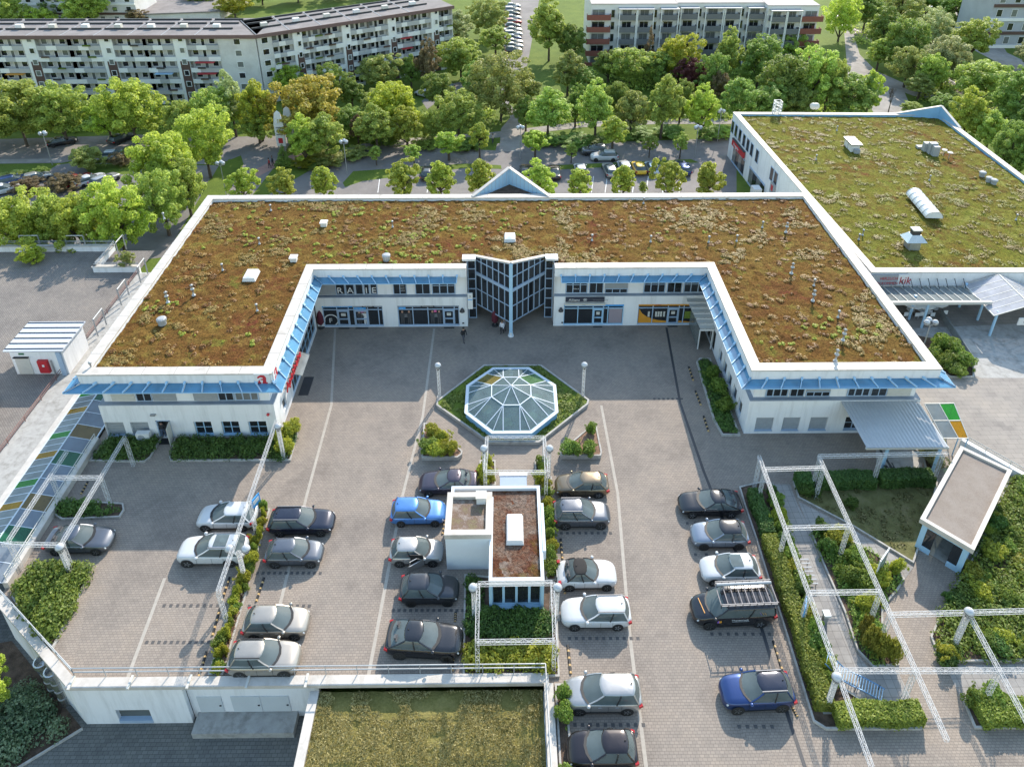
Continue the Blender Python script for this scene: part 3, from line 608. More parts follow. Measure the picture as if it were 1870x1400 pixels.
# stepped white entrance canopy in the right corner of the court
can = MB()
cx0, cx1 = 18.0, 20.0
for j in range(6):
    y = YB-0.05-j*0.62; z = 3.35-j*0.17; can.hexa([(cx0+j*0.12, y-0.62, z), (cx1, y-0.62, z), (cx1, y, z), (cx0+j*0.12, y, z)], [(cx0+j*0.12, y-0.62, z+0.05), (cx1, y-0.62, z+0.05), (cx1, y, z+0.05), (cx0+j*0.12, y, z+0.05)])
co = can.build('entrance_canopy', M_SHUTL, MBL)
for j in range(7):
    y = YB-0.05-j*0.62; z = 3.42-j*0.17; MB().box(cx0+min(j, 5)*0.12, cx1, y-0.05, y+0.02, z-0.12, z+0.06).build('canopy_rib', M_WHITE, co)
for (x, y) in ((18.65, 57.25), (19.9, 57.25)): MB().box(x-0.05, x+0.05, y-0.05, y+0.05, 0, 2.3).build('canopy_post', M_WHITE, co)
MB().box(18.62, 18.68, 57.3, 60.9, 0.05, 2.2).build('glass_screen', M_GGREY, co)
# wall lights and vents
for x, y in ((TX0-0.55, YB), (TX1+0.75, YB), (19.0, YB)):
    MB().lathe((x, y-0.12, 1.95), [(0.26, 0.0), (0.24, 0.1), (0.12, 0.34), (0.02, 0.44)], 10).build('wall_lamp', M_DARK, MBL)
for x in (TX0-0.5, TX1+0.95): MB().box(x-0.1, x+0.1, YB-0.03, YB, 0.35, 0.5).build('wall_vent', M_BLACK, MBL)
q = onY(490, 755, YF); MB().ball((q[0], YF-0.12, q[1]), 0.13).build('alarm_siren', M_RED, MBL); q = onY(280, 756, YF); MB().box(q[0]-0.2, q[0]+0.2, YF-0.2, YF, q[1]-0.06, q[1]+0.08).build('wall_lamp', M_STEEL, MBL)
q = onY(268, 795, YF)   # air conditioner
ac = MB().box(q[0]-0.55, q[0]+0.55, YF-0.6, YF-0.15, 0.32, 1.05).build('air_conditioner', M_WHITE, MBL); MB().tube((q[0]-0.12, YF-0.62, 0.68), (q[0]-0.12, YF-0.6, 0.68), 0.27, n=14).build('fan_grille', M_SHUT, ac)
# ---- shopfronts of the court
M_SIGNB = mat('bright_blue_sign', (0.06, 0.33, 0.72), 0.4, 0.05); M_SIGND = mat('dark_sign', (0.035, 0.04, 0.06), 0.4, 0.1); M_ORG = mat('orange_print', (0.62, 0.27, 0.03), 0.5, 0.08); M_MAUVE = mat('mauve_blind', (0.30, 0.25, 0.28), 0.6, 0.06)
M_PRINT = mat('poster_print', (0.55, 0.54, 0.50), 0.6, 0.3, 8)
def shopfront(op, cols, header, door_at, mf=M_BFRAME):
    s0, s1, z0, z1 = op; L = s1-s0; d = -0.18
    sf = MB(); frCB.box(sf, s0, s1, d-0.05, d+0.05, z0, z0+0.16); frCB.box(sf, s0, s1, d-0.05, d+0.05, 2.02, 2.12); frCB.box(sf, s0, s1, d-0.05, d+0.06, 2.40, z1)
    xs = [0.0]+cols+[1.0]
    for c in xs: a = s0+0.04+(L-0.08)*c; frCB.box(sf, a-0.045, a+0.045, d-0.06, d+0.06, z0, z1)
    o = sf.build('shopfront', mf, MBL)
    for i in range(len(xs)-1):
        a, b = s0+0.085+(L-0.08)*xs[i], s0+(L-0.08)*xs[i+1]
        p = MB(); frCB.box(p, a, b, d-0.02, d, 0.18, 2.02); p.build('pane', M_PANE, o); p = MB(); frCB.box(p, a, b, d-0.02, d, 2.12, 2.40); p.build('pane', M_PANE, o)
        if i in door_at:
            dd = MB(); fw = 0.11
            frCB.box(dd, a, a+fw, d+0.0, d+0.10, 0.06, 2.0); frCB.box(dd, b-fw, b, d, d+0.10, 0.06, 2.0); frCB.box(dd, a, b, d, d+0.11, 0.06, 0.26); frCB.box(dd, a, b, d, d+0.11, 1.86, 2.01); frCB.box(dd, a, b, d, d+0.11, 0.88, 0.98)
            do = dd.build('door', mf, o); hh = MB(); frCB.box(hh, a+0.03, a+0.22, d+0.11, d+0.16, 0.98, 1.05); hh.build('handle', M_STEEL, do)
            mm = MB(); frCB.box(mm, a, b, 0.12, 0.3, 0.008, 0.02); mm.build('door_mat', M_BLACK, MBL)
            pp = MB(); frCB.box(pp, a+L*.05, b-L*.05, d+0.004, d+0.012, 1.25, 1.6); pp.build('notice', M_PRINT, o)
    for f0, f1, za, zb, m, tx, ts, tm in header:
        h = MB(); frCB.box(h, s0+L*f0, s0+L*f1, d+0.065, d+0.10, za, zb); ho = h.build('sign_panel', m, o)
        if tx: text(tx, ts, tm, ho, frCB.pt(s0+L*f0+0.12, d+0.115, za+(zb-za)*0.22), rz=frCB.rz, depth=0.004)
    return o
s1_ = shopfront(SF[0], [.235, .43, .52, .75, .93], [(0, .5, 2.40, 2.66, M_SIGNB, 'ZAHNARZTPRAXIS', 0.30, M_WHITE), (.5, 1, 2.40, 2.60, M_LEDGE, None, 0, None), (.66, .86, 2.38, 2.62, M_SIGND, 'Thonenrock', 0.19, M_WHITE), (.53, .72, 2.13, 2.38, M_SIGNB, 'Tho  nrock', 0.18, M_WHITE)], (1, 3))
s2_ = shopfront(SF[1], [.24, .49, .74, .925], [(0, 1, 2.40, 2.60, M_LEDGE, None, 0, None), (.38, .60, 2.36, 2.64, M_SIGND, 'Thonenrock', 0.22, M_WHITE), (.02, .13, 2.12, 2.38, M_SIGNB, 'rock', 0.17, M_WHITE)], (3,))
s3_ = shopfront(SF[2], [.235, .49, .665, .745], [(-.01, 1.01, 2.36, 2.66, M_SIGNB, None, 0, None)], (2,), M_LBLUE)
s4_ = shopfront(SF[3], [.24, .49, .67, .75], [(0, .9, 2.38, 2.66, M_ORG, None, 0, None)], (2,))
def print_on(o, op, pts, m, d=-0.165, name='window_print'):
    s0, s1, z0, z1 = op; L = s1-s0; n = len(pts); b = MB(); b.add([frCB.pt(s0+L*x, d, z) for x, z in pts], [tuple(range(n))]); return b.build(name, m, o)
print_on(s4_, SF[3], [(.02, .2), (.48, .2), (.48, .42), (.36, .50), (.26, .66), (.16, .95), (.08, 1.35), (.02, 1.95)], M_ORG); print_on(s4_, SF[3], [(.68, .2), (.92, .2), (.92, .26), (.68, .42)], M_ORG)
for x in (.17, .29, .33, .37, .42): print_on(s4_, SF[3], [(x, .95), (x+.03, .95), (x+.03, 1.6), (x, 1.6)], M_PRINT)
print_on(s4_, SF[3], [(.77, .7), (.88, .7), (.88, 1.6), (.77, 1.6)], mat('green_poster', (0.14, 0.20, 0.03), 0.6, 0.3, 5)); print_on(s3_, SF[2], [(.76, .2), (.98, .2), (.98, 2.0), (.76, 2.0)], M_MAUVE)
text('Haarstudio', 0.16, M_RED, s4_, frCB.pt(SF[3][0]+1.6, -0.05, 2.46), depth=0.004)
def fig(o, op, x, m, flip=1):   # printed figure on a pane: head, torso, arm, legs
    for pts, mm in (([(x-.012, 1.62), (x+.012, 1.62), (x+.018, 1.8), (x, 1.9), (x-.018, 1.8)], M_SKIN), ([(x-.03, .95), (x+.03, .95), (x+.04, 1.58), (x-.04, 1.58)], m), ([(x-.028, .22), (x-.006, .22), (x, .95), (x-.03, .95)], m), ([(x+.006, .22), (x+.028, .22), (x+.03, .95), (x, .95)], m), ([(x+.03*flip, 1.35), (x+.07*flip, 1.05), (x+.085*flip, 1.15), (x+.045*flip, 1.5)], mm0)):
        print_on(o, op, pts, mm)
mm0 = mat('print_grey', (0.22, 0.22, 0.23), 0.6, 0.2); M_PB = mat('print_black', (0.05, 0.05, 0.055), 0.6, 0.3)
fig(s1_, SF[0], .60, M_PB); fig(s1_, SF[0], .70, M_WHITE, -1); fig(s2_, SF[1], .07, M_PB); fig(s2_, SF[1], .18, M_PB, -1); fig(s2_, SF[1], .56, M_PB); fig(s2_, SF[1], .67, M_PB, -1)
for o, op, x in ((s1_, SF[0], .65), (s2_, SF[1], .605)): print_on(o, op, [(x-.02, 1.68), (x+.025, 1.68), (x+.025, 1.95), (x-.02, 1.95)], mat('pink_print', (0.62, 0.12, 0.28), 0.6, 0.2))
b = MB(); c = frCB.pt(SF[0][0]+0.75, -0.16, 0.75)
for t in range(22):
    a0_, a1_ = math.pi*2*t/30-1.2, math.pi*2*(t+1)/30-1.2; b.quad(*[(c[0]+r*math.cos(a), c[1], c[2]+r*math.sin(a)) for r, a in ((0.62, a0_), (0.74, a0_), (0.74, a1_), (0.62, a1_))])
b.build('ring_emblem', M_WHITE, s1_); text('F', 0.8, M_WHITE, s1_, (c[0]-0.25, c[1]-0.005, c[2]-0.3), depth=0.004)
# insurance sign and pale awning box on the right
q0, q1 = onY(1033, 540, YB), onY(1104, 540, YB); sg = MB().box(q0[0], q1[0], YB-0.14, YB-0.02, 3.05, 3.60).build('sign_panel', M_SIGND, MBL)
text('Allianz', 0.42, M_WHITE, sg, (q0[0]+0.3, YB-0.155, 3.18), depth=0.006)
b = MB(); cc = (q0[0]+1.95, YB-0.15, 3.33)
for t in range(16):
    a0_, a1_ = math.pi*2*t/16, math.pi*2*(t+1)/16; b.quad(*[(cc[0]+r*math.cos(a), cc[1], cc[2]+r*math.sin(a)) for r, a in ((0.15, a0_), (0.18, a0_), (0.18, a1_), (0.15, a1_))])
for dx in (-0.07, 0, 0.07): b.quad((cc[0]+dx-0.02, cc[1], cc[2]-0.09), (cc[0]+dx+0.02, cc[1], cc[2]-0.09), (cc[0]+dx+0.02, cc[1], cc[2]+0.09), (cc[0]+dx-0.02, cc[1], cc[2]+0.09))
b.build('round_emblem', M_WHITE, sg); text('Generalvertretung', 0.20, mm0, sg, (q0[0]+2.7, YB-0.155, 3.24), depth=0.006)
q0, q1 = onY(1031, 555, YB), onY(1105, 555, YB); sg = MB().box(q0[0], q1[0], YB-0.24, YB-0.02, 2.66, 2.92).build('sign_panel', M_SHUTL, MBL); text('mode', 0.16, mm0, sg, (q0[0]+1.7, YB-0.25, 2.73), depth=0.004)
for ch, x in (('Allianz', xr0+(cbl.L-xr0)*.135),): text(ch, 0.22, M_WHITE, MBL, (UPP[2][0]+x-0.2, UPP[2][1]-0.12, 4.3), depth=0.004)
# ---- glazed V tower
TA = Vector((0.47, 59.45)); TL = Vector((-3.0, 62.6)); TR = Vector((3.93, 62.6)); ROWZ = [(1.68, 3.5), (3.58, 5.25), (5.62, 6.95)]
tw = MB(); tw.box(TA.x-0.17, TA.x+0.17, TA.y-0.17, TA.y+0.17, 0, 8.6); tower = tw.build('glass_tower', M_LBLUE, MBL)
MB().lathe((TA.x, TA.y, 0), [(0.32, 0.0), (0.30, 0.1), (0.22, 0.14), (0.2, 0.5)], 12).build('column_base', M_WHITE, tower)
for E_, sgn in ((TL, 1), (TR, -1)):
    f0 = Frame(E_, TA) if sgn == 1 else Frame(TA, E_); L = f0.L
    top = lambda a: (7.3+1.25*(a/L)) if sgn == 1 else (8.55-1.25*(a/L))
    fm = MB()
    for z in (1.62, 3.54, 6.98): f0.box(fm, 0, L, -0.05, 0.05, z-0.045, z+0.045)
    f0.box(fm, 0, L, -0.08, 0.09, 5.26, 5.60); ncol = 6
    for j in range(ncol+1):
        a = L*j/ncol; f0.box(fm, a-0.04, a+0.04, -0.07, 0.07, 1.6, top(min(max(a, 0), L)))
    b0, b1 = f0.pt(0, 0, top(0)), f0.pt(L, 0, top(L)); fm.bar(b0, b1, 0.16, 0.10); fm.build('mullions', M_BFRAME, tower)
    cp = MB(); cp.bar((b0[0], b0[1], b0[2]+0.12), (b1[0], b1[1], b1[2]+0.12), 0.34, 0.12); cp.build('coping', M_COPE, tower)
    for j in range(ncol):
        a0, a1 = L*j/ncol+0.04, L*(j+1)/ncol-0.04
        for z0, z1 in ROWZ: p = MB(); f0.box(p, a0, a1, -0.015, 0.0, z0, z1); p.build('pane', M_PANE, tower)
        p = MB(); p.hexa([f0.pt(a0, 0, 7.03), f0.pt(a1, 0, 7.03), f0.pt(a1, -0.015, 7.03), f0.pt(a0, -0.015, 7.03)], [f0.pt(a0, 0, top(a0)-0.04), f0.pt(a1, 0, top(a1)-0.04), f0.pt(a1, -0.015, top(a1)-0.04), f0.pt(a0, -0.015, top(a0)-0.04)]); p.build('pane', M_PANE, tower)
k = MB(); k.quad((TL.x, TL.y, 1.6), (TA.x, TA.y, 1.6), (TR.x, TR.y, 1.6)); k.build('soffit', M_WALL, tower)
MB().box(TX0-0.45, TL.x+0.02, 61.9, 62.75, 7.25, 7.5).build('coping', M_WHITE, tower); MB().box(TR.x-0.02, TX1+0.4, 61.9, 62.75, 7.25, 7.5).build('coping', M_WHITE, tower)
for x0, x1 in ((TX0+0.02, TL.x), (TR.x, TX1-0.02)):
    fm = MB(); fm.box(x0, x0+0.08, 62.3, 62.5, 0, 7.3); fm.box(x1-0.08, x1, 62.3, 62.5, 0, 7.3)
    for j in range(7): z = 0.05+j*1.2; fm.box(x0, x1, 62.32, 62.48, z-0.05, z+0.05); 
    fm.build('mullions', M_BFRAME, tower)
    for j in range(6): z = 0.05+j*1.2; MB().box(x0+0.08, x1-0.08, 62.38, 62.4, z+0.05, z+1.15).build('pane', M_PANE, tower)
# entrance recess under the tower
k = MB(); k.box(TX0-0.02, TX0, YB, 62.4, 0, 7.2); k.box(TX1, TX1+0.02, YB, 62.4, 0, 7.2); k.box(TX0, TX1, 64.6, 64.7, 0, 2.2); k.build('entrance_recess', M_WALL, tower)
for x in (-1.2, 0.5, 2.2): put_window(tower, Frame((x-0.8, 64.5), (x+0.8, 64.5)), 0.8, 0, 0.02, 1.55, 1.6, 2, 1, name='entrance_door')
k = MB(); k.box(TX0-0.62, TX0-0.2, 60.7, 60.86, 2.0, 4.0)
sg = MB().box(TX0+0.05, TX0+0.55, 60.5, 60.62, 2.5, 4.4).build('sign_panel', M_WHITE, tower); MB().box(TX0+0.07, TX0+0.53, 60.49, 60.5, 3.6, 3.7).build('blue_stripe', M_SIGNB, sg); text('X', 0.4, mm0, sg, (TX0+0.17, 60.49, 3.9), depth=0.004)
# ---- rear V parapet
RA = Vector((0.46, 78.8)); RL_ = Vector((-3.8, 74.9)); RR = Vector((5.0, 74.9))
k = MB()
for a, b in ((RL_, RA), (RA, RR)):
    n = Vector(((b-a).normalized().y, -(b-a).normalized().x))*0.12; za, zb = (7.42, 9.15) if a is RL_ else (9.15, 7.42)
    k.hexa([(*(a-n), 4.0), (*(b-n), 4.0), (*(b+n), 4.0), (*(a+n), 4.0)], [(*(a-n), za), (*(b-n), zb), (*(b+n), zb), (*(a+n), za)])
rv = k.build('rear_gable', M_LBLUE, MBL)
for a, b in ((RL_, RA), (RA, RR)):
    za, zb = (7.46, 9.19) if a is RL_ else (9.19, 7.46); cp = MB(); cp.bar((*a, za), (*b, zb), 0.42, 0.08); cp.build('coping', M_COPE, rv); c = (a+b)/2
    for t in np.linspace(0.1, 0.9, 9):
        q = a.lerp(b, t); zt = za+(zb-za)*t-0.1; d = (b-a).normalized(); n = Vector((-d.y, d.x))*0.13; n = n if n.y < 0 else -n; s = MB(); s.bar((q.x+n.x, q.y+n.y, 7.1), (q.x+n.x, q.y+n.y, zt), 0.05, 0.05); s.build('standing_seam', M_BFRAME, rv)
k = MB(); k.quad((*RL_, 7.0), (*RA, 7.0), (*RR, 7.0)); k.build('gable_roof', M_SOIL, rv)
# ---- roof fittings
def vent(u, v, kind, parent=None, z=7.12):
    parent = parent or roof; q = P(u, v, z); b = MB()
    if kind == 'pipe': b.lathe(q, [(0.14, 0), (0.13, 0.08), (0.07, 0.1), (0.07, 0.62), (0.13, 0.64), (0.13, 0.78), (0.02, 0.82)], 8); return b.build('vent_pipe', M_STEEL, parent, True)
    if kind == 'tall': b.lathe(q, [(0.2, 0), (0.19, 0.1), (0.09, 0.12), (0.09, 0.7), (0.2, 0.72), (0.2, 0.78), (0.1, 0.82), (0.1, 1.15), (0.18, 1.17), (0.03, 1.28)], 8); return b.build('vent_pipe', M_STEEL, parent, True)
    if kind == 'pot': b.lathe(q, [(0.34, 0), (0.34, 0.35), (0.42, 0.4), (0.42, 0.62), (0.28, 0.7), (0.02, 0.72)], 10); return b.build('roof_ventilator', M_SHUT, parent)
    if kind == 'box': b.box(q.x-0.3, q.x+0.3, q.y-0.3, q.y+0.3, z, z+0.4); b.box(q.x-0.38, q.x+0.38, q.y-0.38, q.y+0.38, z+0.4, z+0.5); return b.build('roof_ventilator', M_WHITE, parent)
for u, v, kd in ((717, 415, 'pipe'), (1345, 441, 'pipe'), (1435, 425, 'tall'), (1445, 500, 'tall'), (1486, 522, 'pipe'), (1484, 550, 'tall'), (1530, 580, 'pipe'), (1539, 622, 'tall'), (1525, 660, 'tall'), (1081, 440, 'pipe'), (1188, 442, 'pipe'), (1294, 443, 'pipe'), (307, 553, 'tall'), (354, 540, 'tall'), (474, 446, 'pipe'), (495, 385, 'pipe'), (407, 494, 'pipe'), (297, 592, 'pot'), (300, 400, 'pipe'), (706, 475, 'pot'), (592, 412, 'box'), (537, 476, 'box'), (1175, 352+20, 'pipe'), (1392, 416, 'pipe'), (470, 568, 'pipe'), (168, 675, 'pipe')): vent(u, v, kd)
def skylight(u, v, w, d, parent, z=7.15):
    q = P(u, v, z); b = MB(); b.hexa([(q.x-w/2-0.1, q.y-d/2-0.1, z), (q.x+w/2+0.1, q.y-d/2-0.1, z), (q.x+w/2+0.1, q.y+d/2+0.1, z), (q.x-w/2-0.1, q.y+d/2+0.1, z)], [(q.x-w/2, q.y-d/2, z+0.35), (q.x+w/2, q.y-d/2, z+0.35), (q.x+w/2, q.y+d/2, z+0.35), (q.x-w/2, q.y+d/2, z+0.35)])
    o = b.build('skylight', M_WHITE, parent); c = MB(); n = 6; V = []
    for i in range(n+1):
        for j in range(n+1):
            x, y = i/n*2-1, j/n*2-1; V.append((q.x+x*w*0.46, q.y+y*d*0.46, z+0.36+0.2*(1-x*x)*(1-y*y)))
    c.add(V, [(i*(n+1)+j, (i+1)*(n+1)+j, (i+1)*(n+1)+j+1, i*(n+1)+j+1) for i in range(n) for j in range(n)]); c.build('dome', mat('opal_plastic', (0.74, 0.75, 0.77), 0.25, 0.06), o, True)
skylight(931, 436, 1.0, 1.3, roof); skylight(459, 505, 1.05, 1.5, roof)
# ================================================================== ground, terrace, lower yard
LOWP = [(2.45, -20), (2.45, 27.3), (-26.5, 27.3), (-34.25, 32.5), (-34.25, 51.6), (-38.2, 51.6), (-38.2, 38.2), (-75, 38.2), (-75, -20)]
GB = -3.4
def PB(*uv): return PP(*uv, z=GB)
sheet('ground', [(-500, -60), (500, -60), (500, 800), (-500, 800)], GB, M_GRASS, [LOWP])
sheet('lower_yard', LOWP, -4.1, M_PAVED)
TERR = [(-26.6, 26.75), (2.45, 26.75), (2.45, -10), (60, -10), (60, 38.0), (35.6, 44.0), (35.6, 64.55), (-34.2, 64.55), (-34.2, 51.6), (-34.2, 32.17)]
sheet('terrace_paving', TERR, 0.0, M_PAVE)
sheet('drive_lane', PP((600, 736), (772, 736), (722, 905), (700, 1075), (672, 1238), (541, 1238), (588, 1050), (612, 905)), 0.004, M_LANE)
sheet('drive_lane', PP((1100, 736), (1243, 736), (1258, 800), (1290, 900), (1240, 960), (1262, 1110), (1310, 1290), (1420, 1400), (1175, 1400), (1140, 1180), (1120, 900)), 0.004, M_LANE)
sheet('drive_lane', PP((250, 860), (356, 860), (322, 1000), (232, 1238), (130, 1238), (165, 1075), (205, 950)), 0.004, M_LANE)
M_BAND = mat('pale_paver_band', (0.36, 0.325, 0.28), 0.9, 0.15, 3)
def strip(name, pts, wd, z, m, kind='structure'):
    p = [Vector(q) for q in pts]; l = []; r = []
    for i in range(len(p)):
        d = (p[min(i+1, len(p)-1)]-p[max(i-1, 0)]).normalized(); n = Vector((-d.y, d.x))*wd/2; l.append(tuple(p[i]+n)); r.append(tuple(p[i]-n))
    return sheet(name, l+r[::-1], z, m, kind=kind)
for a in (((612, 600), (605, 740), (560, 905), (500, 1150)), ((793, 600), (772, 760), (735, 905), (672, 1238)), ((1098, 740), (1128, 900), (1150, 1160), (1180, 1400)), ((301, 1055), (232, 1240))):
    strip('pale_paver_band', PP(*a), 0.22, 0.008, M_BAND)
strip('drain_channel', PP((1217, 598), (1242, 735), (1285, 860), (1345, 1010), (1395, 1160), (1440, 1310), (1470, 1400)), 0.22, 0.009, M_DARK)
strip('drain_channel', PP((1590, 793), (1633, 862)), 0.2, 0.009, M_DARK)
# bay markings: rows of dark setts
SETT = MB().box(-0.10, 0.10, -0.10, 0.10, 0, 0.012).mesh('dark_sett')
SETT.materials.append(mat('dark_sett_stone', (0.085, 0.08, 0.078), 0.9, 0.2))
def setts(u0, u1, v, n, lab):
    t = thing('bay_marking', lab, 'bay marking', P((u0+u1)/2, v, 0.004), 'dark sett rows between parking bays')
    for i in range(n): q = P(u0+(u1-u0)*i/(n-1), v, 0.005); link('dark_sett', SETT, None, t, q)
for u0, u1, v, n, lab in ((470, 585, 1046, 12, 'row of dark setts below the grey hatchback on the left'), (455, 565, 1106, 11, 'row of dark setts above the silver-beige hatchback'), (300, 410, 1105, 10, 'upper row of dark setts on the empty left bays'), (268, 392, 1172, 12, 'lower row of dark setts on the empty left bays'),
                          (718, 845, 1114, 13, 'row of dark setts between the black hatchback and the black coupe SUV'), (1025, 1115, 973, 9, 'row of dark setts below the dark grey SUV'), (1040, 1165, 1165, 11, 'row of dark setts below the white estate car'), (1050, 1175, 1323, 10, 'row of dark setts above the black and red hatchback'),
                          (1300, 1405, 1157, 8, 'row of dark setts in the shadow of the black van'), (1350, 1410, 1326, 5, 'row of dark setts below the blue SUV'), (1255, 1300, 955, 4, 'row of dark setts below the black saloon'), (1270, 1310, 1012, 3, 'row of dark setts below the grey car with black roof'), (1195, 1245, 728, 7, 'row of dark setts at the edge of the court shadow')): setts(u0, u1, v, n, lab)
# wheel stops: black rubber kerb with yellow blocks
STOP = MB(); [STOP.hexa([(-0.09, -0.8+i*0.4, 0), (0.09, -0.8+i*0.4, 0), (0.09, -0.8+i*0.4+0.28, 0), (-0.09, -0.8+i*0.4+0.28, 0)], [(-0.05, -0.8+i*0.4, 0.1), (0.05, -0.8+i*0.4, 0.1), (0.05, -0.8+i*0.4+0.28, 0.1), (-0.05, -0.8+i*0.4+0.28, 0.1)]) for i in range(4)]
STOPM = STOP.mesh('rubber'); STOPM.materials.append(M_BLACK)
STY = MB(); [STY.hexa([(-0.088, -0.52+i*0.4, 0), (0.088, -0.52+i*0.4, 0), (0.088, -0.4+i*0.4, 0), (-0.088, -0.4+i*0.4, 0)], [(-0.048, -0.52+i*0.4, 0.098), (0.048, -0.52+i*0.4, 0.098), (0.048, -0.4+i*0.4, 0.098), (-0.048, -0.4+i*0.4, 0.098)]) for i in range(4)]
STYM = STY.mesh('yellow_block'); STYM.materials.append(mat('faded_yellow', (0.50, 0.33, 0.14), 0.7, 0.2))
def stop(u0, v0, u1, v1, lab):
    a, b = P(u0, v0), P(u1, v1); c = (a+b)/2; t = thing('wheel_stop', lab, 'wheel stop', (c.x, c.y, 0.005), 'black and yellow rubber wheel stops'); t.rotation_euler[2] = math.atan2(b.y-a.y, b.x-a.x)-math.pi/2
    L = (b-a).length/1.6
    for n, me in (('rubber', STOPM), ('yellow_block', STYM)): o = bpy.data.objects.new(n, me); C.objects.link(o); o.parent = t; o.scale = (1, L, 1)
for s in ((1258, 670, 1266, 695, 'wheel stop beside the planted wall strip, farthest from camera'), (1270, 714, 1280, 740, 'wheel stop beside the planted wall strip, middle of three'), (1285, 760, 1294, 788, 'wheel stop beside the planted wall strip, nearest of three'), (482, 1055, 468, 1098, 'wheel stop in the bay above the silver-beige hatchback'), (419, 1054, 405, 1097, 'wheel stop left of the shrub strip, farthest one'), (402, 1110, 388, 1160, 'wheel stop left of the shrub strip, middle one'), (377, 1190, 363, 1235, 'wheel stop left of the shrub strip, by the railing'),
          (1024, 984, 1027, 1020, 'wheel stop behind the white cabriolet'), (1031, 1063, 1032, 1084, 'wheel stop under the white cabriolet tail'), (1037, 1178, 1042, 1230, 'wheel stop in the empty bay below the white estate car'), (832, 1118, 831, 1135, 'wheel stop in front of the black coupe SUV'), (828, 1190, 826, 1225, 'wheel stop by the railing below the black coupe SUV'), (1412, 1170, 1428, 1222, 'wheel stop in the bay below the black van'), (1447, 1290, 1456, 1308, 'wheel stop behind the blue SUV'), (160, 880, 148, 902, 'wheel stop beside the glass passage roof'), (813, 945, 808, 975, 'wheel stop between the blue estate car and the lift house')): stop(*s)
# ---- roads, lots and paths beyond the shops
sheet('parking_lot', PB((425, 400), (500, 350), (575, 306), (640, 274), (720, 268), (905, 275), (908, 262), (960, 262), (1100, 260), (1290, 254), (1345, 250), (1345, 430), (425, 430)), GB+0.03-0.022, M_ASPH)
sheet('street', PB((-80, 257), (140, 250), (270, 246), (440, 250), (525, 244), (530, 262), (505, 300), (470, 345), (425, 400), (380, 420), (445, 300), (440, 284), (400, 300), (260, 300), (150, 290), (112, 298), (-80, 300)), GB+0.03-0.018, M_ASPH)
sheet('parking_lot', PB((-80, 322), (75, 320), (105, 301), (150, 296), (260, 302), (400, 302), (300, 470), (200, 480), (-80, 470)), GB+0.03-0.024, mat('grey_lot_surface', (0.17, 0.16, 0.155), 0.9, 0.2, 0.3, bump=0.2, dirt=(0.12, 0.115, 0.11), dscale=0.2))
sheet('pavement_strip', PB((-80, 292), (112, 290), (112, 296), (-80, 301)), GB+0.03-0.012, M_PATH)
sheet('grass_verge', PB((-80, 302), (104, 301), (72, 319), (-80, 322)), GB+0.03-0.010, M_GRASS)
sheet('grass_verge', PB((152, 300), (240, 299), (238, 318), (165, 322)), GB+0.03-0.010, M_GRASS)
sheet('grass_verge', PB((355, 400), (372, 340), (418, 291), (434, 292), (418, 330), (390, 370), (340, 470), (300, 480)), GB+0.03-0.010, M_GRASS)
strip('brick_path', PB((452, 325), (500, 300), (545, 285), (545, 280)), 2.2, GB+0.03-0.008, mat('red_brick_path', (0.33, 0.20, 0.17), 0.9, 0.15, 2))
strip('path', PB((540, 303), (600, 288), (665, 268), (760, 257), (900, 247), (960, 240), (1060, 228), (1200, 222), (1340, 222)), 2.4, GB+0.03-0.008, M_PATH)
sheet('brick_path', PB((912, 277), (955, 277), (952, 235), (945, 205), (932, 192), (925, 196), (932, 215), (915, 235)), GB+0.03-0.006, M_PATH)
for pts in (((645, 313), (850, 299), (915, 302), (916, 309), (850, 307), (662, 331), (630, 342), (626, 334)), ((1012, 302), (1262, 291), (1276, 297), (1022, 310))): sheet('grass_verge', PB(*pts), GB+0.03-0.012, M_GRASS)
M_LINE = mat('road_marking', (0.62, 0.62, 0.60), 0.8, 0.15, 3)
for u in (690, 735, 780, 1050, 1080, 1105, 1130, 1155, 1180, 1210, 1240): strip('bay_line', PB((u, 352), (u+4, 322)), 0.12, GB+0.03-0.016, M_LINE)
sheet('street', PB((905, 190), (925, 110), (935, -30), (990, -30), (965, 110), (955, 150), (925, 195)), GB+0.03-0.02, M_ASPH)
sheet('street', PB((770, 185), (800, 160), (840, 150), (850, 165), (800, 185), (780, 200)), GB+0.03-0.02, M_ASPH)
sheet('path', PB((1540, 40), (1552, 38), (1570, 100), (1600, 130), (1650, 165), (1668, 205), (1600, 215), (1576, 170), (1548, 136)), GB+0.03-0.018, M_PATH)
sheet('path', PB((1600, 130), (1680, 165), (1720, 180), (1715, 186), (1670, 176), (1640, 165)), GB+0.03-0.014, M_PATH)
strip('street', PB((1880, 130), (1810, 95), (1790, 60), (1760, 10), (1740, -30)), 6.5, GB+0.03-0.016, M_PATH)
strip('tram_track', PB((1530, 20), (1545, 50), (1600, 75), (1700, 130), (1800, 190), (1890, 245)), 3.4, GB+0.03-0.02, mat('track_ballast', (0.16, 0.13, 0.11), 0.95, 0.25, 2, bump=0.3))
for o in (-0.72, 0.72):
    pts = PB((1530, 20), (1545, 50), (1600, 75), (1700, 130), (1800, 190), (1890, 245)); b = MB()
    for i in range(len(pts)-1):
        a, c = Vector(pts[i]), Vector(pts[i+1]); d = (c-a).normalized(); n = Vector((-d.y, d.x))*o; b.bar((*(a+n), GB+0.05), (*(c+n), GB+0.05), 0.08, 0.06)
    x = b.build('rail', M_STEEL); x['kind'] = 'structure'
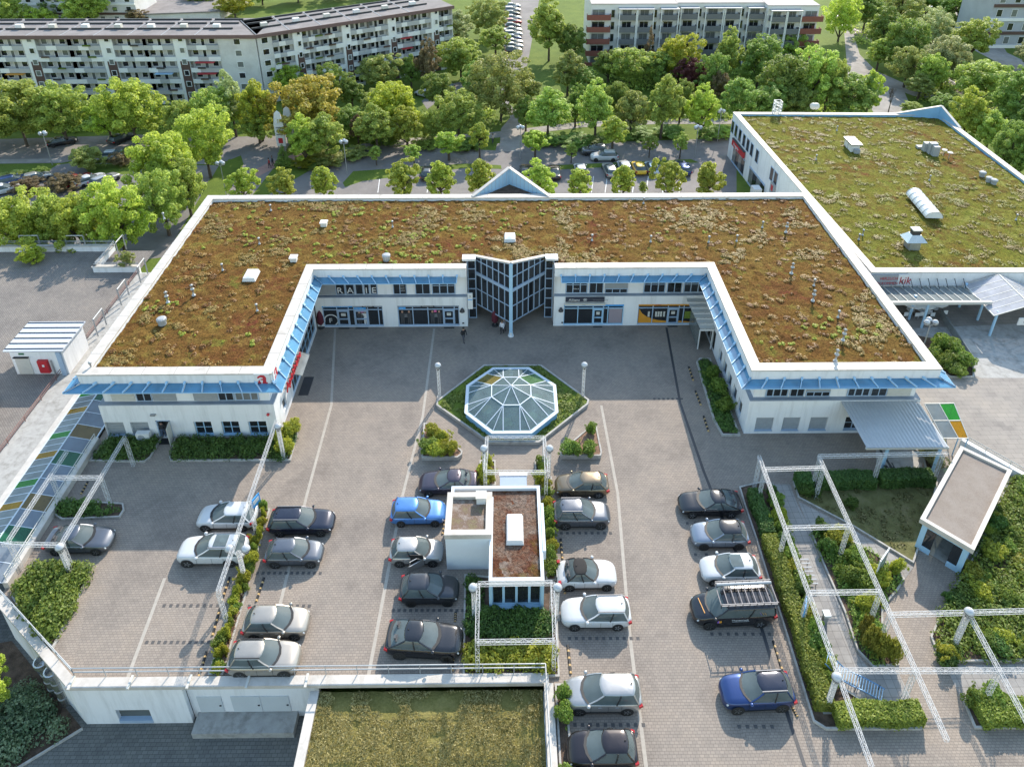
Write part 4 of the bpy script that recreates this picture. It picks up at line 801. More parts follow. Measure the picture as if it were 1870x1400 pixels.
# ---- plaza right of the shops
sheet('plaza', [(35.5, 44.2), (44.5, 36.0), (90, 30), (90, 64.6), (35.0, 64.6)], -0.006, M_SAND)
sheet('plaza_slabs', PP((1655, 600), (1880, 590), (1880, 690), (1792, 690), (1740, 672), (1705, 640)), -0.002, M_CONC)
sheet('paved_apron', PP((1600, 795), (1680, 795), (1690, 830), (1680, 862), (1600, 862)), 0.005, M_CONC)
# ---- terrace edge: retaining walls, coping, railing
RW = thing('retaining_wall', 'white retaining wall with doors and window below the front railing', 'wall', (-19.2, 26.6, -4.1))
frW1 = Frame((-26.6, 26.6), (-19.9, 26.6)); frW2 = Frame((-19.9, 26.95), (-11.7, 26.95))
k = MB(); q = onY(215, 1300, 26.6); wx = (q[0]+26.6-0.1, q[0]+26.6+2.0)
wall_open(k, frW1, 0, frW1.L, -4.1, -0.02, 0.3, [(wx[0], wx[1], -4.0, -2.6)]); k.build('wall', M_WALL, RW)
b = MB(); frW1.box(b, wx[0], wx[1], -0.3, -0.25, -3.75, -2.6); b.build('window', mat('dull_pane', (0.10, 0.11, 0.10), 0.3, 0.2), RW); b = MB(); frW1.box(b, wx[0], wx[1], -0.3, 0.04, -4.0, -3.72); b.build('window_sill', M_BFRAME, RW)
k = MB(); wall_open(k, frW2, 0, frW2.L, -4.1, -0.02, 0.3, []); k.build('wall', M_WALL, RW)
for x0, x1 in ((0.5, 2.0), (2.6, 4.4), (4.45, 6.2)):
    b = MB(); frW2.box(b, x0, x1, 0.0, 0.05, -3.5, -1.85); d = b.build('door', mat('pale_grey_door', (0.52, 0.55, 0.57), 0.5, 0.05), RW); h = MB(); frW2.box(h, x1-0.2, x1-0.08, 0.05, 0.1, -2.8, -2.72); h.build('handle', M_DARK, d)
MB().box(-19.6, -13.3, 25.7, 26.95, -4.1, -3.55).build('loading_step', M_CONC, RW)
k = MB(); p0, p1 = Vector((-26.6, 26.6)), Vector((-34.3, 32.1)); n = Vector((p1.y-p0.y, p0.x-p1.x)).normalized()*0.3
n = -n if n.x > 0 else n
k.hexa([(*(p0), -4.1), (*(p1), -4.1), (*(p1-n), -4.1), (*(p0-n), -4.1)], [(*(p0), -0.02), (*(p1), -0.02), (*(p1-n), -0.02), (*(p0-n), -0.02)]); k.build('wall', M_WALL, RW)
k = MB(); k.box(-26.7, 2.5, 26.35, 26.95, -0.02, 0.28); a, b2 = p0-n*1.0, p1-n*1.0
k.hexa([(*(p0+n*0.5), -0.02), (*(p1+n*0.5), -0.02), (*(p1-n*1.3), -0.02), (*(p0-n*1.3), -0.02)], [(*(p0+n*0.5), 0.27), (*(p1+n*0.5), 0.27), (*(p1-n*1.3), 0.27), (*(p0-n*1.3), 0.27)]); k.box(2.2, 2.75, 8, 26.35, -0.6, 0.279); k.build('coping', M_COPE, RW)
for j in range(5): x = -26.4+j*3.55; MB().box(x-0.07, x+0.07, 26.2, 27.0, 0.28, 0.40).build('bracket', M_SHUTL, RW)
def railing(name, lab, pts, z, h=0.9, step=2.0, m=None, lift=0.0):
    m = m or M_STEEL; t = thing(name, lab, 'railing', (*pts[0], z)); b = MB()
    for i in range(len(pts)-1):
        a, c = Vector(pts[i]), Vector(pts[i+1]); L = (c-a).length; nn = max(1, round(L/step))
        for zz in (h, h*0.55): MB().tube((*a, z+zz), (*c, z+zz), 0.035, n=6).build('rail', m, t)
        for j in range(nn+1):
            q = a.lerp(c, j/nn); MB().tube((*q, z), (*q, z+h), 0.03, n=6).build('post', m, t)
    return t
railing('railing', 'grey pipe railing along the terrace front edge above the lawn roof', [(-34.0, 32.3), (-26.4, 27.0), (2.3, 27.0), (2.45, 12)], 0.28, 0.85, 1.9)
# vent stacks against the left wall
for (u, v), lab in (((73, 1205), 'shiny round vent stack with cone mouth, left of the pair'), ((92, 1222), 'shiny round vent stack with cone mouth, right of the pair')):
    q = P(u, v, -0.4); t = thing('vent_stack', lab, 'vent stack', (q.x, q.y, -4.1), 'vent stacks at the corner wall'); mm = mat('bright_steel_duct', (0.62, 0.6, 0.56), 0.25, 0.1, 3, metal=0.9)
    b = MB(); b.lathe((q.x, q.y, -4.1), [(0.28, 0), (0.28, 2.9), (0.3, 2.95), (0.44, 3.25), (0.44, 3.6), (0.36, 3.62), (0.30, 3.2), (0.02, 3.15)], 14); b.build('duct', mm, t)
    for z in (-3.3, -2.5, -1.7): MB().lathe((q.x, q.y, z), [(0.31, 0), (0.31, 0.08)], 14).build('clamp_ring', M_STEEL, t)
sheet('garden_bed', [(-26.7, 26.3), (-34.4, 31.9), (-45, 30), (-45, 10), (-32.2, 22.2)], -4.09, M_SOIL)
k = MB(); pts = [(-26.7, 26.3), (-32.2, 22.2), (-45, 10)]
for i in range(2): k.bar((*pts[i], -4.03), (*pts[i+1], -4.03), 0.12, 0.14)
x = k.build('kerb', M_KERB); x['kind'] = 'structure'
# ---- lawn roof in front
AN = thing('annex_building', 'low annex with a dry meadow roof below the railing', 'building', (-4.6, 20, -4.1))
MB().box(-11.75, 2.2, -12, 26.34, -4.1, -0.55).build('wall', M_WALL, AN); MB().box(-12.0, -11.45, -12, 26.34, -0.6, -0.25).build('coping', M_COPE, AN)
M_MEAD = patchy('dry_meadow', [(0.3, (0.13, 0.125, 0.025)), (0.5, (0.22, 0.20, 0.05)), (0.7, (0.33, 0.285, 0.10))], 0.9, bump=1.0, bscale=8, scale2=7, pts2=[(0.3, (0.075, 0.07, 0.02)), (0.7, (0.25, 0.21, 0.085))], w2=0.5)
mr = green_roof('meadow_roof', [(-11.45, 8), (2.2, 8), (2.2, 26.34), (-11.45, 26.34)], -0.55, 0.2, M_MEAD, AN, 31, 0.12)
# ---- car deck on the left with its hut
sheet('car_deck', [(-41.6, 38.2), (-41.6, 75.5), (-80, 75.5), (-80, 38.2)], 0.002, M_DECK)
sheet('deck_walkway', [(-41.6, 38.2), (-38.2, 38.2), (-38.2, 51.6), (-33.5, 51.6), (-33.5, 70.9), (-41.6, 70.9)], -0.004, M_CONC)
DW = thing('deck_parapet', 'white parapet wall at the far end of the car deck, with a corner notch', 'wall', (-50, 75.7, 0))
for x0, x1, y0, y1 in ((-80, -46.3, 75.4, 75.75), (-46.6, -46.3, 71.2, 75.4), (-46.6, -41.4, 71.0, 71.3)):
    MB().box(x0, x1, y0, y1, GB-0.1, 0.72).build('wall', M_WALL, DW); MB().box(x0-0.08, x1+0.08, y0-0.08, y1+0.08, 0.72, 0.8).build('coping', M_COPE, DW)
railing('railing', 'white double rail on the car deck end wall', [(-62, 75.9), (-46.3, 75.9), (-46.3, 71.2), (-41.5, 71.2)], 0.78, 0.42, 2.4, M_SHUT)
railing('railing', 'long red-brown rail beside the coloured glass roof', [(-41.5, 71.0), (-41.5, 38.3)], 0.0, 0.55, 2.6, mat('rust_brown_rail', (0.20, 0.10, 0.085), 0.6, 0.15))
b = MB().box(-38.75, -38.15, 38.2, 51.8, -0.004, 0.30); one('kerb_wall', M_COPE, 'pale kerb wall along the high edge of the coloured glass roof', 'wall', b)
for (u, v), lab in (((58, 450), 'grey pipe hoop on the deck wall with a climber in it'), ((140, 450), 'grey pipe hoop on the deck wall right of the climber'), ((224, 460), 'grey pipe hoop frame at the notch corner of the deck'), ((263, 505), 'grey pipe hoop frame close to the planted roof, upper one'), ((228, 545), 'grey pipe hoop frame beside the planted roof edge, middle one'), ((186, 600), 'grey pipe hoop frame beside the planted roof edge, lowest one')):
    q = P(u, v, 0.4); t = thing('pipe_hoop', lab, 'hoop', q, 'pipe hoops round the car deck'); ax = v < 455
    w2 = 1.1 if ax else 0.0; w3 = 0.0 if ax else 0.9; hh = 1.9 if v < 455 else 2.2
    a, c = (q.x-w2, q.y-w3), (q.x+w2, q.y+w3)
    for e in (a, c): MB().tube((*e, 0.2), (*e, hh), 0.075, n=8).build('post', M_STEEL, t)
    MB().tube((*a, hh), (*c, hh), 0.075, n=8).build('crossbar', M_STEEL, t)
HUT = thing('plant_hut', 'white flat hut with ribbed metal roof and red cabinet on the car deck', 'hut', (-43, 56, 0))
MB().box(-45.6, -40.75, 54.3, 58.0, 0, 2.85).build('wall', M_WALL, HUT)
rf = MB().box(-45.9, -40.5, 54.0, 58.3, 2.85, 2.98).build('roof', mat('grey_sheet_roof', (0.50, 0.52, 0.56), 0.45, 0.06, 2), HUT)
for j in range(6): y = 54.3+j*0.76; MB().box(-45.88, -40.52, y-0.03, y+0.03, 2.98, 3.05).build('standing_seam', M_DARK, rf)
MB().box(-45.3, -44.0, 54.24, 54.3, 0.05, 1.95).build('door', M_SHUTL, HUT); MB().box(-45.35, -43.95, 54.1, 54.3, 2.0, 2.08).build('door_hood', M_BLACK, HUT)
rb = MB().box(-43.2, -42.3, 54.0, 54.3, 0.35, 1.75).build('red_cabinet', M_RED, HUT); MB().box(-42.8, -42.6, 53.98, 54.0, 1.1, 1.35).build('notice', M_WHITE, rb)
MB().tube((-42.0, 54.2, 0), (-42.0, 54.2, 1.7), 0.06).build('pipe', M_STEEL, HUT); MB().box(-41.3, -40.9, 54.1, 54.3, 0, 2.7).build('downpipe', M_BFRAME, HUT)
MB().box(-44.8, -44.3, 54.27, 54.3, 2.3, 2.5).build('number_sign', mat('green_sign', (0.02, 0.12, 0.06), 0.5), HUT)
HUT2 = thing('plant_hut', 'white hut with satellite-like roof units cut by the left edge', 'hut', (-48, 48, 0))
MB().box(-52, -45.4, 45.5, 51.2, 0, 3.0).build('wall', M_WALL, HUT2); MB().box(-52.2, -45.2, 45.3, 51.4, 3.0, 3.14).build('roof', M_SHUT, HUT2)
for x, y in ((-46.5, 50.3), (-47.4, 49.2)): MB().box(x-0.5, x+0.5, y-0.4, y+0.4, 3.14, 3.6).build('roof_unit', M_WHITE, HUT2)
# ---- coloured glass roof over the passage
GP = thing('passage_roof', 'low glass gable roof over the side passage with green and yellow panes', 'glass roof', (-36.3, 44, 0))
XE0, XRd, XE1 = -38.15, -36.35, -34.3; ZE, ZR = 0.32, 0.75; fr_ = MB()
for x, z in ((XE0, ZE), (XRd, ZR), (XE1, ZE-0.1)): fr_.bar((x, 33.2, z), (x, 51.5, z), 0.10)
n = 26; ys = [33.2+(51.5-33.2)*i/n for i in range(n+1)]
for y in ys: fr_.bar((XE0, y, ZE), (XRd, y, ZR), 0.05); 
for y in ys[::2]: fr_.bar((XRd, y, ZR), (XE1, y, ZE-0.1), 0.05)
fr_.build('frame', mat('pale_rib_paint', (.52, .58, .64), .45, .05), GP)
cyc = [M_GGREY, M_GGREEN, M_GGREY, M_GGREY, M_GYEL, M_GGREY, M_GGREY]
for i in range(n):
    y0, y1 = ys[i]+0.03, ys[i+1]-0.03; MB().hexa([(XE0, y0, ZE), (XRd, y0, ZR), (XRd, y1, ZR), (XE0, y1, ZE)], [(XE0, y0, ZE+0.015), (XRd, y0, ZR+0.015), (XRd, y1, ZR+0.015), (XE0, y1, ZE+0.015)]).build('pane', {1: M_GGREEN, 4: M_GYEL}.get((n-i) % 7, M_GGREY), GP)
dk = glass('dark_green_glass', (0.05, 0.32, 0.16), 0.4); by = glass('brown_glass', (0.45, 0.33, 0.12), 0.4)
for i in range(0, n, 2):
    y0, y1 = ys[i]+0.03, ys[min(i+2, n)]-0.03; MB().hexa([(XRd, y0, ZR), (XE1, y0, ZE-0.1), (XE1, y1, ZE-0.1), (XRd, y1, ZR)], [(XRd, y0, ZR+0.015), (XE1, y0, ZE-0.085), (XE1, y1, ZE-0.085), (XRd, y1, ZR+0.015)]).build('pane', {0: M_GBLUE, 1: M_GBLUE, 2: dk, 3: M_GBLUE, 4: by}[(i//2) % 5], GP)
b = MB().box(-34.28, -33.9, 33.0, 45.9, -0.02, 0.55); one('kerb_wall', M_COPE, 'white low wall between the terrace and the glass passage roof', 'wall', b)
railing('railing', 'white rail on the low wall beside the glass passage roof', [(-34.1, 33.2), (-34.1, 45.8)], 0.55, 0.55, 1.6, M_SHUTL)

pw = MB(); pw.box(-41.7, -33.4, 70.6, 70.95, GB-0.1, -0.01); pw.box(34.3, 36.8, 64.3, 64.6, GB-0.1, -0.01); pw.box(-41.7, -41.5, 70.9, 71.2, GB-0.1, -0.01)
x = pw.build('podium_wall', M_WALL); x['kind'] = 'structure'
# ================================================================== second shop building (right)
KB = thing('shop_building', 'white shop building at the right with green planted roof and glass arcade', 'building', (52, 85, GB))
ZK = 4.1
KP = [(37.9, 64.3), (66.8, 64.0), (67.4, 107.3), (35.5, 108.1)]
k = MB(); ring(k, KP, -0.7, 0.0, GB-0.1, ZK-0.1); k.build('wall', M_WALL, KB)
k = MB(); ring(k, KP, -0.75, 0.06, ZK-0.1, ZK+0.02); k.build('coping', M_COPE, KB)
kroof = green_roof('roof', offset(KP, -0.7), ZK-0.38, 0.26, M_SEDG, KB, 51, 0.14); kroof['label'] = 'planted roof of yellow-green sedum with red patches'
rr = random.Random(9); kin = offset(KP, -1.3)
tufts('olive_sedum', [(x, y, ZK-0.28) for x, y in scatter(kin, 330, rr)], leafmat('olive_sedum', (0.085, 0.068, 0.010), (0.20, 0.165, 0.026), 0.1), kroof, 13, 0.15, 0.6, 0.09, 0.08, 34)
tufts('green_sedum', [(x, y, ZK-0.28) for x, y in scatter(kin, 330, rr)], leafmat('grass_green_sedum', (0.085, 0.10, 0.010), (0.19, 0.20, 0.026), 0.15), kroof, 14, 0.15, 0.7, 0.12, 0.08, 34)
k = MB(); ring(k, KP, -0.72, -0.70, ZK-0.4, ZK-0.11); k.build('parapet_flashing', M_BLUE, KB)
# raised corner
a, b, c = Vector((60.5, 107.3)), Vector((66.6, 106.2)), Vector((67.4, 101.6)); k = MB()
for p, q, z0, z1 in ((a, b, ZK+0.02, 5.75), (b, c, 5.75, ZK+0.02)):
    d = (q-p).normalized(); n = Vector((d.y, -d.x))*0.15; k.hexa([(*(p-n), ZK-0.6), (*(q-n), ZK-0.6), (*(q+n), ZK-0.6), (*(p+n), ZK-0.6)], [(*(p-n), z0), (*(q-n), z1), (*(q+n), z1), (*(p+n), z0)])
cg = k.build('corner_gable', M_BLUE, KB)
for p, q, z0, z1 in ((a, b, ZK+0.05, 5.8), (b, c, 5.8, ZK+0.05)): k = MB(); k.bar((*p, z0), (*q, z1), 0.4, 0.08); k.build('coping', M_COPE, cg)
# left wall: upper windows, sign, shop entrances
frK = Frame(KP[3], KP[0])
def ks(u, v): y, z = onX(u, v, 35.9); return (frK.p0.y-y), z
for x, y in ((385, 580), (435, 640), (490, 720), (545, 820), (600, 900), (655, 980), (730, 1090), (950, 1340), (1005, 1420)):
    s_, z_ = ks(1300+x/9.335, 180+y/9.335); put_window(KB, frK, s_, 0.03, 0.9, 1.15, 2.0, 1, 1)
for s0, s1 in ((2.2, 7.4), (9.5, 15.5)):
    o = MB(); frK.box(o, s0, s1, 0.0, 0.12, GB+0.1, GB+0.35); frK.box(o, s0, s1, 0.0, 0.12, -0.75, -0.55); so_ = o.build('shopfront', M_BFRAME, KB); n = 4
    for i in range(n): p = MB(); frK.box(p, s0+(s1-s0)*i/n+0.06, s0+(s1-s0)*(i+1)/n-0.06, 0.01, 0.06, GB+0.35, -0.75); p.build('pane', M_PANE if i % 2 else M_PANE2, so_)
o = MB(); frK.box(o, 2.0, 7.2, 0.12, 0.35, -0.45, 0.55); sg = o.build('sign_panel', M_RED, KB); o = MB(); frK.box(o, 2.0, 7.2, 0.1, 0.4, 0.55, 0.68); o.build('sign_frame', M_DARK, sg); text('Drogerie', 0.6, M_WHITE, sg, frK.pt(2.8, 0.37, -0.2), rz=frK.rz)
o = MB(); frK.box(o, 17.3, 19.0, 0.02, 0.12, -0.6, 1.1); sg = o.build('sign_panel', M_SHUT, KB); o = MB(); frK.box(o, 17.7, 18.3, 0.12, 0.16, -0.1, 0.7); o.build('red_mark', M_RED, sg)
o = MB(); frK.box(o, 14.8, 16.2, 0.6, 1.7, -2.2, -0.9); o.build('hanging_sign', M_WHITE, KB)
# front: fascia sign, arcade of glass on posts
frKF = Frame(KP[0], KP[1]); YK = 64.2
q0, q1, q2 = onY(1603, 512, YK), onY(1637, 512, YK), onY(1656, 512, YK); sg = MB().box(q0[0]-1.0, q1[0], YK-0.14, YK-0.03, 2.55, 3.85).build('sign_panel', M_SHUT, KB)
text('HERZLICH', 0.5, M_RED, sg, (q0[0]+0.1, YK-0.16, 3.25), sx=0.8, depth=0.004); text('WILLKOMMEN', 0.5, M_RED, sg, (q0[0]-0.55, YK-0.16, 2.65), sx=0.8, depth=0.004)
sg2 = MB().box(q1[0]+0.02, q2[0], YK-0.16, YK-0.03, 2.5, 3.9).build('sign_panel', M_WHITE, KB); text('kik', 1.25, M_RED, sg2, (q1[0]+0.2, YK-0.18, 2.75), sx=0.85, depth=0.01)
AR = MB(); yb, yf = YK-0.05, 60.2
def arc_roof(x0, x1, n):
    for i in range(n):
        xa, xb = x0+(x1-x0)*i/n+0.03, x0+(x1-x0)*(i+1)/n-0.03; MB().hexa([(xa, yf, 3.0), (xb, yf, 3.0), (xb, yb, 2.35), (xa, yb, 2.35)], [(xa, yf, 3.02), (xb, yf, 3.02), (xb, yb, 2.37), (xa, yb, 2.37)]).build('arcade_pane', M_GGREY, arc)
    for i in range(n+1):
        x = x0+(x1-x0)*i/n; r = MB(); r.bar((x, yf, 3.06), (x, yb, 2.42), 0.07, 0.1); r.build('rafter', M_SHUTL, arc)
        if i % 1 == 0 and i > 3: MB().bar((x, YK-0.03, 3.3), (x, yb-0.9, 2.55), 0.05, 0.05).build('tie_rod', M_DARK, arc)
fa = MB().box(37.4, 48.3, yf-0.1, yf+0.15, 2.98, 3.3); arc = fa.build('arcade_roof', M_SHUTL, KB)
arc_roof(37.5, 47.6, 11); arc_roof(53.8, 64, 11); MB().box(53.6, 64, yf-0.1, yf+0.15, 2.98, 3.3).build('fascia', M_SHUTL, arc)
for x, y in ((41.5, 61.7), (42.1, 60.3), (48.5, 61.5), (48.3, 59.0), (53.6, 60.3), (53.6, 59.0), (47.8, 63.7)): MB().tube((x, y, 0), (x, y, 3.0), 0.13, n=10).build('post', M_LBLUE, arc)
# glazed gable porch
gx0, gx1, gy0, gy1, ge, gr_ = 47.7, 54.1, 58.6, 63.8, 2.75, 4.0; gxm = (gx0+gx1)/2
pr = MB(); pr.bar((gxm, gy0, gr_), (gxm, gy1, gr_), 0.1); pr.bar((gx0, gy0, ge), (gx0, gy1, ge), 0.1); pr.bar((gx1, gy0, ge), (gx1, gy1, ge), 0.1)
for j in range(7):
    y = gy0+(gy1-gy0)*j/6; pr.bar((gx0, y, ge), (gxm, y, gr_), 0.07); pr.bar((gxm, y, gr_), (gx1, y, ge), 0.07)
porch = pr.build('porch_roof', M_SHUTL, KB)
for j in range(6):
    ya, yb2 = gy0+(gy1-gy0)*j/6+0.05, gy0+(gy1-gy0)*(j+1)/6-0.05
    for xa, za, xb, zb in ((gx0, ge, gxm, gr_), (gxm, gr_, gx1, ge)): MB().hexa([(xa, ya, za), (xb, ya, zb), (xb, yb2, zb), (xa, yb2, za)], [(xa, ya, za+0.02), (xb, ya, zb+0.02), (xb, yb2, zb+0.02), (xa, yb2, za+0.02)]).build('porch_pane', glass('milky_glass', (0.72, 0.73, 0.78), 0.6, 0.2), porch)
sg = MB().box(50.2, 53.6, gy0-0.15, gy0-0.05, 1.7, 2.55).build('sign_panel', M_WHITE, KB); text('GARTEN', 0.45, mm0, sg, (50.7, gy0-0.17, 1.95), depth=0.004); MB().ball((51.6, gy0-0.16, 1.85), 0.12).build('painted_flower', M_ORG, sg)
k = MB()
for i in range(10): x = 39+i*2.6; k = MB(); k.box(x, x+2.3, YK-0.06, YK-0.01, 0.1, 2.1); k.build('shop_window', M_PANE2 if i % 3 else M_PANE, KB)
# roof fittings on the second building
def kbox(u, v, w, d, h, m, nm, rz=0.0): q = P(u, v, ZK-0.3); return MB().obox((q.x, q.y, ZK-0.3+h/2), (w, d, h), rz).build(nm, m, kroof)
for u, v in ((1551, 268), (1558, 275)):
    b_ = kbox(u, v, 1.1, 1.1, 1.0, M_WHITE, 'roof_ventilator'); q = P(u, v, ZK-0.3); MB().box(q.x-0.75, q.x+0.75, q.y-0.75, q.y+0.75, ZK+0.72, ZK+0.95).build('cap', M_STEEL, b_)
kbox(1564, 280, 0.7, 0.5, 0.6, M_SHUT, 'roof_ventilator')
for u, v, w, h in ((1690, 276, 0.9, 1.3), (1700, 280, 1.0, 1.6), (1706, 284, 0.8, 1.4), (1682, 270, 1.3, 0.3)): kbox(u, v, w, 0.7, h, M_SHUT, 'air_conditioner')
for u, v in ((1722, 285), (1732, 290)):
    q = P(u, v, ZK-0.3); o = MB().tube(q, (q.x, q.y, ZK+0.5), 0.04).build('antenna_mast', M_STEEL, kroof); MB().lathe((q.x, q.y, ZK+0.5), [(0.05, 0), (0.35, 0.12), (0.36, 0.16)], 12).build('dish', M_SHUT, o)
for u, v in ((1805, 332), (1814, 336), (1793, 322)): vent(u, v, 'pot', kroof, ZK-0.3)
for u, v in ((1490, 292), (1575, 430), (1568, 438), (1855, 402), (1528, 239), (1697, 330)): vent(u, v, 'pipe', kroof, ZK-0.3)
# barrel rooflight
a, b = P(1668, 358, ZK-0.2), P(1705, 402, ZK-0.2); d = (b-a); L = d.length; d.normalize(); nrm = Vector((-d.y, d.x, 0)); k = MB(); V = []; ns, na = 6, 10
for i in range(ns+1):
    for j in range(na+1): t = math.pi*j/na; V.append(a+d*(L*i/ns)+nrm*(0.95*math.cos(t))+Vector((0, 0, 0.25+0.85*math.sin(t))))
k.add(V, [(i*(na+1)+j, (i+1)*(na+1)+j, (i+1)*(na+1)+j+1, i*(na+1)+j+1) for i in range(ns) for j in range(na)]+[tuple(range(na+1)), tuple(range(ns*(na+1)+na, ns*(na+1)-1, -1))]); bl = k.build('barrel_rooflight', mat('opal_plastic', (0.7, 0.7, 0.7)), kroof)
for i in range(ns+1):
    r = MB()
    for j in range(na): t0, t1 = math.pi*j/na, math.pi*(j+1)/na; c0 = a+d*(L*i/ns); r.bar(c0+nrm*(0.98*math.cos(t0))+Vector((0, 0, 0.25+0.88*math.sin(t0))), c0+nrm*(0.98*math.cos(t1))+Vector((0, 0, 0.25+0.88*math.sin(t1))), 0.06, 0.04)
    r.build('rib', M_STEEL, bl)
# exhaust hood
q = P(1664, 452, ZK-0.3); k = MB(); k.box(q.x-0.6, q.x+0.6, q.y-0.6, q.y+0.6, q.z, q.z+1.1); hd = k.build('exhaust_hood', M_STEEL, kroof)
MB().hexa([(q.x-1.1, q.y-0.9, q.z+1.1), (q.x+1.1, q.y-0.9, q.z+1.1), (q.x+1.1, q.y+0.9, q.z+1.1), (q.x-1.1, q.y+0.9, q.z+1.1)], [(q.x-0.5, q.y-0.4, q.z+1.8), (q.x+0.5, q.y-0.4, q.z+1.8), (q.x+0.5, q.y+0.4, q.z+1.8), (q.x-0.5, q.y+0.4, q.z+1.8)]).build('hood_skirt', mat('bright_steel_duct', (0.6, 0.6, 0.6)), hd)
MB().box(q.x-0.42, q.x+0.42, q.y-0.35, q.y+0.35, q.z+1.8, q.z+2.3).build('hood_cap', M_DARK, hd); MB().box(q.x-0.5, q.x+0.5, q.y-0.42, q.y+0.42, q.z+2.3, q.z+2.42).build('cap_lid', M_SHUTL, hd)
q = P(1418, 207, ZK); k = MB(); lattice(k, (q.x, q.y, ZK), (q.x, q.y, ZK+2.0), 1.0, 0.5, 0.07, 0.08); k.build('antenna_frame', M_WHITE, KB)
for u in (1491, 1496): q = P(u, 205, ZK); MB().ball((q.x, q.y+1.5, ZK+0.4), 0.55, 10, 6).build('floodlight', M_SHUTL, KB)
# ================================================================== apartment blocks
M_APT = mat('grey_white_panel', (0.60, 0.595, 0.585), 0.9, 0.08, 0.3, dirt=(0.46, 0.45, 0.44), dscale=0.25); M_APTG = mat('grey_panel', (0.43, 0.435, 0.44), 0.9, 0.1, 0.5); M_BROWN = mat('brown_panel', (0.105, 0.06, 0.05), 0.8, 0.1); M_APTP = mat('pale_panel', (0.74, 0.74, 0.73), 0.9, 0.06, 0.4)
M_TAR = mat('tar_roof', (0.21, 0.19, 0.185), 0.95, 0.2, 0.4, dirt=(0.14, 0.125, 0.12), dscale=0.3); M_EAVE = mat('brown_eave', (0.16, 0.10, 0.095), 0.8, 0.1)
BALC = {}
def shared_box(nm, w, d, h, m):
    k_ = (nm, round(w, 2), round(d, 2), round(h, 2), m.name)
    if k_ not in BALC: BALC[k_] = MB().box(-w/2, w/2, -d, 0, 0, h).mesh(nm); BALC[k_].materials.append(m)
    return BALC[k_]
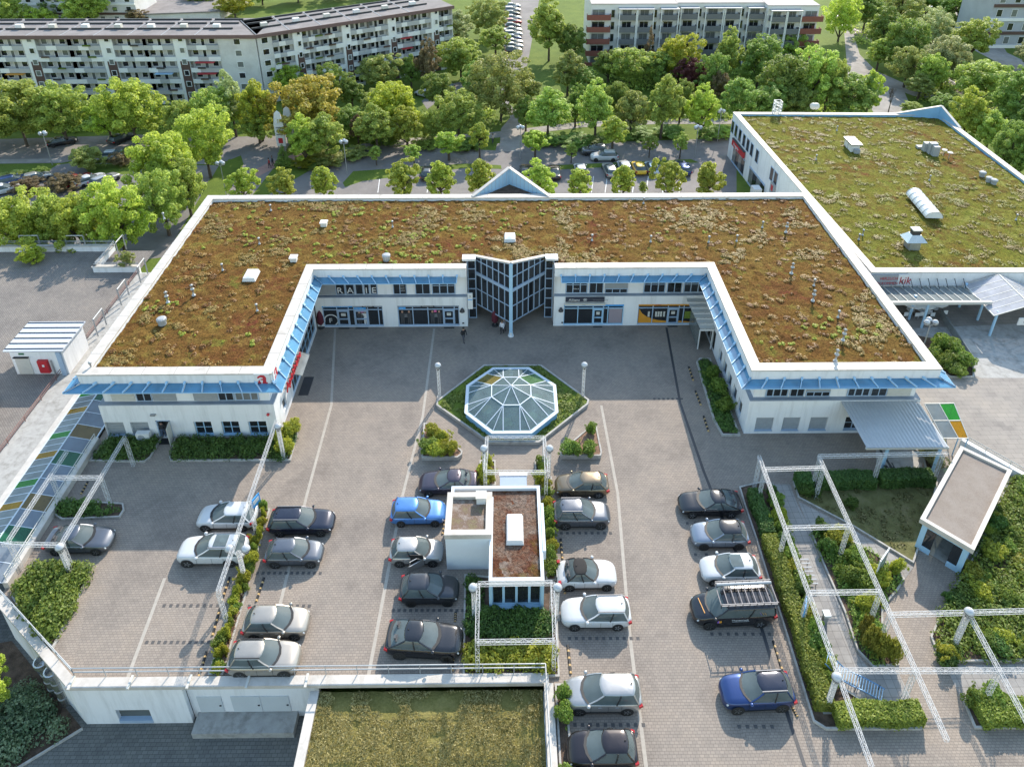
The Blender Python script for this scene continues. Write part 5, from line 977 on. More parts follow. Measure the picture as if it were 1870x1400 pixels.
def slab_block(root, fr, plan, z0, fh, nf, depth, ztop, seed, eave=True):
    """plan: list of (kind, width): L balcony section, S stair pier, G plain gable section"""
    r = random.Random(seed); k = MB(); fr.box(k, 0, fr.L, -depth, -1.1, z0, ztop); k.build('wall', M_APT, root); a = 0.0; A = sum(w for _, w in plan); sc = fr.L/A
    for kind, w in plan:
        w *= sc; m = a+w/2
        if kind == 'S':
            k = MB(); fr.box(k, a, a+w, -1.1, 0.1, z0, ztop); k.build('stair_pier', M_APTP, root)
            k = MB(); fr.box(k, a+w*0.25, a+w-0.05, 0.1, 0.16, z0, z0+fh*(nf-2)); k.build('brown_strip', M_BROWN, root)
            for f in range(nf): put_window(root, fr, a+w*0.62, 0.19, z0+fh*f+fh*0.72, w*0.42, fh*0.5, 1, 1, mf=M_APTP, mp=M_PANE if r.random() < 0.6 else M_PANE2, fw=0.09, kind='a')
        elif kind == 'G':
            k = MB(); fr.box(k, a, a+w, -1.1, 0.05, z0, ztop); k.build('wall', M_APT, root); n = max(1, int(w/3.4))
            for f in range(nf):
                for i in range(n): put_window(root, fr, a+w*(i+0.5)/n, 0.07, z0+fh*f+fh*0.42, 1.25, fh*0.55, 1, 1, mf=M_APTP, mp=M_PANE if r.random() < 0.6 else M_PANE2, fw=0.1, kind='a')
        else:
            for f in range(nf):
                zb = z0+fh*f; link('balcony_slab', shared_box('balcony_slab', w, 1.3, 0.14, M_APTG), None, root, fr.pt(m, -1.2, zb), fr.rz)
                fm = fr
                for i, (f0, f1) in enumerate(((0, .3), (.3, .62), (.62, 1))):
                    link('balcony_front', shared_box('balcony_front', w*(f1-f0)-0.02, 0.08, fh*0.40, (M_APTP, M_APTG, M_APTP)[i] if f % 2 == 0 else (M_APTP, M_APTG, M_APTG)[(i+f) % 3]), None, root, fr.pt(a+w*(f0+f1)/2, 0.06, zb), fr.rz)
                for x, ww, hh, zo in ((.17, 1.15, .50, .36), (.45, .75, .78, .08), (.74, 1.15, .50, .36)):
                    put_window(root, fr, a+w*x, -1.06, zb+fh*zo, ww, fh*hh, 1, 1, mf=M_APTP, mp=(M_PANE, M_PANE, M_PANE2)[r.randrange(3)], fw=0.1, kind='a')
                if r.random() < 0.10: link('balcony_awning', shared_box('balcony_awning', w*.6, 1.0, .06, (M_RED, M_ORG, M_LBLUE, M_SHUTL)[r.randrange(4)]), None, root, fr.pt(m, -.1, zb+fh*.93), fr.rz)
                if r.random() < 0.45:
                    x = r.uniform(.1, .7); link('planter_box', shared_box('planter_box', 1.4, 0.2, 0.25, (M_SOIL, M_BROWN, M_GRASS, M_DARK)[r.randrange(4)]), None, root, fr.pt(a+w*x+0.6, 0.18, zb+fh*0.36), fr.rz)
            for e in (a, a+w): k = MB(); fr.box(k, e-0.06, e+0.06, -1.1, 0.02, z0, ztop-0.3); k.build('party_screen', M_APTG if e == a else M_APT, root)
            k = MB(); fr.box(k, a, a+w, -1.1, 0.25, ztop-0.35, ztop-0.1); k.build('loggia_hood', M_SHUT, root)
        a += w
    k = MB(); fr.box(k, -0.3, fr.L+0.3, -depth-0.3, 0.4, ztop, ztop+0.12); rf = k.build('roof', M_TAR, root)
    k = MB(); fr.box(k, -0.32, fr.L+0.32, 0.36, 0.5, ztop-0.45, ztop+0.22); k.build('eave', M_EAVE, root)
    n = int(fr.L/6)
    for i in range(n):
        k = MB(); fr.box(k, 6*i+2, 6*i+3.2, -depth*0.42, -depth*0.42+0.9, ztop+0.12, ztop+1.0); k.build('chimney', M_WHITE if i % 2 else M_SHUTL, rf)
        for dd in (0.33, 0.66, 0.9):
            k = MB(); fr.box(k, 6*i+0.2, 6*i+5.6, -depth*dd-0.25, -depth*dd, ztop+0.12, ztop+0.42); k.build('cable_duct', M_DARK, rf)
        k = MB(); fr.box(k, 6*i-0.06, 6*i+0.06, -depth, 0.2, ztop+0.12, ztop+0.17); k.build('roof_seam', M_SHUT, rf)
APB = thing('apartment_block', 'long bent grey apartment block with balconies at the upper left', 'building', (-60, 132, GB))
yA = 131.7; zt = 9.6; fh = 2.12
fA = Frame((-97.5, yA), (-44.8, yA)); lw = 4.85
slab_block(APB, fA, [('L', 5.3), ('L', 5.3), ('S', 2.2), ('L', 5.6), ('L', 5.6), ('S', 2.2), ('L', 5.3), ('L', 5.3), ('S', 2.2), ('L', 5.6), ('G', 6.6)], GB-0.2, fh, 6, 11, zt, 3)
e1 = onY(825, 5, 190)
pE = Vector(PP((825, 12), z=zt)[0]); fB = Frame((-44.6, yA+0.1), (pE.x, pE.y))
slab_block(APB, fB, [('G', 3.4), ('L', 5), ('S', 2.2), ('L', 5), ('L', 5), ('S', 2.2), ('L', 5), ('L', 5), ('S', 2.2), ('L', 5), ('L', 5), ('S', 2.2), ('L', 4)], GB-0.2, fh, 6, 11, zt, 4)
# right apartment block
AP2 = thing('apartment_block', 'white terraced apartment block with brick-red corner balconies behind the trees', 'building', (40, 152, GB))
M_RBRN = mat('brick_red_parapet', (0.22, 0.075, 0.055), 0.8, 0.08); M_GBAL = mat('dark_grey_balcony', (0.145, 0.15, 0.16), 0.7, 0.08)
z2 = 9.4; yA2 = P(1200, 8, z2).y; xa = P(1080, 8, z2).x; xb = P(1500, 15, z2).x; f2 = Frame((xa, yA2), (xb, yA2)); fh2 = 2.55; zb2 = GB-0.2
secs = ((0, 0.27, 0.0), (0.27, 0.745, -0.9), (0.745, 1.0, 0.0)); L2 = f2.L
L2s = [(1080, 1237, 0.0), (1237, 1397, -0.8), (1397, 1490, 1.6)]
def X2(u): return onY(u, 20, yA2)[0]-f2.p0.x
for u0, u1, d in L2s:
    k = MB(); f2.box(k, X2(u0), X2(u1), -14, d, zb2, z2); k.build('wall', M_WHITE, AP2); k = MB(); f2.box(k, X2(u0)-0.1, X2(u1)-0.02, -14.2, d+0.15, z2, z2+0.15); k.build('roof', mat('pale_roof', (0.42, 0.38, 0.36), 0.9, 0.1, 0.5), AP2)
def bal(u0, u1, d, m, nfl=4, proj=1.5, posts=True, top=None):
    x0, x1 = X2(u0), X2(u1)
    for f in range(nfl):
        zb = z2-2.9-f*fh2
        k = MB(); f2.box(k, x0, x1, d, d+proj, zb-0.14, zb); f2.box(k, x0, x1, d+proj-0.1, d+proj, zb, zb+1.0); f2.box(k, x0, x0+0.08, d, d+proj-0.1, zb, zb+1.0); f2.box(k, x1-0.08, x1, d, d+proj-0.1, zb, zb+1.0); k.build('balcony', m, AP2)
        put_window(AP2, f2, (x0+x1)/2, d+0.06, zb+0.1, (x1-x0)*0.55, 1.75, 2, 1, mf=M_APTG, mp=M_PANE if f % 2 else M_PANE2)
    if posts:
        for x in (x0, x1): k = MB(); f2.box(k, x-0.1, x+0.1, d+proj-0.12, d+proj+0.1, zb2, z2-0.75); k.build('balcony_post', M_WHITE, AP2)
        k = MB(); f2.box(k, x0-0.15, x1+0.15, d, d+proj+0.2, z2-0.75, z2-0.62); k.build('balcony_roof', M_SHUT, AP2)
bal(1072, 1115, 0.0, M_RBRN, 5, 1.3, False)
for u0, u1, d in ((1130, 1161, 0.0), (1163, 1192, 0.0), (1206, 1237, 0.0), (1243, 1275, -0.8), (1288, 1320, -0.8), (1323, 1352, -0.8), (1366, 1397, -0.8), (1401, 1428, 1.6), (1430, 1455, 1.6)): bal(u0, u1, d, M_GBAL, 5)
bal(1457, 1496, 1.6, M_RBRN, 5, 1.3, False)
for u, d in ((1120, 0.0), (1197, 0.0), (1280, -0.8), (1358, -0.8)):
    for f in range(4): put_window(AP2, f2, X2(u), d+0.05, z2-2.8-f*fh2, 0.8, 1.7, 1, 1, mf=M_APTG)
# blocks at the very top edge
def far_block(lab, u0, u1, v, z, dep, fl, seed, m=M_APT, zb=GB):
    y = P((u0+u1)/2, v, z).y; x0, x1 = onY(u0, v, y)[0], onY(u1, v, y)[0]; t = thing('apartment_block', lab, 'building', ((x0+x1)/2, y, zb)); fr = Frame((x0, y), (x1, y)); r = random.Random(seed)
    k = MB(); fr.box(k, 0, fr.L, -dep, 0, zb, z); k.build('wall', m, t); k = MB(); fr.box(k, -0.2, fr.L+0.2, -dep-0.2, 0.3, z, z+0.2); k.build('roof', M_TAR, t); n = int(fr.L/3.2)
    for f in range(fl):
        for i in range(n): put_window(t, fr, fr.L*(i+0.5)/n, 0.05, zb+(z-zb)*(f+0.3)/fl, 1.3, (z-zb)/fl*0.55, 1, 1, mf=M_APTP, mp=M_PANE if r.random() < .6 else M_PANE2, kind='a')
        k = MB(); fr.box(k, 0, fr.L, 0, 0.25, zb+(z-zb)*f/fl, zb+(z-zb)*(f+0.22)/fl); k.build('balcony_band', M_BROWN if f % 2 else M_APTP, t)
    return t
far_block('grey apartment block with brown bands at the top left corner', -60, 230, -62, 11, 12, 6, 5)
t = thing('low_pavilion', 'low flat-roofed grey pavilion behind the bent apartment block', 'building', (-70, 180, GB))
q = PP((238, 28), (400, 22), z=-1.2); MB().prism([q[0], q[1], (q[1][0]+2, q[1][1]+18), (q[0][0]-2, q[0][1]+18)], GB, -1.2).build('wall', M_APT, t); MB().prism([(q[0][0]-.4, q[0][1]-.4), (q[1][0]+.4, q[1][1]-.4), (q[1][0]+2.4, q[1][1]+18.4), (q[0][0]-2.4, q[0][1]+18.4)], -1.2, -0.9).build('roof', M_TAR, t)
far_block('grey-blue old apartment block at the top right corner', 1822, 1960, -12, 9, 12, 4, 6, mat('grey_blue_render', (0.36, 0.38, 0.42), 0.9, 0.12, 0.4))
# ================================================================== octagonal glass dome and its bed
L_DARKG = leafmat('dark_ground_cover', (0.022, 0.048, 0.010), (0.085, 0.145, 0.026), 0.25); L_MIDG = leafmat('mid_green_shrub', (0.045, 0.085, 0.012), (0.165, 0.225, 0.04), 0.3); L_YEL = leafmat('yellow_green_shrub', (0.09, 0.115, 0.012), (0.29, 0.30, 0.04), 0.35)
L_HEDGE = leafmat('clipped_hedge_leaf', (0.06, 0.10, 0.012), (0.22, 0.255, 0.045), 0.3); L_HEDGED = leafmat('dark_hedge_leaf', (0.022, 0.055, 0.012), (0.075, 0.135, 0.03), 0.25); L_DRY = leafmat('dry_stalks', (0.14, 0.09, 0.045), (0.34, 0.25, 0.15), 0.2)
def ccw(p): return p if sum(p[i][0]*p[(i+1) % len(p)][1]-p[(i+1) % len(p)][0]*p[i][1] for i in range(len(p))) > 0 else p[::-1]
def planter(uv, lab, soil=None, kh=0.16, kw=0.12, sh=0.08, pts=None, kerb=None, cat='planter'):
    poly = ccw(pts or PP(*uv)); cx_ = sum(p[0] for p in poly)/len(poly); cy_ = sum(p[1] for p in poly)/len(poly); t = thing('planting_bed', lab, cat, (cx_, cy_, 0))
    k = MB(); ring(k, poly, -kw, 0, 0, kh); k.build('kerb', kerb or M_KERB, t); sheet('soil', offset(poly, -kw+0.01), sh, soil or M_SOIL, kind=None, parent=t)
    return poly
def cover(name, poly, n, lm, lab, cat, r0=0.25, r1=0.55, h0=0.2, h1=0.6, leaf=0.075, dens=110, seed=1, z=0.08, inset=0.3):
    rq = random.Random(seed); poly = ccw(poly); pin = offset(poly, -inset); bl = []
    for x, y in scatter(pin, n, rq): r = rq.uniform(r0, r1); bl.append((x, y, z+0.02, r, r, rq.uniform(h0, h1)))
    rs = np.random.RandomState(seed); p, d = blob_points(bl, len(bl)*dens, rs, 0.6); k = p[:, 2] > z; V, F = leaves(p[k], d[k]+np.array([0, 0, 0.3]), leaf, rs)
    o = bpy.data.objects.new(name, npmesh(name, V, F, lm)); C.objects.link(o); return tag(o, lab, cat, kind='stuff')
SHR = {}
def shrub_mesh(lm, v):
    k = (lm.name, v)
    if k not in SHR:
        rq = random.Random(v*7+3); bl = [(0, 0, 0.75, 0.7, 0.7, 0.6)]+[(rq.uniform(-.55, .55), rq.uniform(-.55, .55), rq.uniform(.35, 1.0), rq.uniform(.3, .5), rq.uniform(.3, .5), rq.uniform(.25, .45)) for _ in range(9)]+[(rq.uniform(-.9, .9), rq.uniform(-.9, .9), rq.uniform(.25, 1.25), rq.uniform(.10, .24), rq.uniform(.10, .24), rq.uniform(.1, .22)) for _ in range(16)]
        SHR[k] = leaf_mesh('foliage', bl, 3400, 0.07, lm, v+3)
    return SHR[k]
SHRW = MB().tube((0, 0, 0), (0.1, 0, 0.7), 0.05, 0.03, 5); [SHRW.tube((0, 0, 0.1), (0.5*math.cos(a), 0.5*math.sin(a), 0.8), 0.03, 0.012, 4) for a in (0.4, 1.9, 3.3, 4.8)]
SHRW = SHRW.mesh('stem'); SHRW.materials.append(M_BARK)
def shrub(q, r, h, lm, lab, grp, name='shrub', v=None):
    t = thing(name, lab, 'shrub', (q[0], q[1], q[2] if len(q) > 2 else 0.05), grp); v = rnd.randrange(4) if v is None else v
    for n, me in (('stem', SHRW), ('foliage', shrub_mesh(lm, v))): o = bpy.data.objects.new(n, me); C.objects.link(o); o.parent = t; o.scale = (r*(.8+.4*((v*37) % 10)/10), r, h)
    t.rotation_euler[2] = rnd.uniform(0, 6.28); return t
def hedge(name, pts, wd, h, lm, lab, grp=None, seed=1, dens=700, leaf=0.065, z=0.05):
    rs = np.random.RandomState(seed); Pn = []; Nn = []
    for i in range(len(pts)-1):
        a, b = Vector(pts[i]), Vector(pts[i+1]); L = (b-a).length; d = (b-a)/L; n = Vector((-d.y, d.x)); N_ = int(L*(wd+2*h)*dens)
        s = rs.rand(N_)*L; t = rs.rand(N_)*(wd+2*h); off = np.clip(t-h, 0, wd)-wd/2; zz = np.where(t < h, t, np.where(t > h+wd, wd+2*h-t, h)); zz = zz+rs.normal(0, 0.045, N_); off = off+rs.normal(0, 0.05, N_)*1.0+0.06*np.sin(s*2.1+seed)
        nx = np.where(t < h, -1, np.where(t > h+wd, 1, 0)); nz = np.where((t >= h) & (t <= h+wd), 1, 0.15)
        Pn.append(np.stack([a.x+d.x*s+n.x*off, a.y+d.y*s+n.y*off, z+np.clip(zz, 0.03, None)], -1)); Nn.append(np.stack([n.x*nx, n.y*nx, nz], -1))
        e = rs.rand(int(wd*h*dens), 2)
        for q, sg in ((a, -1), (b, 1)):
            o = (e[:, 0]-0.5)*wd; Pn.append(np.stack([q.x+n.x*o, q.y+n.y*o, z+e[:, 1]*h], -1)); Nn.append(np.tile(np.array([[d.x*sg, d.y*sg, 0.1]]), (len(e), 1)))
    V, F = leaves(np.concatenate(Pn), np.concatenate(Nn), leaf, rs); c = pts[len(pts)//2]
    t = thing(name, lab, 'hedge', (c[0], c[1], z), grp); me = npmesh('foliage', V-np.array([c[0], c[1], z]), F, lm); o = bpy.data.objects.new('foliage', me); C.objects.link(o); o.parent = t
    k = MB()
    for i in range(len(pts)-1):
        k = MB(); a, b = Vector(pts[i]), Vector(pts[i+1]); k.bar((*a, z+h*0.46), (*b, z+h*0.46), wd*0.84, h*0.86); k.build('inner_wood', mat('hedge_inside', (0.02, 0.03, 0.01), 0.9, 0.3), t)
    return t
hexp = planter(((797, 736), (884, 670), (988, 670), (1076, 734), (1074, 742), (985, 812), (893, 812), (797, 744)), 'hexagonal grass bed around the octagonal glass dome', M_GRASS, 0.32, 0.16, 0.24)
cover('grass', hexp, 900, leafmat('bed_grass', (0.05, 0.08, 0.012), (0.17, 0.20, 0.045), 0.3), 'rough grass in the hexagonal bed around the dome', 'grass', 0.12, 0.3, 0.06, 0.16, 0.09, 40, 3, 0.24)
DC = Vector((0.42, 49.65)); DM = thing('glass_dome', 'octagonal pale blue framed glass dome in the court', 'skylight', (DC.x, DC.y, 0))
def octv(r, z): return [(DC.x+r*math.cos(R_(22.5+45*i)), DC.y+r*math.sin(R_(22.5+45*i)), z) for i in range(8)]
O1, O2, OA = octv(4.22, 0.92), octv(1.85, 1.85), (DC.x, DC.y, 2.45)
k = MB(); ob, ot = octv(4.25, 0.0), octv(4.25, 0.86)
for i in range(8): j = (i+1) % 8; k.quad(ob[i], ob[j], ot[j], ot[i])
k.build('base_wall', M_BLUE, DM)
k = MB(); oi, oo = octv(4.0, 0.9), octv(4.36, 0.9); oi2, oo2 = octv(4.0, 0.99), octv(4.36, 0.99)
for i in range(8): j = (i+1) % 8; k.hexa([oo[i], oo[j], oi[j], oi[i]], [oo2[i], oo2[j], oi2[j], oi2[i]])
k.build('rim', mat('pale_rib_paint', (.5, .58, .64)), DM)
k = MB(); k.add(octv(4.2, 0.26), [tuple(range(8))]); k.build('floor_below', mat('dome_floor', (0.10, 0.11, 0.11), 0.4, 0.5, 0.8), DM)
for a in range(6): MB().lathe((DC.x+2.3*math.cos(a*1.05+0.3), DC.y+2.3*math.sin(a*1.05+0.3), 0.27), [(0.55, 0), (0.55, 0.12), (0.3, 0.14)], 14).build('round_seat', mat('straw_yellow', (0.42, 0.36, 0.16), 0.7, 0.2), DM)
rb = MB(); V3 = lambda p: Vector(p)
for i in range(8):
    j = (i+1) % 8; a, b, c, d = V3(O1[i]), V3(O1[j]), V3(O2[j]), V3(O2[i]); e = (b-a).normalized(); il = (c-d).length; m_ = (a+b)/2; p0, p1 = m_-e*il/2, m_+e*il/2
    rb.bar(O2[i], O2[j], 0.08); rb.bar(O2[i], OA, 0.06); rb.bar(d, p0, 0.075); rb.bar(c, p1, 0.075); rb.bar(a, d, 0.05)
    up = Vector((0, 0, 0.012)); col = glass('pale_yellow_glass', (.66, .58, .22), .3) if i == 2 else (glass('pale_green_glass', (.36, .62, .34), .3) if i == 0 else M_CLEAR)
    def pane(*q, m=M_CLEAR): f = MB(); f.add([x+up for x in q]+[x-up for x in q], [tuple(range(len(q))), tuple(range(2*len(q)-1, len(q)-1, -1))]); f.build('pane', m, DM)
    pane(p0, p1, c, d, m=col); pane(a, p0, d); pane(p1, b, c); pane(d, c, V3(OA))
rb.build('ribs', mat('pale_rib_paint', (.52, .58, .64), .45, .05), DM)
MB().ball(OA, 0.1).build('finial', M_WHITE, DM)
# ================================================================== beds
triL = planter(((774, 778), (786, 778), (845, 829), (844, 835), (836, 841), (770, 841)), 'triangular bark bed left of the dome', M_MULCH, 0.4, 0.13, 0.34)
triR = planter(((1085, 777), (1088, 777), (1099, 831), (1097, 838), (1024, 838), (1022, 830)), 'triangular bark bed right of the dome', M_MULCH, 0.4, 0.13, 0.34)
for u, v, r in ((790, 795, .8), (807, 804, .8), (784, 820, .95), (812, 825, .8), (825, 825, .7), (795, 828, .8)): shrub((*P(u, v, 0.35)[:2], 0.34), r, 0.8, L_YEL if r < .9 else L_MIDG, 'low green shrub in the triangular bed left of the dome', 'shrubs in the left triangular bed')
for u, v, r in ((1080, 788, .6), (1035, 825, .8), (1052, 828, .7), (1075, 826, .85)): shrub((*P(u, v, 0.35)[:2], 0.34), r, 0.8, L_MIDG, 'low green shrub in the triangular bed right of the dome', 'shrubs in the right triangular bed')
B = {}
B[1] = planter(((163, 843), (200, 797), (297, 799), (276, 836), (264, 845)), 'kerbed bed left of the open staff door'); cover('ground_cover', B[1], 130, L_DARKG, 'dark green ground cover left of the open staff door', 'ground cover', .3, .55, .35, .75, seed=11)
B[2] = planter(((311, 843), (309, 835), (320, 799), (510, 797), (545, 791), (531, 842)), 'kerbed bed under the left wing front windows'); cover('ground_cover', B[2], 260, L_DARKG, 'dark green ground cover under the left wing front windows', 'ground cover', .3, .6, .35, .8, seed=12)
for u, v in ((512, 810), (527, 800), (520, 825), (535, 792)): shrub(P(u, v), 0.8, 1.0, L_YEL, 'yellow-green shrub at the corner of the left wing', 'yellow shrubs at the left wing corner')
B[3] = planter(((101, 913), (226, 920), (228, 932), (219, 946), (113, 950), (98, 940)), 'small kerbed bed beside the glass passage'); cover('ground_cover', B[3], 55, L_DARKG, 'green ground cover in the small bed beside the glass passage', 'ground cover', .25, .5, .3, .8, seed=13)
B[4] = planter(((22, 1092), (62, 1034), (168, 1036), (160, 1060), (97, 1187), (60, 1150)), 'large overgrown bed in the lower left corner'); cover('ground_cover', B[4], 240, L_MIDG, 'tall rough greenery in the lower left bed', 'ground cover', .4, .8, .5, 1.2, 0.095, seed=14, dens=150)
B[5] = planter(((477, 930), (494, 930), (408, 1234), (380, 1234)), 'narrow shrub strip between the two left parking rows', M_MULCH)
for i in range(26): t = i/25; shrub(P(486-90*t+rnd.uniform(-6, 6), 936+292*t+rnd.uniform(-4, 4)), rnd.uniform(.22, .58), rnd.uniform(.35, 1.0), L_YEL if i % 3 else L_MIDG, 'small shrub in the strip between the left parking rows', 'shrubs between the left parking rows')
cover('ground_cover', B[5], 90, L_DRY, 'dry stalks in the strip between the left parking rows', 'ground cover', .2, .4, .1, .3, seed=15, dens=24)
B[9] = planter(((876, 842), (905, 842), (906, 888), (872, 888)), 'left bed at the lift house entrance'); B[10] = planter(((976, 842), (1004, 842), (1010, 960), (1016, 1062), (997, 1062), (989, 890), (978, 888)), 'right bed beside the lift house')
for u, v in ((890, 850), (884, 866), (895, 876), (884, 884)): shrub(P(u, v), 0.6, 0.9, L_YEL, 'shrub in the left bed at the lift house entrance', 'shrubs left of the lift house entrance')
for u, v in ((990, 850), (990, 866), (985, 880), (998, 892), (999, 910), (999, 928), (1000, 946), (1003, 965), (1004, 985), (1006, 1004), (1006, 1022), (1007, 1042)): shrub(P(u, v), rnd.uniform(.45, .65), rnd.uniform(.6, 1.0), L_MIDG if v % 4 else L_YEL, 'shrub in the bed along the right side of the lift house', 'shrubs right of the lift house')
B[11] = planter(((848, 1050), (1016, 1064), (1022, 1237), (845, 1237)), 'planted bed in front of the lift house window'); b11 = PP((846, 1052), (1010, 1110), (1012, 1170), (846, 1170))
cover('ground_cover', PP((848, 1052), (880, 1052), (886, 1108), (1012, 1112), (1012, 1172), (846, 1172)), 210, L_DARKG, 'dark green ground cover in front of the lift house window', 'ground cover', .3, .5, .3, .55, seed=16); cover('ground_cover', PP((846, 1172), (1016, 1172), (1020, 1236), (846, 1236)), 130, L_YEL, 'bright leafy plants behind the front railing', 'ground cover', .3, .55, .35, .8, 0.085, seed=17)
B[12] = planter(None, 'narrow bed right of the meadow roof', pts=[(2.85, 8), (3.7, 8), (3.55, 26.4), (2.85, 26.4)])
for y, r in ((25.6, .5), (24.4, .6), (21.2, .75), (20.6, .5), (18, .6)): shrub((3.25, y, 0.08), r, 0.9, L_MIDG, 'spiky plant in the bed right of the meadow roof', 'spiky plants right of the meadow roof')
B[13] = planter(((1271, 662), (1277, 656), (1297, 656), (1352, 797), (1318, 797), (1302, 768), (1288, 722)), 'planted strip along the right wing court wall', None, 0.2, 0.16); cover('ground_cover', B[13], 150, L_DARKG, 'dark low plants along the right wing court wall', 'ground cover', .3, .5, .3, .5, seed=18, inset=.35)
for u, v in ((1300, 690), (1312, 716), (1322, 748)): shrub(P(u, v), 0.95, 1.0, L_MIDG, 'round fluffy shrub in the strip along the right wing wall', 'three round shrubs by the right wing wall')
B[14] = planter(((1349, 890), (1359, 924), (1380, 986), (1400, 1052), (1429, 1140), (1484, 1318), (1508, 1333), (1683, 1333), (1682, 1288), (1572, 1278), (1530, 1250), (1482, 1100), (1442, 975), (1412, 885), (1392, 880)), 'long bed with clipped hedge right of the parking row')
hedge('hedge', PP((1374, 905), (1402, 985)), 0.9, 0.8, L_HEDGED, 'dark clipped hedge behind the black saloon', None, 21); hedge('hedge', PP((1403, 990), (1438, 1092), (1475, 1205), (1502, 1300)), 0.95, 0.9, L_HEDGE, 'long yellow-green clipped hedge behind the van and blue SUV', None, 22); hedge('hedge', PP((1522, 1312), (1678, 1312)), 1.0, 0.85, L_HEDGE, 'yellow-green clipped hedge at the foot of the garden path', None, 23)
for i in range(16): t = i/15; shrub(P(1404+108*t+rnd.uniform(-4, 4), 905+345*t), rnd.uniform(.55, .8), rnd.uniform(.7, 1.1), (L_DARKG, L_MIDG, L_YEL, L_MIDG)[i % 4], 'shrub between the long clipped hedge and the garden path', 'shrubs between hedge and garden path')
sheet('garden_path', PP((1412, 884), (1443, 884), (1456, 920), (1474, 955), (1500, 1030), (1540, 1120), (1562, 1190), (1592, 1226), (1640, 1226), (1668, 1282), (1574, 1278), (1532, 1250), (1484, 1100), (1444, 975)), 0.012, M_SLAB)
sheet('garden_path', PP((1458, 915), (1560, 968), (1668, 1036), (1650, 1060), (1598, 1010), (1500, 958), (1474, 955)), 0.016, M_SLAB)
sheet('garden_path', PP((1727, 1215), (1880, 1212), (1880, 1268), (1752, 1270)), 0.012, M_SLAB)
B[16] = planter(((1474, 958), (1496, 956), (1556, 988), (1600, 1012), (1652, 1058), (1640, 1078), (1612, 1110), (1612, 1160), (1642, 1216), (1594, 1220), (1564, 1188), (1542, 1120), (1502, 1030)), 'garden bed between the two slab paths'); cover('ground_cover', B[16], 150, L_MIDG, 'mixed low greenery between the two slab paths', 'ground cover', .3, .6, .25, .6, seed=24)
for u, v, r, l in ((1520, 990, .8, L_YEL), (1535, 985, .8, L_YEL), (1510, 1010, .7, L_DARKG), (1560, 1030, .8, L_MIDG), (1600, 1060, .8, L_YEL), (1575, 1070, 1.0, L_MIDG), (1550, 1060, 1.0, L_MIDG), (1580, 1110, .9, L_YEL), (1590, 1160, .8, L_MIDG), (1635, 1045, .6, L_YEL), (1500, 975, .7, L_DARKG)): shrub(P(u, v), r, 0.95, l, 'garden shrub between the two slab paths', 'garden shrubs between the slab paths')
for u, v, h in ((1585, 1190, 1.9), (1602, 1200, 1.7), (1575, 1165, 1.6), (1625, 1208, 1.6)): shrub(P(u, v), 0.55, h, leafmat('cypress_leaf', (0.06, 0.07, 0.01), (0.20, 0.19, 0.03), 0.3), 'upright conical conifer at the corner of the garden bed', 'small conifers in the garden bed')
B[17] = planter(((1447, 880), (1700, 866), (1713, 880), (1692, 960), (1668, 1030), (1556, 962), (1457, 910)), 'dry bare bed behind the pavilion hedge', patchy('dry_bed', [(0.3, (0.07, 0.06, 0.025)), (0.5, (0.12, 0.12, 0.045)), (0.7, (0.19, 0.165, 0.085))], 0.8, bscale=12))
cover('ground_cover', B[17], 90, leafmat('thin_grass', (0.05, 0.06, 0.015), (0.17, 0.16, 0.06), 0.2), 'thin dry grass in the bare bed', 'ground cover', .15, .4, .05, .2, 0.08, 26, 25)
for a, b, lab, s in (((1452, 888), (1480, 888), 'short dark hedge piece by the slab path', 26), ((1489, 886), (1592, 884), 'middle dark clipped hedge behind the bare bed', 27), ((1602, 882), (1698, 880), 'right dark clipped hedge behind the bare bed', 28)): hedge('hedge', PP(a, b), 1.05, 0.95, L_HEDGED, lab, None, s)
for u, v in ((1490, 905), (1552, 925), (1478, 900), (1465, 900)): shrub(P(u, v), 0.55, 0.7, L_DARKG, 'small dark shrub at the edge of the bare bed', 'small shrubs at the bare bed')
B[18] = planter(((1786, 1003), (1846, 865), (1885, 892), (1885, 1208), (1716, 1210), (1698, 1162), (1738, 1078)), 'overgrown bed right of the gravel-roofed pavilion'); cover('ground_cover', B[18], 420, L_MIDG, 'dense greenery right of the gravel-roofed pavilion', 'ground cover', .4, .8, .35, .9, 0.085, seed=29, dens=120)
for i in range(26): q = scatter(B[18], 1, rnd)[0]; shrub((*q, 0.08), rnd.uniform(.5, 1.0), rnd.uniform(.4, .8), (L_MIDG, L_YEL, L_DARKG)[i % 3], 'bush in the overgrown bed right of the pavilion', 'bushes right of the pavilion')
B[19] = planter(((1756, 1275), (1885, 1271), (1885, 1331), (1779, 1331)), 'bed with clipped hedge in the lower right corner'); hedge('hedge', PP((1782, 1308), (1885, 1308)), 1.3, 0.85, L_HEDGE, 'clipped hedge in the lower right corner', None, 30)
for u, v in ((1812, 1285), (1780, 1288)): shrub(P(u, v), 0.8, 0.9, L_MIDG, 'round shrub behind the lower right hedge', 'shrubs behind the lower right hedge')
B[20] = planter(((1640, 745+55), (1702, 797), (1712, 862), (1690, 862), (1684, 832)), 'bed under the ribbed canopy of the right wing')
for u, v in ((1697, 815), (1705, 850), (1690, 830)): shrub(P(u, v), 0.9, 0.9, leafmat('pale_shrub', (0.09, 0.11, 0.05), (0.26, 0.28, 0.13), 0.3), 'pale green bush under the ribbed canopy', 'pale bushes under the ribbed canopy')
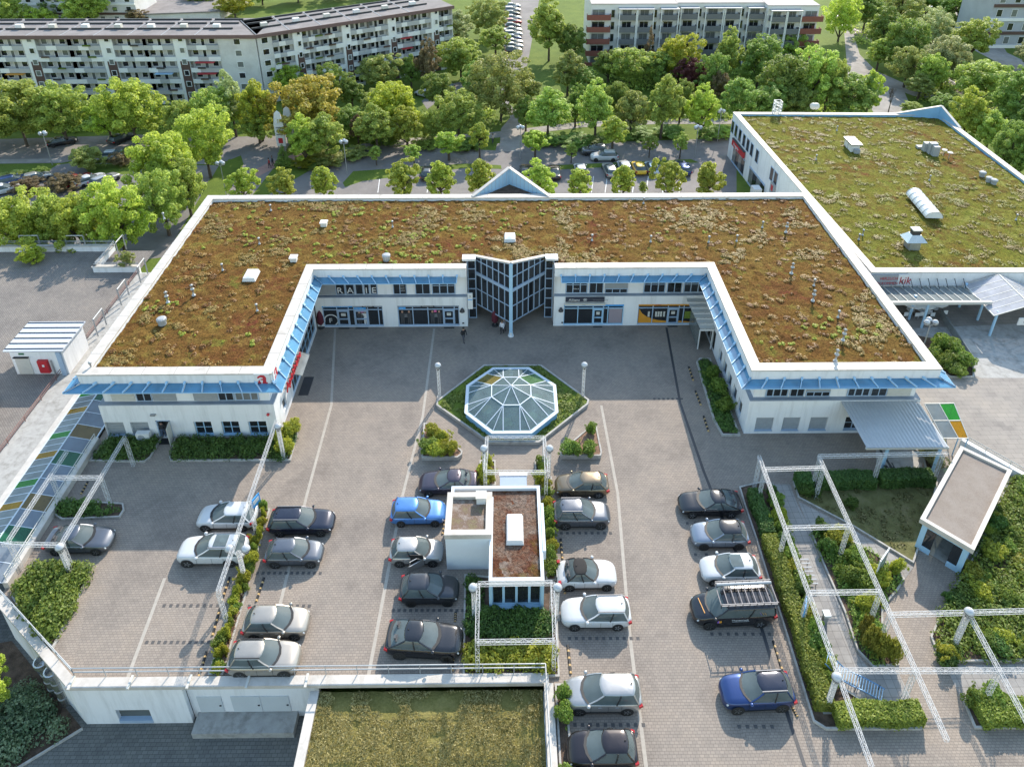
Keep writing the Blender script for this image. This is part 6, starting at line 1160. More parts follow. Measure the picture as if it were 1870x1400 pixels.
# lower yard greenery and the meadow
cover('ground_cover', [(-27.2, 26.0), (-31.5, 29.5), (-35, 26), (-31.6, 23.0)], 120, leafmat('white_flowering', (0.03, 0.08, 0.03), (0.20, 0.26, 0.16), 0.3), 'flowering green bush at the foot of the retaining wall corner', 'bush', .4, .8, .5, 1.3, 0.085, seed=41, z=-4.06, dens=170)
rs = np.random.RandomState(77); n = 70000; pp_ = np.stack([rs.uniform(-11.4, 2.1, n), rs.uniform(9, 26.3, n), np.zeros(n)-0.38], -1); dens_ = fbm(pp_[:, 0]*0.9, pp_[:, 1]*0.9, 3, 4); pp_ = pp_[dens_ > 0.38]
V, F = leaves(pp_+np.array([0, 0, 0.05]), np.tile([[0.3, -0.5, 0.5]], (len(pp_), 1)), 0.075, rs, 1.0, 0.35); me = npmesh('meadow_grass', V-np.array(org(AN)), F, leafmat('meadow_blades', (0.10, 0.09, 0.025), (0.34, 0.30, 0.13), 0.3)); o = bpy.data.objects.new('meadow_grass', me); C.objects.link(o); o.parent = AN; o['kind'] = 'stuff'
# ================================================================== lift house in the middle of the car park
M_MOSSG = sedum('mossy_gravel', [(.38, (.25, .20, .17)), (.47, (.19, .12, .085)), (.54, (.13, .05, .03)), (.64, (.15, .125, .025))], [(0, (.27, .22, .19)), (.4, (.20, .15, .12)), (.7, (.14, .055, .03)), (.9, (.10, .04, .025))], FINE)
LH = thing('lift_house', 'white lift house with gravel roofs between the parking rows', 'building', (-1, 35, 0))
LW = mat('blue_white_render', (0.62, 0.66, 0.70), 0.85, 0.05, 0.8)
mp_ = [(-1.2, 31.15), (2.4, 31.15), (2.4, 38.6), (-4.05, 38.6), (-4.05, 37.4), (-1.2, 37.4)]
k = MB(); ring(k, mp_, -0.22, 0, 2.45, 3.0); k.build('parapet', LW, LH); sheet('gravel_roof', offset(mp_, -0.2), 2.72, M_MOSSG, kind=None, parent=LH)
k = MB(); k.box(-1.1, 2.3, 31.75, 38.5, 0, 2.46); k.build('wall', LW, LH); k = MB(); k.box(-3.95, -1.1, 37.45, 38.5, 0, 2.46); k.build('wall', LW, LH)
MB().box(-4.2, -1.08, 34.1, 37.5, 0, 3.2).build('lift_shaft', LW, LH); tq = [(-4.25, 34.05), (-1.05, 34.05), (-1.05, 37.55), (-4.25, 37.55)]
k = MB(); ring(k, tq, -0.42, 0.0, 3.2, 3.62); k.build('coping', M_COPE, LH); sheet('gravel_roof', offset(tq, -0.4), 3.35, M_GRAVEL, kind=None, parent=LH)
b_ = MB().box(-2.15, -1.5, 36.7, 37.3, 3.35, 3.9).build('roof_vent', M_WHITE, LH); MB().box(-2.2, -1.45, 36.65, 37.35, 3.9, 4.0).build('lid', M_SHUTL, b_)
skylight(940, 968, 1.0, 2.1, LH, 2.73)
fs = Frame((-1.15, 31.45), (2.35, 31.45)); put_window(LH, fs, 1.75, 0, 0.15, 3.4, 2.2, 4, 1, mf=M_LBLUE, fw=0.16)
k = MB(); k.box(-1.2, -1.0, 31.2, 31.9, 0, 2.45); k.box(2.2, 2.4, 31.2, 31.9, 0, 2.45); k.box(-1.2, 2.4, 31.1, 31.6, 0, 0.15); k.build('window_surround', M_LBLUE, LH)
MB().box(2.4, 2.6, 33.2, 37.0, 2.2, 3.08).build('side_panel', LW, LH)
q = P(937, 888, 0); BX = thing('entrance_hood', 'white-edged blue-grey glass hood behind the lift house', 'canopy', (q.x, 39.4, 0)); k = MB(); k.hexa([(q.x-1.0, 38.7, 2.2), (q.x+1.0, 38.7, 2.2), (q.x+1.0, 40.1, 2.2), (q.x-1.0, 40.1, 2.2)], [(q.x-1.0, 38.7, 2.28), (q.x+1.0, 38.7, 2.28), (q.x+1.0, 40.1, 2.28), (q.x-1.0, 40.1, 2.28)]); k.build('glass_roof', mat('blue_grey_panel', (0.30, 0.36, 0.44), 0.25, 0.05), BX); MB().box(q.x-1.06, q.x+1.06, 40.1, 40.4, 2.14, 2.34).build('gutter', M_WHITE, BX)
for s in (-.98, .98): MB().tube((q.x+s, 40.2, 0), (q.x+s, 40.2, 2.15), .05, n=8).build('post', M_WHITE, BX)
# ================================================================== gravel-roofed pavilion
pv = [tuple(P(u, v, 2.9))[:2] for u, v in ((1684, 948), (1776, 1002), (1844, 860), (1756, 818))]; pv = ccw(pv); PV = thing('stair_pavilion', 'pale blue framed stair pavilion with gravel roof in the garden', 'pavilion', (sum(p[0] for p in pv)/4, sum(p[1] for p in pv)/4, 0))
k = MB(); ring(k, pv, -0.16, 0.12, 2.6, 3.0); k.build('parapet', M_COPE, PV); k = MB(); k.prism(offset(pv, -0.15), 2.55, 2.7); k.build('roof_slab', M_LBLUE, PV); sheet('gravel_roof', offset(pv, -0.16), 2.82, M_GRAVELP, kind=None, parent=PV)
pl = offset(pv, -0.12)
for i in range(4):
    a, b = Vector(pl[i]), Vector(pl[(i+1) % 4]); L = (b-a).length; fr = Frame(a, b)
    for e in (0, L): k = MB(); fr.box(k, max(0, e-0.35) if e else 0, e if e else 0.35, -0.12, 0, 0, 2.58); k.build('post', M_LBLUE, PV)
    k = MB(); fr.box(k, 0, L, -0.12, 0.01, 2.3, 2.58); k.build('lintel', M_LBLUE, PV)
    if L > 5:
        k = MB(); fr.box(k, 0.35, L-0.35, -0.1, 0, 0, 0.75); k.build('low_wall', M_LBLUE, PV)
        for j in range(5): p = MB(); fr.box(p, 0.4+(L-0.8)*j/5, 0.35+(L-0.8)*(j+1)/5, -0.05, -0.03, 0.75, 2.3); p.build('pane', M_GGREY, PV); p = MB(); fr.box(p, 0.34+(L-0.8)*j/5, 0.42+(L-0.8)*j/5, -0.08, 0.0, 0.75, 2.3); p.build('mullion', M_LBLUE, PV)
    else:
        for s0, s1 in ((0.35, 0.95), (L-0.95, L-0.35)):
            k = MB(); fr.box(k, s0, s1, -0.1, -0.01, 0, 0.5); k.build('low_wall', M_LBLUE, PV); p = MB(); fr.box(p, s0, s1, -0.06, -0.04, 0.5, 2.3); p.build('pane', M_PANE, PV)
sheet('floor', offset(pv, -0.3), 0.02, M_CONC, kind=None, parent=PV)
a, b = P(1752, 812), P(1885, 888); k = MB(); k.bar((a.x, a.y, 0.35), (b.x, b.y, 0.35), 0.35, 0.7); one('garden_wall', M_WALL, 'low white wall with rail between the garden and the sandy plaza', 'wall', k); railing('railing', 'rail on the low white wall at the right edge', [(a.x, a.y), (b.x, b.y)], 0.7, 0.5, 1.8, M_SHUTL)
# ribbed canopy on the right wing
RC = thing('ribbed_canopy', 'grey corrugated canopy on pale blue posts at the right wing', 'canopy', (31, 44, 0)); x0, x1 = 27.6, 34.0; k = MB(); n = 44
for i in range(n):
    xa, xb = x0+(x1-x0)*i/n, x0+(x1-x0)*(i+1)/n; za, zb_ = (0.05, 0.0) if i % 2 else (0.0, 0.05); k.quad((xa+0.35, 41.9, 3.0+za), (xb+0.35, 41.9, 3.0+zb_), (xb, 46.3, 3.55+zb_), (xa, 46.3, 3.55+za))
k.build('corrugated_sheet', mat('corrugated_metal', (0.40, 0.415, 0.43), 0.5, 0.08, metal=0.1), RC); MB().bar((x0+0.3, 41.95, 2.9), (x1+0.4, 41.95, 2.9), 0.14, 0.16).build('beam', M_SHUTL, RC)
for u, v in ((1609, 858), (1702, 862)): q = P(u, v); MB().tube((q.x, q.y, 0), (q.x, q.y, 2.95), 0.13, n=10).build('post', M_LBLUE, RC)
SG = thing('glass_screen', 'slanted glass screen with green and yellow panes beside the right wing', 'glass roof', (36, 44, 0)); rows = [(P(1688, 737, 3.0), P(1722, 800, 1.9)), (P(1715, 737, 3.0), P(1750, 800, 1.9)), (P(1742, 736, 3.0), P(1768, 800, 1.9))]; k = MB()
for a_, b_ in rows: k.bar(a_, b_, .07)
for t in (0, .5, 1): k.bar(rows[0][0].lerp(rows[0][1], t), rows[2][0].lerp(rows[2][1], t), .07)
k.build('frame', M_SHUTL, SG)
for a_, b_ in rows[1:]:
    for e_ in (a_, b_): MB().tube((e_.x, e_.y, 0), e_, .05, n=6).build('post', M_LBLUE, SG)
for i in range(2):
    for j in range(2):
        f = lambda r, t: rows[r][0].lerp(rows[r][1], t); q = [f(i, j/2+.02), f(i+1, j/2+.02), f(i+1, j/2+.48), f(i, j/2+.48)]
        f2_ = MB(); f2_.hexa(q, [(v_.x, v_.y, v_.z+0.02) for v_ in q]); f2_.build('pane', {(1, 0): M_GGREEN, (1, 1): M_GYEL}.get((i, j), M_GGREY), SG)
# ================================================================== lattice pergolas and lamps
def pergola(lab, beams, posts, z):
    t = thing('lattice_pergola', lab, 'pergola', P(*posts[0], z)*1.0-Vector((0, 0, z)))
    for a, b in beams: k = MB(); lattice(k, P(*a, z), P(*b, z)); k.build('lattice_beam', M_LATT, t)
    for p in posts: q = P(*p, z); k = MB(); lattice(k, (q.x, q.y, 0), (q.x, q.y, z-0.16), 0.22, 0.34, 0.011, 0.02); k.build('lattice_post', M_LATT, t)
pergola('large white lattice pergola over the garden paths at the right', [((1386, 833), (1592, 1400)), ((1495, 833), (1730, 1352)), ((1396, 857), (1504, 854)), ((1436, 964), (1550, 961)), ((1478, 1082), (1608, 1080)), ((1532, 1224), (1880, 1224)), ((1495, 833), (1730, 828)), ((1626, 1122), (1880, 1115)), ((1768, 1118), (1890, 1345))], [(1388, 838), (1397, 857), (1436, 964), (1478, 1082), (1532, 1224), (1497, 838), (1504, 854), (1550, 961), (1608, 1080), (1626, 1122), (1672, 1224), (1610, 831), (1722, 829), (1768, 1118), (1826, 1224)], 3.3)
pergola('white lattice pergola beside the glass passage roof', [((122, 824), (15, 987)), ((228, 798), (111, 995)), ((94, 872), (184, 872)), ((5, 993), (118, 995))], [(94, 872), (184, 872), (228, 800), (15, 987), (113, 993)], 3.0)
pergola('single slanting lattice beam over the left shrub strip', [((505, 768), (398, 1080))], [(505, 770), (398, 1078), (455, 915)], 3.6)
pergola('white lattice pergola in front of the glass dome', [((889, 799), (886, 862)), ((994, 799), (998, 862)), ((889, 799), (994, 799)), ((886, 862), (998, 862))], [(889, 799), (994, 799), (886, 862), (998, 862)], 3.2)
pergola('white lattice pergola in front of the lift house window', [((873, 1066), (871, 1172)), ((1009, 1064), (1013, 1170)), ((873, 1066), (1009, 1064)), ((871, 1172), (1013, 1170))], [(873, 1066), (1009, 1064), (871, 1172), (1013, 1170)], 3.1)
def lamp(u, v, h, lab, globes=((0, 0),), lattice_pole=True, zb=0.0, grp='globe lamps on lattice poles', r=0.3):
    q = P(u, v, zb); t = thing('globe_lamp' if lattice_pole else 'street_lamp', lab, 'lamp', q, grp); k = MB()
    if lattice_pole: lattice(k, q, (q.x, q.y, zb+h-r), 0.22, 0.22, 0.022, 0.026); k.build('lattice_pole', M_LATT, t); MB().box(q.x-0.25, q.x+0.25, q.y-0.25, q.y+0.25, zb, zb+0.12).build('foot', M_CONC, t)
    else: k.tube(q, (q.x, q.y, zb+h-r), 0.07, 0.05, 8); k.build('pole', M_STEEL, t)
    for dx, dy in globes:
        g = MB().ball((q.x+dx, q.y+dy, zb+h), r, 14, 9).build('globe', M_LAMPG, t, True); MB().lathe((q.x+dx, q.y+dy, zb+h-r*1.25), [(r*0.5, 0), (r*0.42, 0.15), (r*0.1, 0.2)], 10).build('lamp_collar', M_DARK, g)
        MB().lathe((q.x+dx, q.y+dy, zb+h), [(r*1.02, -0.02), (r*1.02, 0.03)], 14).build('band', M_DARK, g)
        if dx or dy: MB().tube((q.x, q.y, zb+h-r*1.1), (q.x+dx, q.y+dy, zb+h-r*1.1), 0.035, n=6).build('arm', M_STEEL, t)
for u, v, h, lab in ((803, 727, 3.75, 'globe lamp on lattice pole left of the dome'), (1064, 726, 3.75, 'globe lamp on lattice pole right of the dome'), (885, 876, 3.4, 'globe lamp left of the dome pergola'), (1002, 876, 3.4, 'globe lamp right of the dome pergola'), (866, 1128, 3.1, 'globe lamp left of the lift house window pergola'), (1016, 1128, 3.1, 'globe lamp right of the lift house window pergola'), (1508, 1296, 3.3, 'globe lamp by the long clipped hedge at the garden bench'), (1741, 1182, 3.6, 'globe lamp in the overgrown bed on the right'), (519, 838, 3.6, 'globe lamp at the corner of the left wing'), (131, 1052, 3.0, 'globe lamp beside the grey saloon at the far left')): lamp(u, v, h, lab)
lamp(449, 1062, 3.4, 'double globe lamp over the left shrub strip', ((-0.55, 0), (0.55, 0)))
G3 = ((-0.4, 0), (0.4, 0), (0, 0.4))
for u, v, lab in ((634, 318, 'triple-globe street lamp in the middle of the rear car park'), (1310, 258, 'triple-globe street lamp near the second shop building'), (1268, 290, 'triple-globe street lamp right of the parked cars'), (950, 290, 'triple-globe street lamp beside the brick path'), (516, 272, 'triple-globe street lamp by the white totems'), (414, 360, 'triple-globe street lamp left behind the planted roof'), (96, 302, 'slim street lamp by the left verge')): lamp(u, v, 5.4, lab, G3, False, GB, 'street lamps around the rear car park', 0.3)
lamp(1684, 640, 3.4, 'triple-globe lamp beside the arcade bush', G3, False, 0.0, 'street lamps around the rear car park')
# ================================================================== small garden things
def board(u, v, w, h, z0, m, lab, rz=0.5, name='info_board', panels=()):
    q = P(u, v); t = thing(name, lab, 'sign', q); 
    for s in (-1, 1): MB().tube((q.x+s*w*0.4*math.cos(rz), q.y+s*w*0.4*math.sin(rz), 0), (q.x+s*w*0.4*math.cos(rz), q.y+s*w*0.4*math.sin(rz), z0+h), 0.04, n=6).build('post', M_STEEL, t)
    bd = MB().obox((q.x, q.y, z0+h/2), (w, 0.08, h), rz).build('board', m, t)
    for px_, pz, pw, ph, pm in panels: c = Vector((q.x, q.y, z0+pz*h))+Vector((math.cos(rz), math.sin(rz), 0))*px_*w+Vector((math.sin(rz), -math.cos(rz), 0))*0.05; MB().obox(c, (pw*w, 0.02, ph*h), rz).build('panel', pm, bd)
board(1603, 1050, 1.5, 1.7, 0.5, M_WHITE, 'white framed notice board with green panels by the slab path', 0.75, panels=((-.25, .72, .38, .3, mat('notice_green', (0.12, 0.2, 0.16), 0.5)), (.22, .7, .35, .35, mm0), (-.22, .32, .4, .3, M_PANE2), (.25, .28, .35, .3, mat('notice_green', (0.1, 0.2, 0.1)))))
board(1463, 1132, 0.9, 1.3, 0.6, M_SIGNB, 'blue parking sign board beside the long clipped hedge', 1.15, 'parking_sign', panels=((0, .7, .7, .3, M_WHITE),)); board(472, 938, 0.9, 1.2, 0.6, M_SIGNB, 'blue parking sign board at the head of the left shrub strip', 1.2, 'parking_sign', panels=((0, .7, .7, .3, M_WHITE),))
q = P(1505, 1135); BL = thing('light_bollard', 'small white square light bollard on the slab path edge', 'bollard', q); MB().box(q.x-0.14, q.x+0.14, q.y-0.14, q.y+0.14, 0, 0.75).build('post', M_SHUT, BL); MB().box(q.x-0.22, q.x+0.22, q.y-0.22, q.y+0.22, 0.75, 0.95).build('lamp_head', M_WHITE, BL)
# blue steel lounger bench
q = P(1563, 1250); BN = thing('steel_bench', 'curved blue steel mesh bench at the end of the slab path', 'bench', q); pr = [(-1.9, 1.1), (-1.4, 0.75), (-0.9, 0.42), (-0.3, 0.35), (0.3, 0.42), (0.9, 0.40), (1.5, 0.34)]; mm_ = mat('blue_steel', (0.14, 0.27, 0.45), 0.4, 0.1, metal=0.3); bd = R_(-32)
def bp_(s, w_, z): return (q.x+s*math.cos(bd)-w_*math.sin(bd), q.y+s*math.sin(bd)+w_*math.cos(bd), z)
for w_ in (-0.42, 0.42):
    k = MB(); [k.tube(bp_(pr[i][0], w_, pr[i][1]), bp_(pr[i+1][0], w_, pr[i+1][1]), 0.04, n=6) for i in range(len(pr)-1)]; k.build('side_rail', mm_, BN)
    for s in (-1.2, 0.0, 1.2): MB().tube(bp_(s, w_, 0), bp_(s, w_, 0.5), 0.03, n=6).build('leg', M_DARK, BN)
for i in range(22):
    s = -1.85+i*0.155; z = np.interp(s, [p[0] for p in pr], [p[1] for p in pr]); MB().tube(bp_(s, -0.42, z), bp_(s, 0.42, z), 0.022, n=5).build('slat', M_LBLUE, BN)
# second sunbed further up the path
q = P(1475, 1050); BN2 = thing('steel_bench', 'narrow blue steel bench beside the slab path', 'bench', q)
for i in range(7): MB().bar((q.x-0.3, q.y-0.9+i*0.3, 0.45), (q.x+0.3, q.y-0.9+i*0.3, 0.45), 0.09, 0.03).build('slat', M_SHUT, BN2)
for sx in (-.25, .25):
    for sy in (-.8, .8): MB().tube((q.x+sx, q.y+sy, 0), (q.x+sx, q.y+sy, 0.43), 0.025, n=5).build('leg', M_DARK, BN2)
# bicycle by the hedge
q = P(1618, 866); BK = thing('bicycle', 'dark bicycle parked at the foot of the ribbed canopy post', 'bicycle', q)
for dx in (-0.5, 0.5):
    k = MB(); n = 16; c = (q.x+dx, q.y, 0.34); [k.tube((c[0]+0.32*math.cos(2*math.pi*i/n), c[1], c[2]+0.32*math.sin(2*math.pi*i/n)), (c[0]+0.32*math.cos(2*math.pi*(i+1)/n), c[1], c[2]+0.32*math.sin(2*math.pi*(i+1)/n)), 0.03, n=5) for i in range(n)]; k.build('wheel', M_BLACK, BK)
k = MB(); [k.tube((q.x+a, q.y, b), (q.x+c, q.y, d), 0.025, n=5) for a, b, c, d in ((-.5, .34, -.15, .35), (-.15, .35, .4, .75), (-.2, .8, .4, .8), (-.5, .34, -.2, .8), (.5, .34, .38, .95), (-.15, .35, -.22, .9))]; k.build('frame', M_DARK, BK); MB().box(q.x-0.36, q.x-0.1, q.y-0.08, q.y+0.08, 0.9, 0.96).build('saddle', M_BLACK, BK); MB().box(q.x+0.34, q.x+0.4, q.y-0.3, q.y+0.3, 0.95, 1.0).build('handlebar', M_DARK, BK)
# folded maroon parasols at the court
for u, v, lab in ((587, 598, 'folded maroon parasol at the left corner of the court'), (904, 594, 'folded maroon parasol under the glass tower')):
    q = P(u, v); t = thing('folded_parasol', lab, 'parasol', q); MB().lathe((q.x, q.y, 0.35), [(0.12, 0), (0.34, 0.3), (0.33, 1.0), (0.2, 1.5), (0.04, 1.75)], 12).build('canopy', M_MAROON, t); MB().tube((q.x, q.y, 0), (q.x, q.y, 0.4), 0.04).build('pole', M_STEEL, t); MB().lathe((q.x, q.y, 0), [(0.35, 0), (0.33, 0.1)], 12).build('base', M_DARK, t)
# cafe under the arcade
for u, v, lab in ((1660, 575, 'white cafe parasol under the arcade, left'), (1680, 576, 'white cafe parasol under the arcade, middle'), (1703, 572, 'white cafe parasol under the arcade, right')):
    q = P(u, v); t = thing('cafe_parasol', lab, 'parasol', q, 'white parasols under the arcade'); MB().lathe((q.x, q.y, 1.55), [(1.15, 0), (1.15, 0.04), (0.05, 0.5), (0.01, 0.55)], 8).build('canopy', M_WHITE, t); MB().tube((q.x, q.y, 0), (q.x, q.y, 1.6), 0.03).build('pole', M_STEEL, t)
    for dx in (-0.8, 0.8):
        c = thing('cafe_chair', 'white and black cafe chair under the arcade parasols', 'chair', (q.x+dx, q.y-0.5, 0), 'cafe chairs under the arcade'); MB().box(q.x+dx-.22, q.x+dx+.22, q.y-.72, q.y-.28, .4, .45).build('seat', M_BLACK, c); MB().box(q.x+dx-.22, q.x+dx+.22, q.y-.76, q.y-.7, .45, .9).build('backrest', M_WHITE, c)
        for sx in (-.18, .18):
            for sy in (-.68, -.32): MB().tube((q.x+dx+sx, q.y+sy, 0), (q.x+dx+sx, q.y+sy, .4), 0.02, n=5).build('leg', M_STEEL, c)
    tb = thing('cafe_table', 'round white cafe table under the arcade parasols', 'table', q, 'cafe tables under the arcade'); MB().lathe((q.x, q.y, 0.7), [(0.4, 0), (0.4, 0.04)], 12).build('table_top', M_WHITE, tb); MB().lathe((q.x, q.y, 0), [(0.25, 0), (0.05, 0.05), (0.045, 0.7)], 8).build('leg', M_DARK, tb)
ARB = planter(((1672, 612), (1720, 622), (1778, 672), (1778, 690), (1735, 690), (1700, 668)), 'bed with a bush in front of the arcade')
for u, v, r, h in ((1715, 640, 1.3, 1.5), (1735, 650, 1.2, 1.3), (1755, 668, 1.2, 1.2), (1725, 668, 1.2, 1.1), (1705, 655, 1.0, 1.0), (1742, 680, 1.0, .8)): shrub(P(u, v), r, h, L_MIDG, 'part of the big green bush in front of the arcade', 'bushes in front of the arcade')
a, b = P(1716, 578), P(1777, 672); k = MB(); k.bar((a.x, a.y, 0.5), (b.x, b.y, 0.5), 0.06, 0.9); one('glass_balustrade', M_GGREY, 'glass balustrade on the ramp beside the arcade bush', 'railing', k)
# white advertising totems by the street
for u, v, h, lab in ((517, 282, 7.5, 'white rounded advertising totem with red emblem at the street'), (532, 262, 6.5, 'second white advertising totem half hidden by trees')):
    q = P(u, v, GB); t = thing('sign_totem', lab, 'sign', q, 'advertising totems'); pts = [(-.7, 1.5), (.7, 1.5), (.75, h*0.7), (.45, h*0.95), (0, h), (-.45, h*0.95), (-.75, h*0.7)]; k = MB(); n = len(pts)
    k.add([(q.x+x, q.y-0.12, GB+z) for x, z in pts]+[(q.x+x, q.y+0.12, GB+z) for x, z in pts], [tuple(range(n)), tuple(range(2*n-1, n-1, -1))]+[(i, n+i, n+(i+1) % n, (i+1) % n) for i in range(n)]); bd_ = k.build('board', M_WHITE, t); MB().box(q.x-0.35, q.x+0.35, q.y-0.14, q.y-0.125, GB+2.0, GB+2.9).build('red_emblem', M_RED, bd_)
    for z in (3.4, 4.0, 4.6): MB().box(q.x-0.5, q.x+0.5, q.y-0.14, q.y-0.125, GB+z, GB+z+0.2).build('print_line', mm0, bd_)
    for dx in (-.5, .5): MB().tube((q.x+dx, q.y, GB), (q.x+dx, q.y, GB+1.5), 0.1).build('post', M_STEEL, t)
# ================================================================== vehicles
CT = {  # type: L, W, H, greenhouse base x0,x1 (from rear, fraction), roof x0,x1, hood z, belt z, nose z
 'hatch': (4.1, 1.78, 1.47, .025, .775, .135, .525, .88, .92, .60), 'small': (3.8, 1.68, 1.45, .025, .79, .14, .54, .88, .92, .60), 'estate': (4.6, 1.82, 1.47, .02, .735, .085, .51, .88, .92, .60),
 'suv': (4.4, 1.86, 1.62, .02, .75, .115, .52, 1.00, 1.03, .74), 'coupe_suv': (4.85, 1.98, 1.58, .03, .73, .25, .50, 1.03, 1.07, .78), 'saloon': (4.6, 1.83, 1.42, .10, .745, .275, .52, .88, .92, .60), 'fastback': (4.7, 1.86, 1.38, .04, .725, .27, .51, .85, .90, .57),
 'minivan': (4.4, 1.83, 1.60, .02, .80, .09, .55, .96, 1.0, .68), 'van': (5.1, 1.96, 1.90, .01, .85, .03, .66, 1.10, 1.16, .80), 'beetle': (4.25, 1.81, 1.46, .12, .71, .27, .50, .93, .95, .66)}
def ipol(x, pts): return float(np.interp(x, [p[0] for p in pts], [p[1] for p in pts]))
CARM = {}
def car_meshes(ty):
    if ty in CARM: return CARM[ty]
    L, W, H, g0, g1, r0, r1, zh, zb, zn = CT[ty]; hw = W/2; rnd_nose = 1.0 if ty != 'van' else 0.9
    HW = [(0, .66), (.012, .78), (.03, .87), (.07, .945), (.15, .985), (.25, 1), (.55, 1), (.76, .99), (.86, .955), (.92, .89), (.96, .79), (.985, .66), (1, .48)]
    boot = zb if ty not in ('saloon', 'fastback', 'beetle') else zb*0.99
    ZT = [(0, boot*0.74), (.008, boot*0.86), (.025, boot*0.985), (g0+.05, zb), (g1-.03, zb), (g1+.01, zh+.01), (.84, zh*0.95+.02), (.91, (zh*.6+zn*.4)+.03), (.96, zn+.05), (.985, zn-.03), (1, zn*0.78)]
    if ty == 'beetle': ZT = [(0, .55), (.03, .72), (.10, .88), (.2, .95), (.62, .95), (.72, .95), (.84, .92), (.93, .80), (.985, .62), (1, .5)]
    ZB = [(0, .38), (.04, .26), (.12, .20), (.88, .20), (.96, .24), (1, .34)]
    xs = [0, .012, .03, .06, .1, .15, .2, .28, .36, .44, .52, .6, .66, .7, .74, .78, .83, .88, .92, .95, .975, .99, 1.0]
    b = MB(); ring_n = 0; V = []
    for x in xs:
        w_ = hw*ipol(x, HW); zt = ipol(x, ZT); z0 = ipol(x, ZB); h = zt-z0
        half = [(0, z0), (w_*.86, z0), (w_*.975, z0+h*.14), (w_*1.0, z0+h*.34), (w_*1.0, z0+h*.56), (w_*.985, z0+h*.78), (w_*.945, z0+h*.93), (w_*.87, zt-.004), (w_*.6, zt+.018), (0, zt+.032)]
        rg = half+[(-y, z) for y, z in half[-2:0:-1]]; ring_n = len(rg); V += [(x*L-L/2, y, z) for y, z in rg]
    n = ring_n; F = [(i*n+j, i*n+(j+1) % n, (i+1)*n+(j+1) % n, (i+1)*n+j) for i in range(len(xs)-1) for j in range(n)]+[tuple(range(n-1, -1, -1)), tuple(range((len(xs)-1)*n, len(xs)*n))]
    b.add(V, [f[::-1] for f in F]); M = {'body': b.mesh('body', True)}
    def rr_(x0, x1, w_, cf, cr, z, zr=0.0):
        p = []
        for y in (1, .5, 0, -.5, -1): p.append((x1-cf*y*y, y*w_, z))
        for t in np.linspace(0, 1, 8)[1:-1]: p.append((x1-cf+(x0+cr-x1+cf)*t, -w_*(1+.03*math.sin(math.pi*t)), z))
        for y in (-1, -.5, 0, .5, 1): p.append((x0+cr*y*y, y*w_, z+zr))
        for t in np.linspace(1, 0, 8)[1:-1]: p.append((x1-cf+(x0+cr-x1+cf)*t, w_*(1+.03*math.sin(math.pi*t)), z))
        return p
    xb0, xb1, xt0, xt1 = g0*L-L/2, g1*L-L/2, r0*L-L/2, r1*L-L/2; wt = .68 if ty != 'van' else .84; wb = .90 if ty != 'van' else .93
    base = rr_(xb0, xb1, hw*wb, .34, .18, zb-.05); top = rr_(xt0, xt1, hw*wt, .20, .15, H-.085); mid = [tuple(np.array(a)*.42+np.array(c)*.58+np.array([0, np.sign(a[1])*.035*abs(a[1])/hw, 0])) for a, c in zip(base, top)]; nb = len(base)
    def glassq(idx, nm):
        m = MB(); ii = list(idx)+[(list(idx)[-1]+1) % nb]; vs = [q for rg_ in (base, mid, top) for q in (rg_[i] for i in ii)]; fs = []; ni = len(ii)
        for i in range(ni-1): fs += [(i+1, i, ni+i, ni+i+1), (ni+i+1, ni+i, 2*ni+i, 2*ni+i+1)]
        m.add(vs, fs); me = m.mesh(nm, True); return me
    M['windscreen'] = glassq(range(0, 4), 'windscreen'); M['side_window'] = [glassq(range(4, 11), 'side_window'), glassq(range(15, 22), 'side_window')]; M['rear_window'] = glassq(range(11, 15), 'rear_window')
    rf = MB(); cz = (xt0+xt1)/2; vs = []; sc = (1.035, 1.0, .86, .55, .22)
    for s, dz in zip(sc, (-.055, .0, .035, .055, .065)): vs += [(cz+(p[0]-cz)*s, p[1]*s, H-.085+dz*1.25) for p in top]
    rf.add(vs, [(k*nb+(j+1) % nb, k*nb+j, (k+1)*nb+j, (k+1)*nb+(j+1) % nb) for k in range(4) for j in range(nb)]+[tuple(4*nb+j for j in range(nb-1, -1, -1))]); M['roof'] = rf.mesh('roof', True)
    def pil(i, wd):
        m = MB(); o = 1.012; f = lambda p: (p[0], p[1]*o, p[2]); m.bar(f(base[i]), f(mid[i]), wd, .05); m.bar(f(mid[i]), f(top[i]), wd, .05); return m.mesh('pillar')
    M['pillar'] = [pil(i, .075) for i in (0, 4, 11, 15)]; M['mid_pillar'] = [pil(7, .07), pil(18, .07)]
    wr = .315 if ty not in ('suv', 'coupe_suv', 'van') else .355; M['wr'] = wr
    t = MB(); t.lathe((0, 0, 0), [(wr*.72, -.105), (wr*.93, -.105), (wr, -.07), (wr, .07), (wr*.93, .105), (wr*.72, .105)], 18); tm = t.mesh('tyre', True); tm.transform(Matrix.Rotation(math.pi/2, 4, 'X')); M['tyre'] = tm
    r = MB(); r.lathe((0, 0, 0), [(wr*.70, -.06), (wr*.70, .085), (wr*.62, .09)], 16); r.lathe((0, 0, 0), [(wr*.2, .04), (wr*.2, .1)], 8)
    for a in range(5): r.bar((wr*.15*math.cos(a*1.2566), wr*.15*math.sin(a*1.2566), .095), (wr*.66*math.cos(a*1.2566), wr*.66*math.sin(a*1.2566), .095), .09, .02)
    rm = r.mesh('rim'); rm.transform(Matrix.Rotation(math.pi/2, 4, 'X')); M['rim'] = rm
    a = MB(); a.lathe((0, 0, 0), [(wr*1.17, -.012), (wr*1.17, .004)], 20); am = a.mesh('wheel_arch'); am.transform(Matrix.Rotation(math.pi/2, 4, 'X')); M['arch'] = am
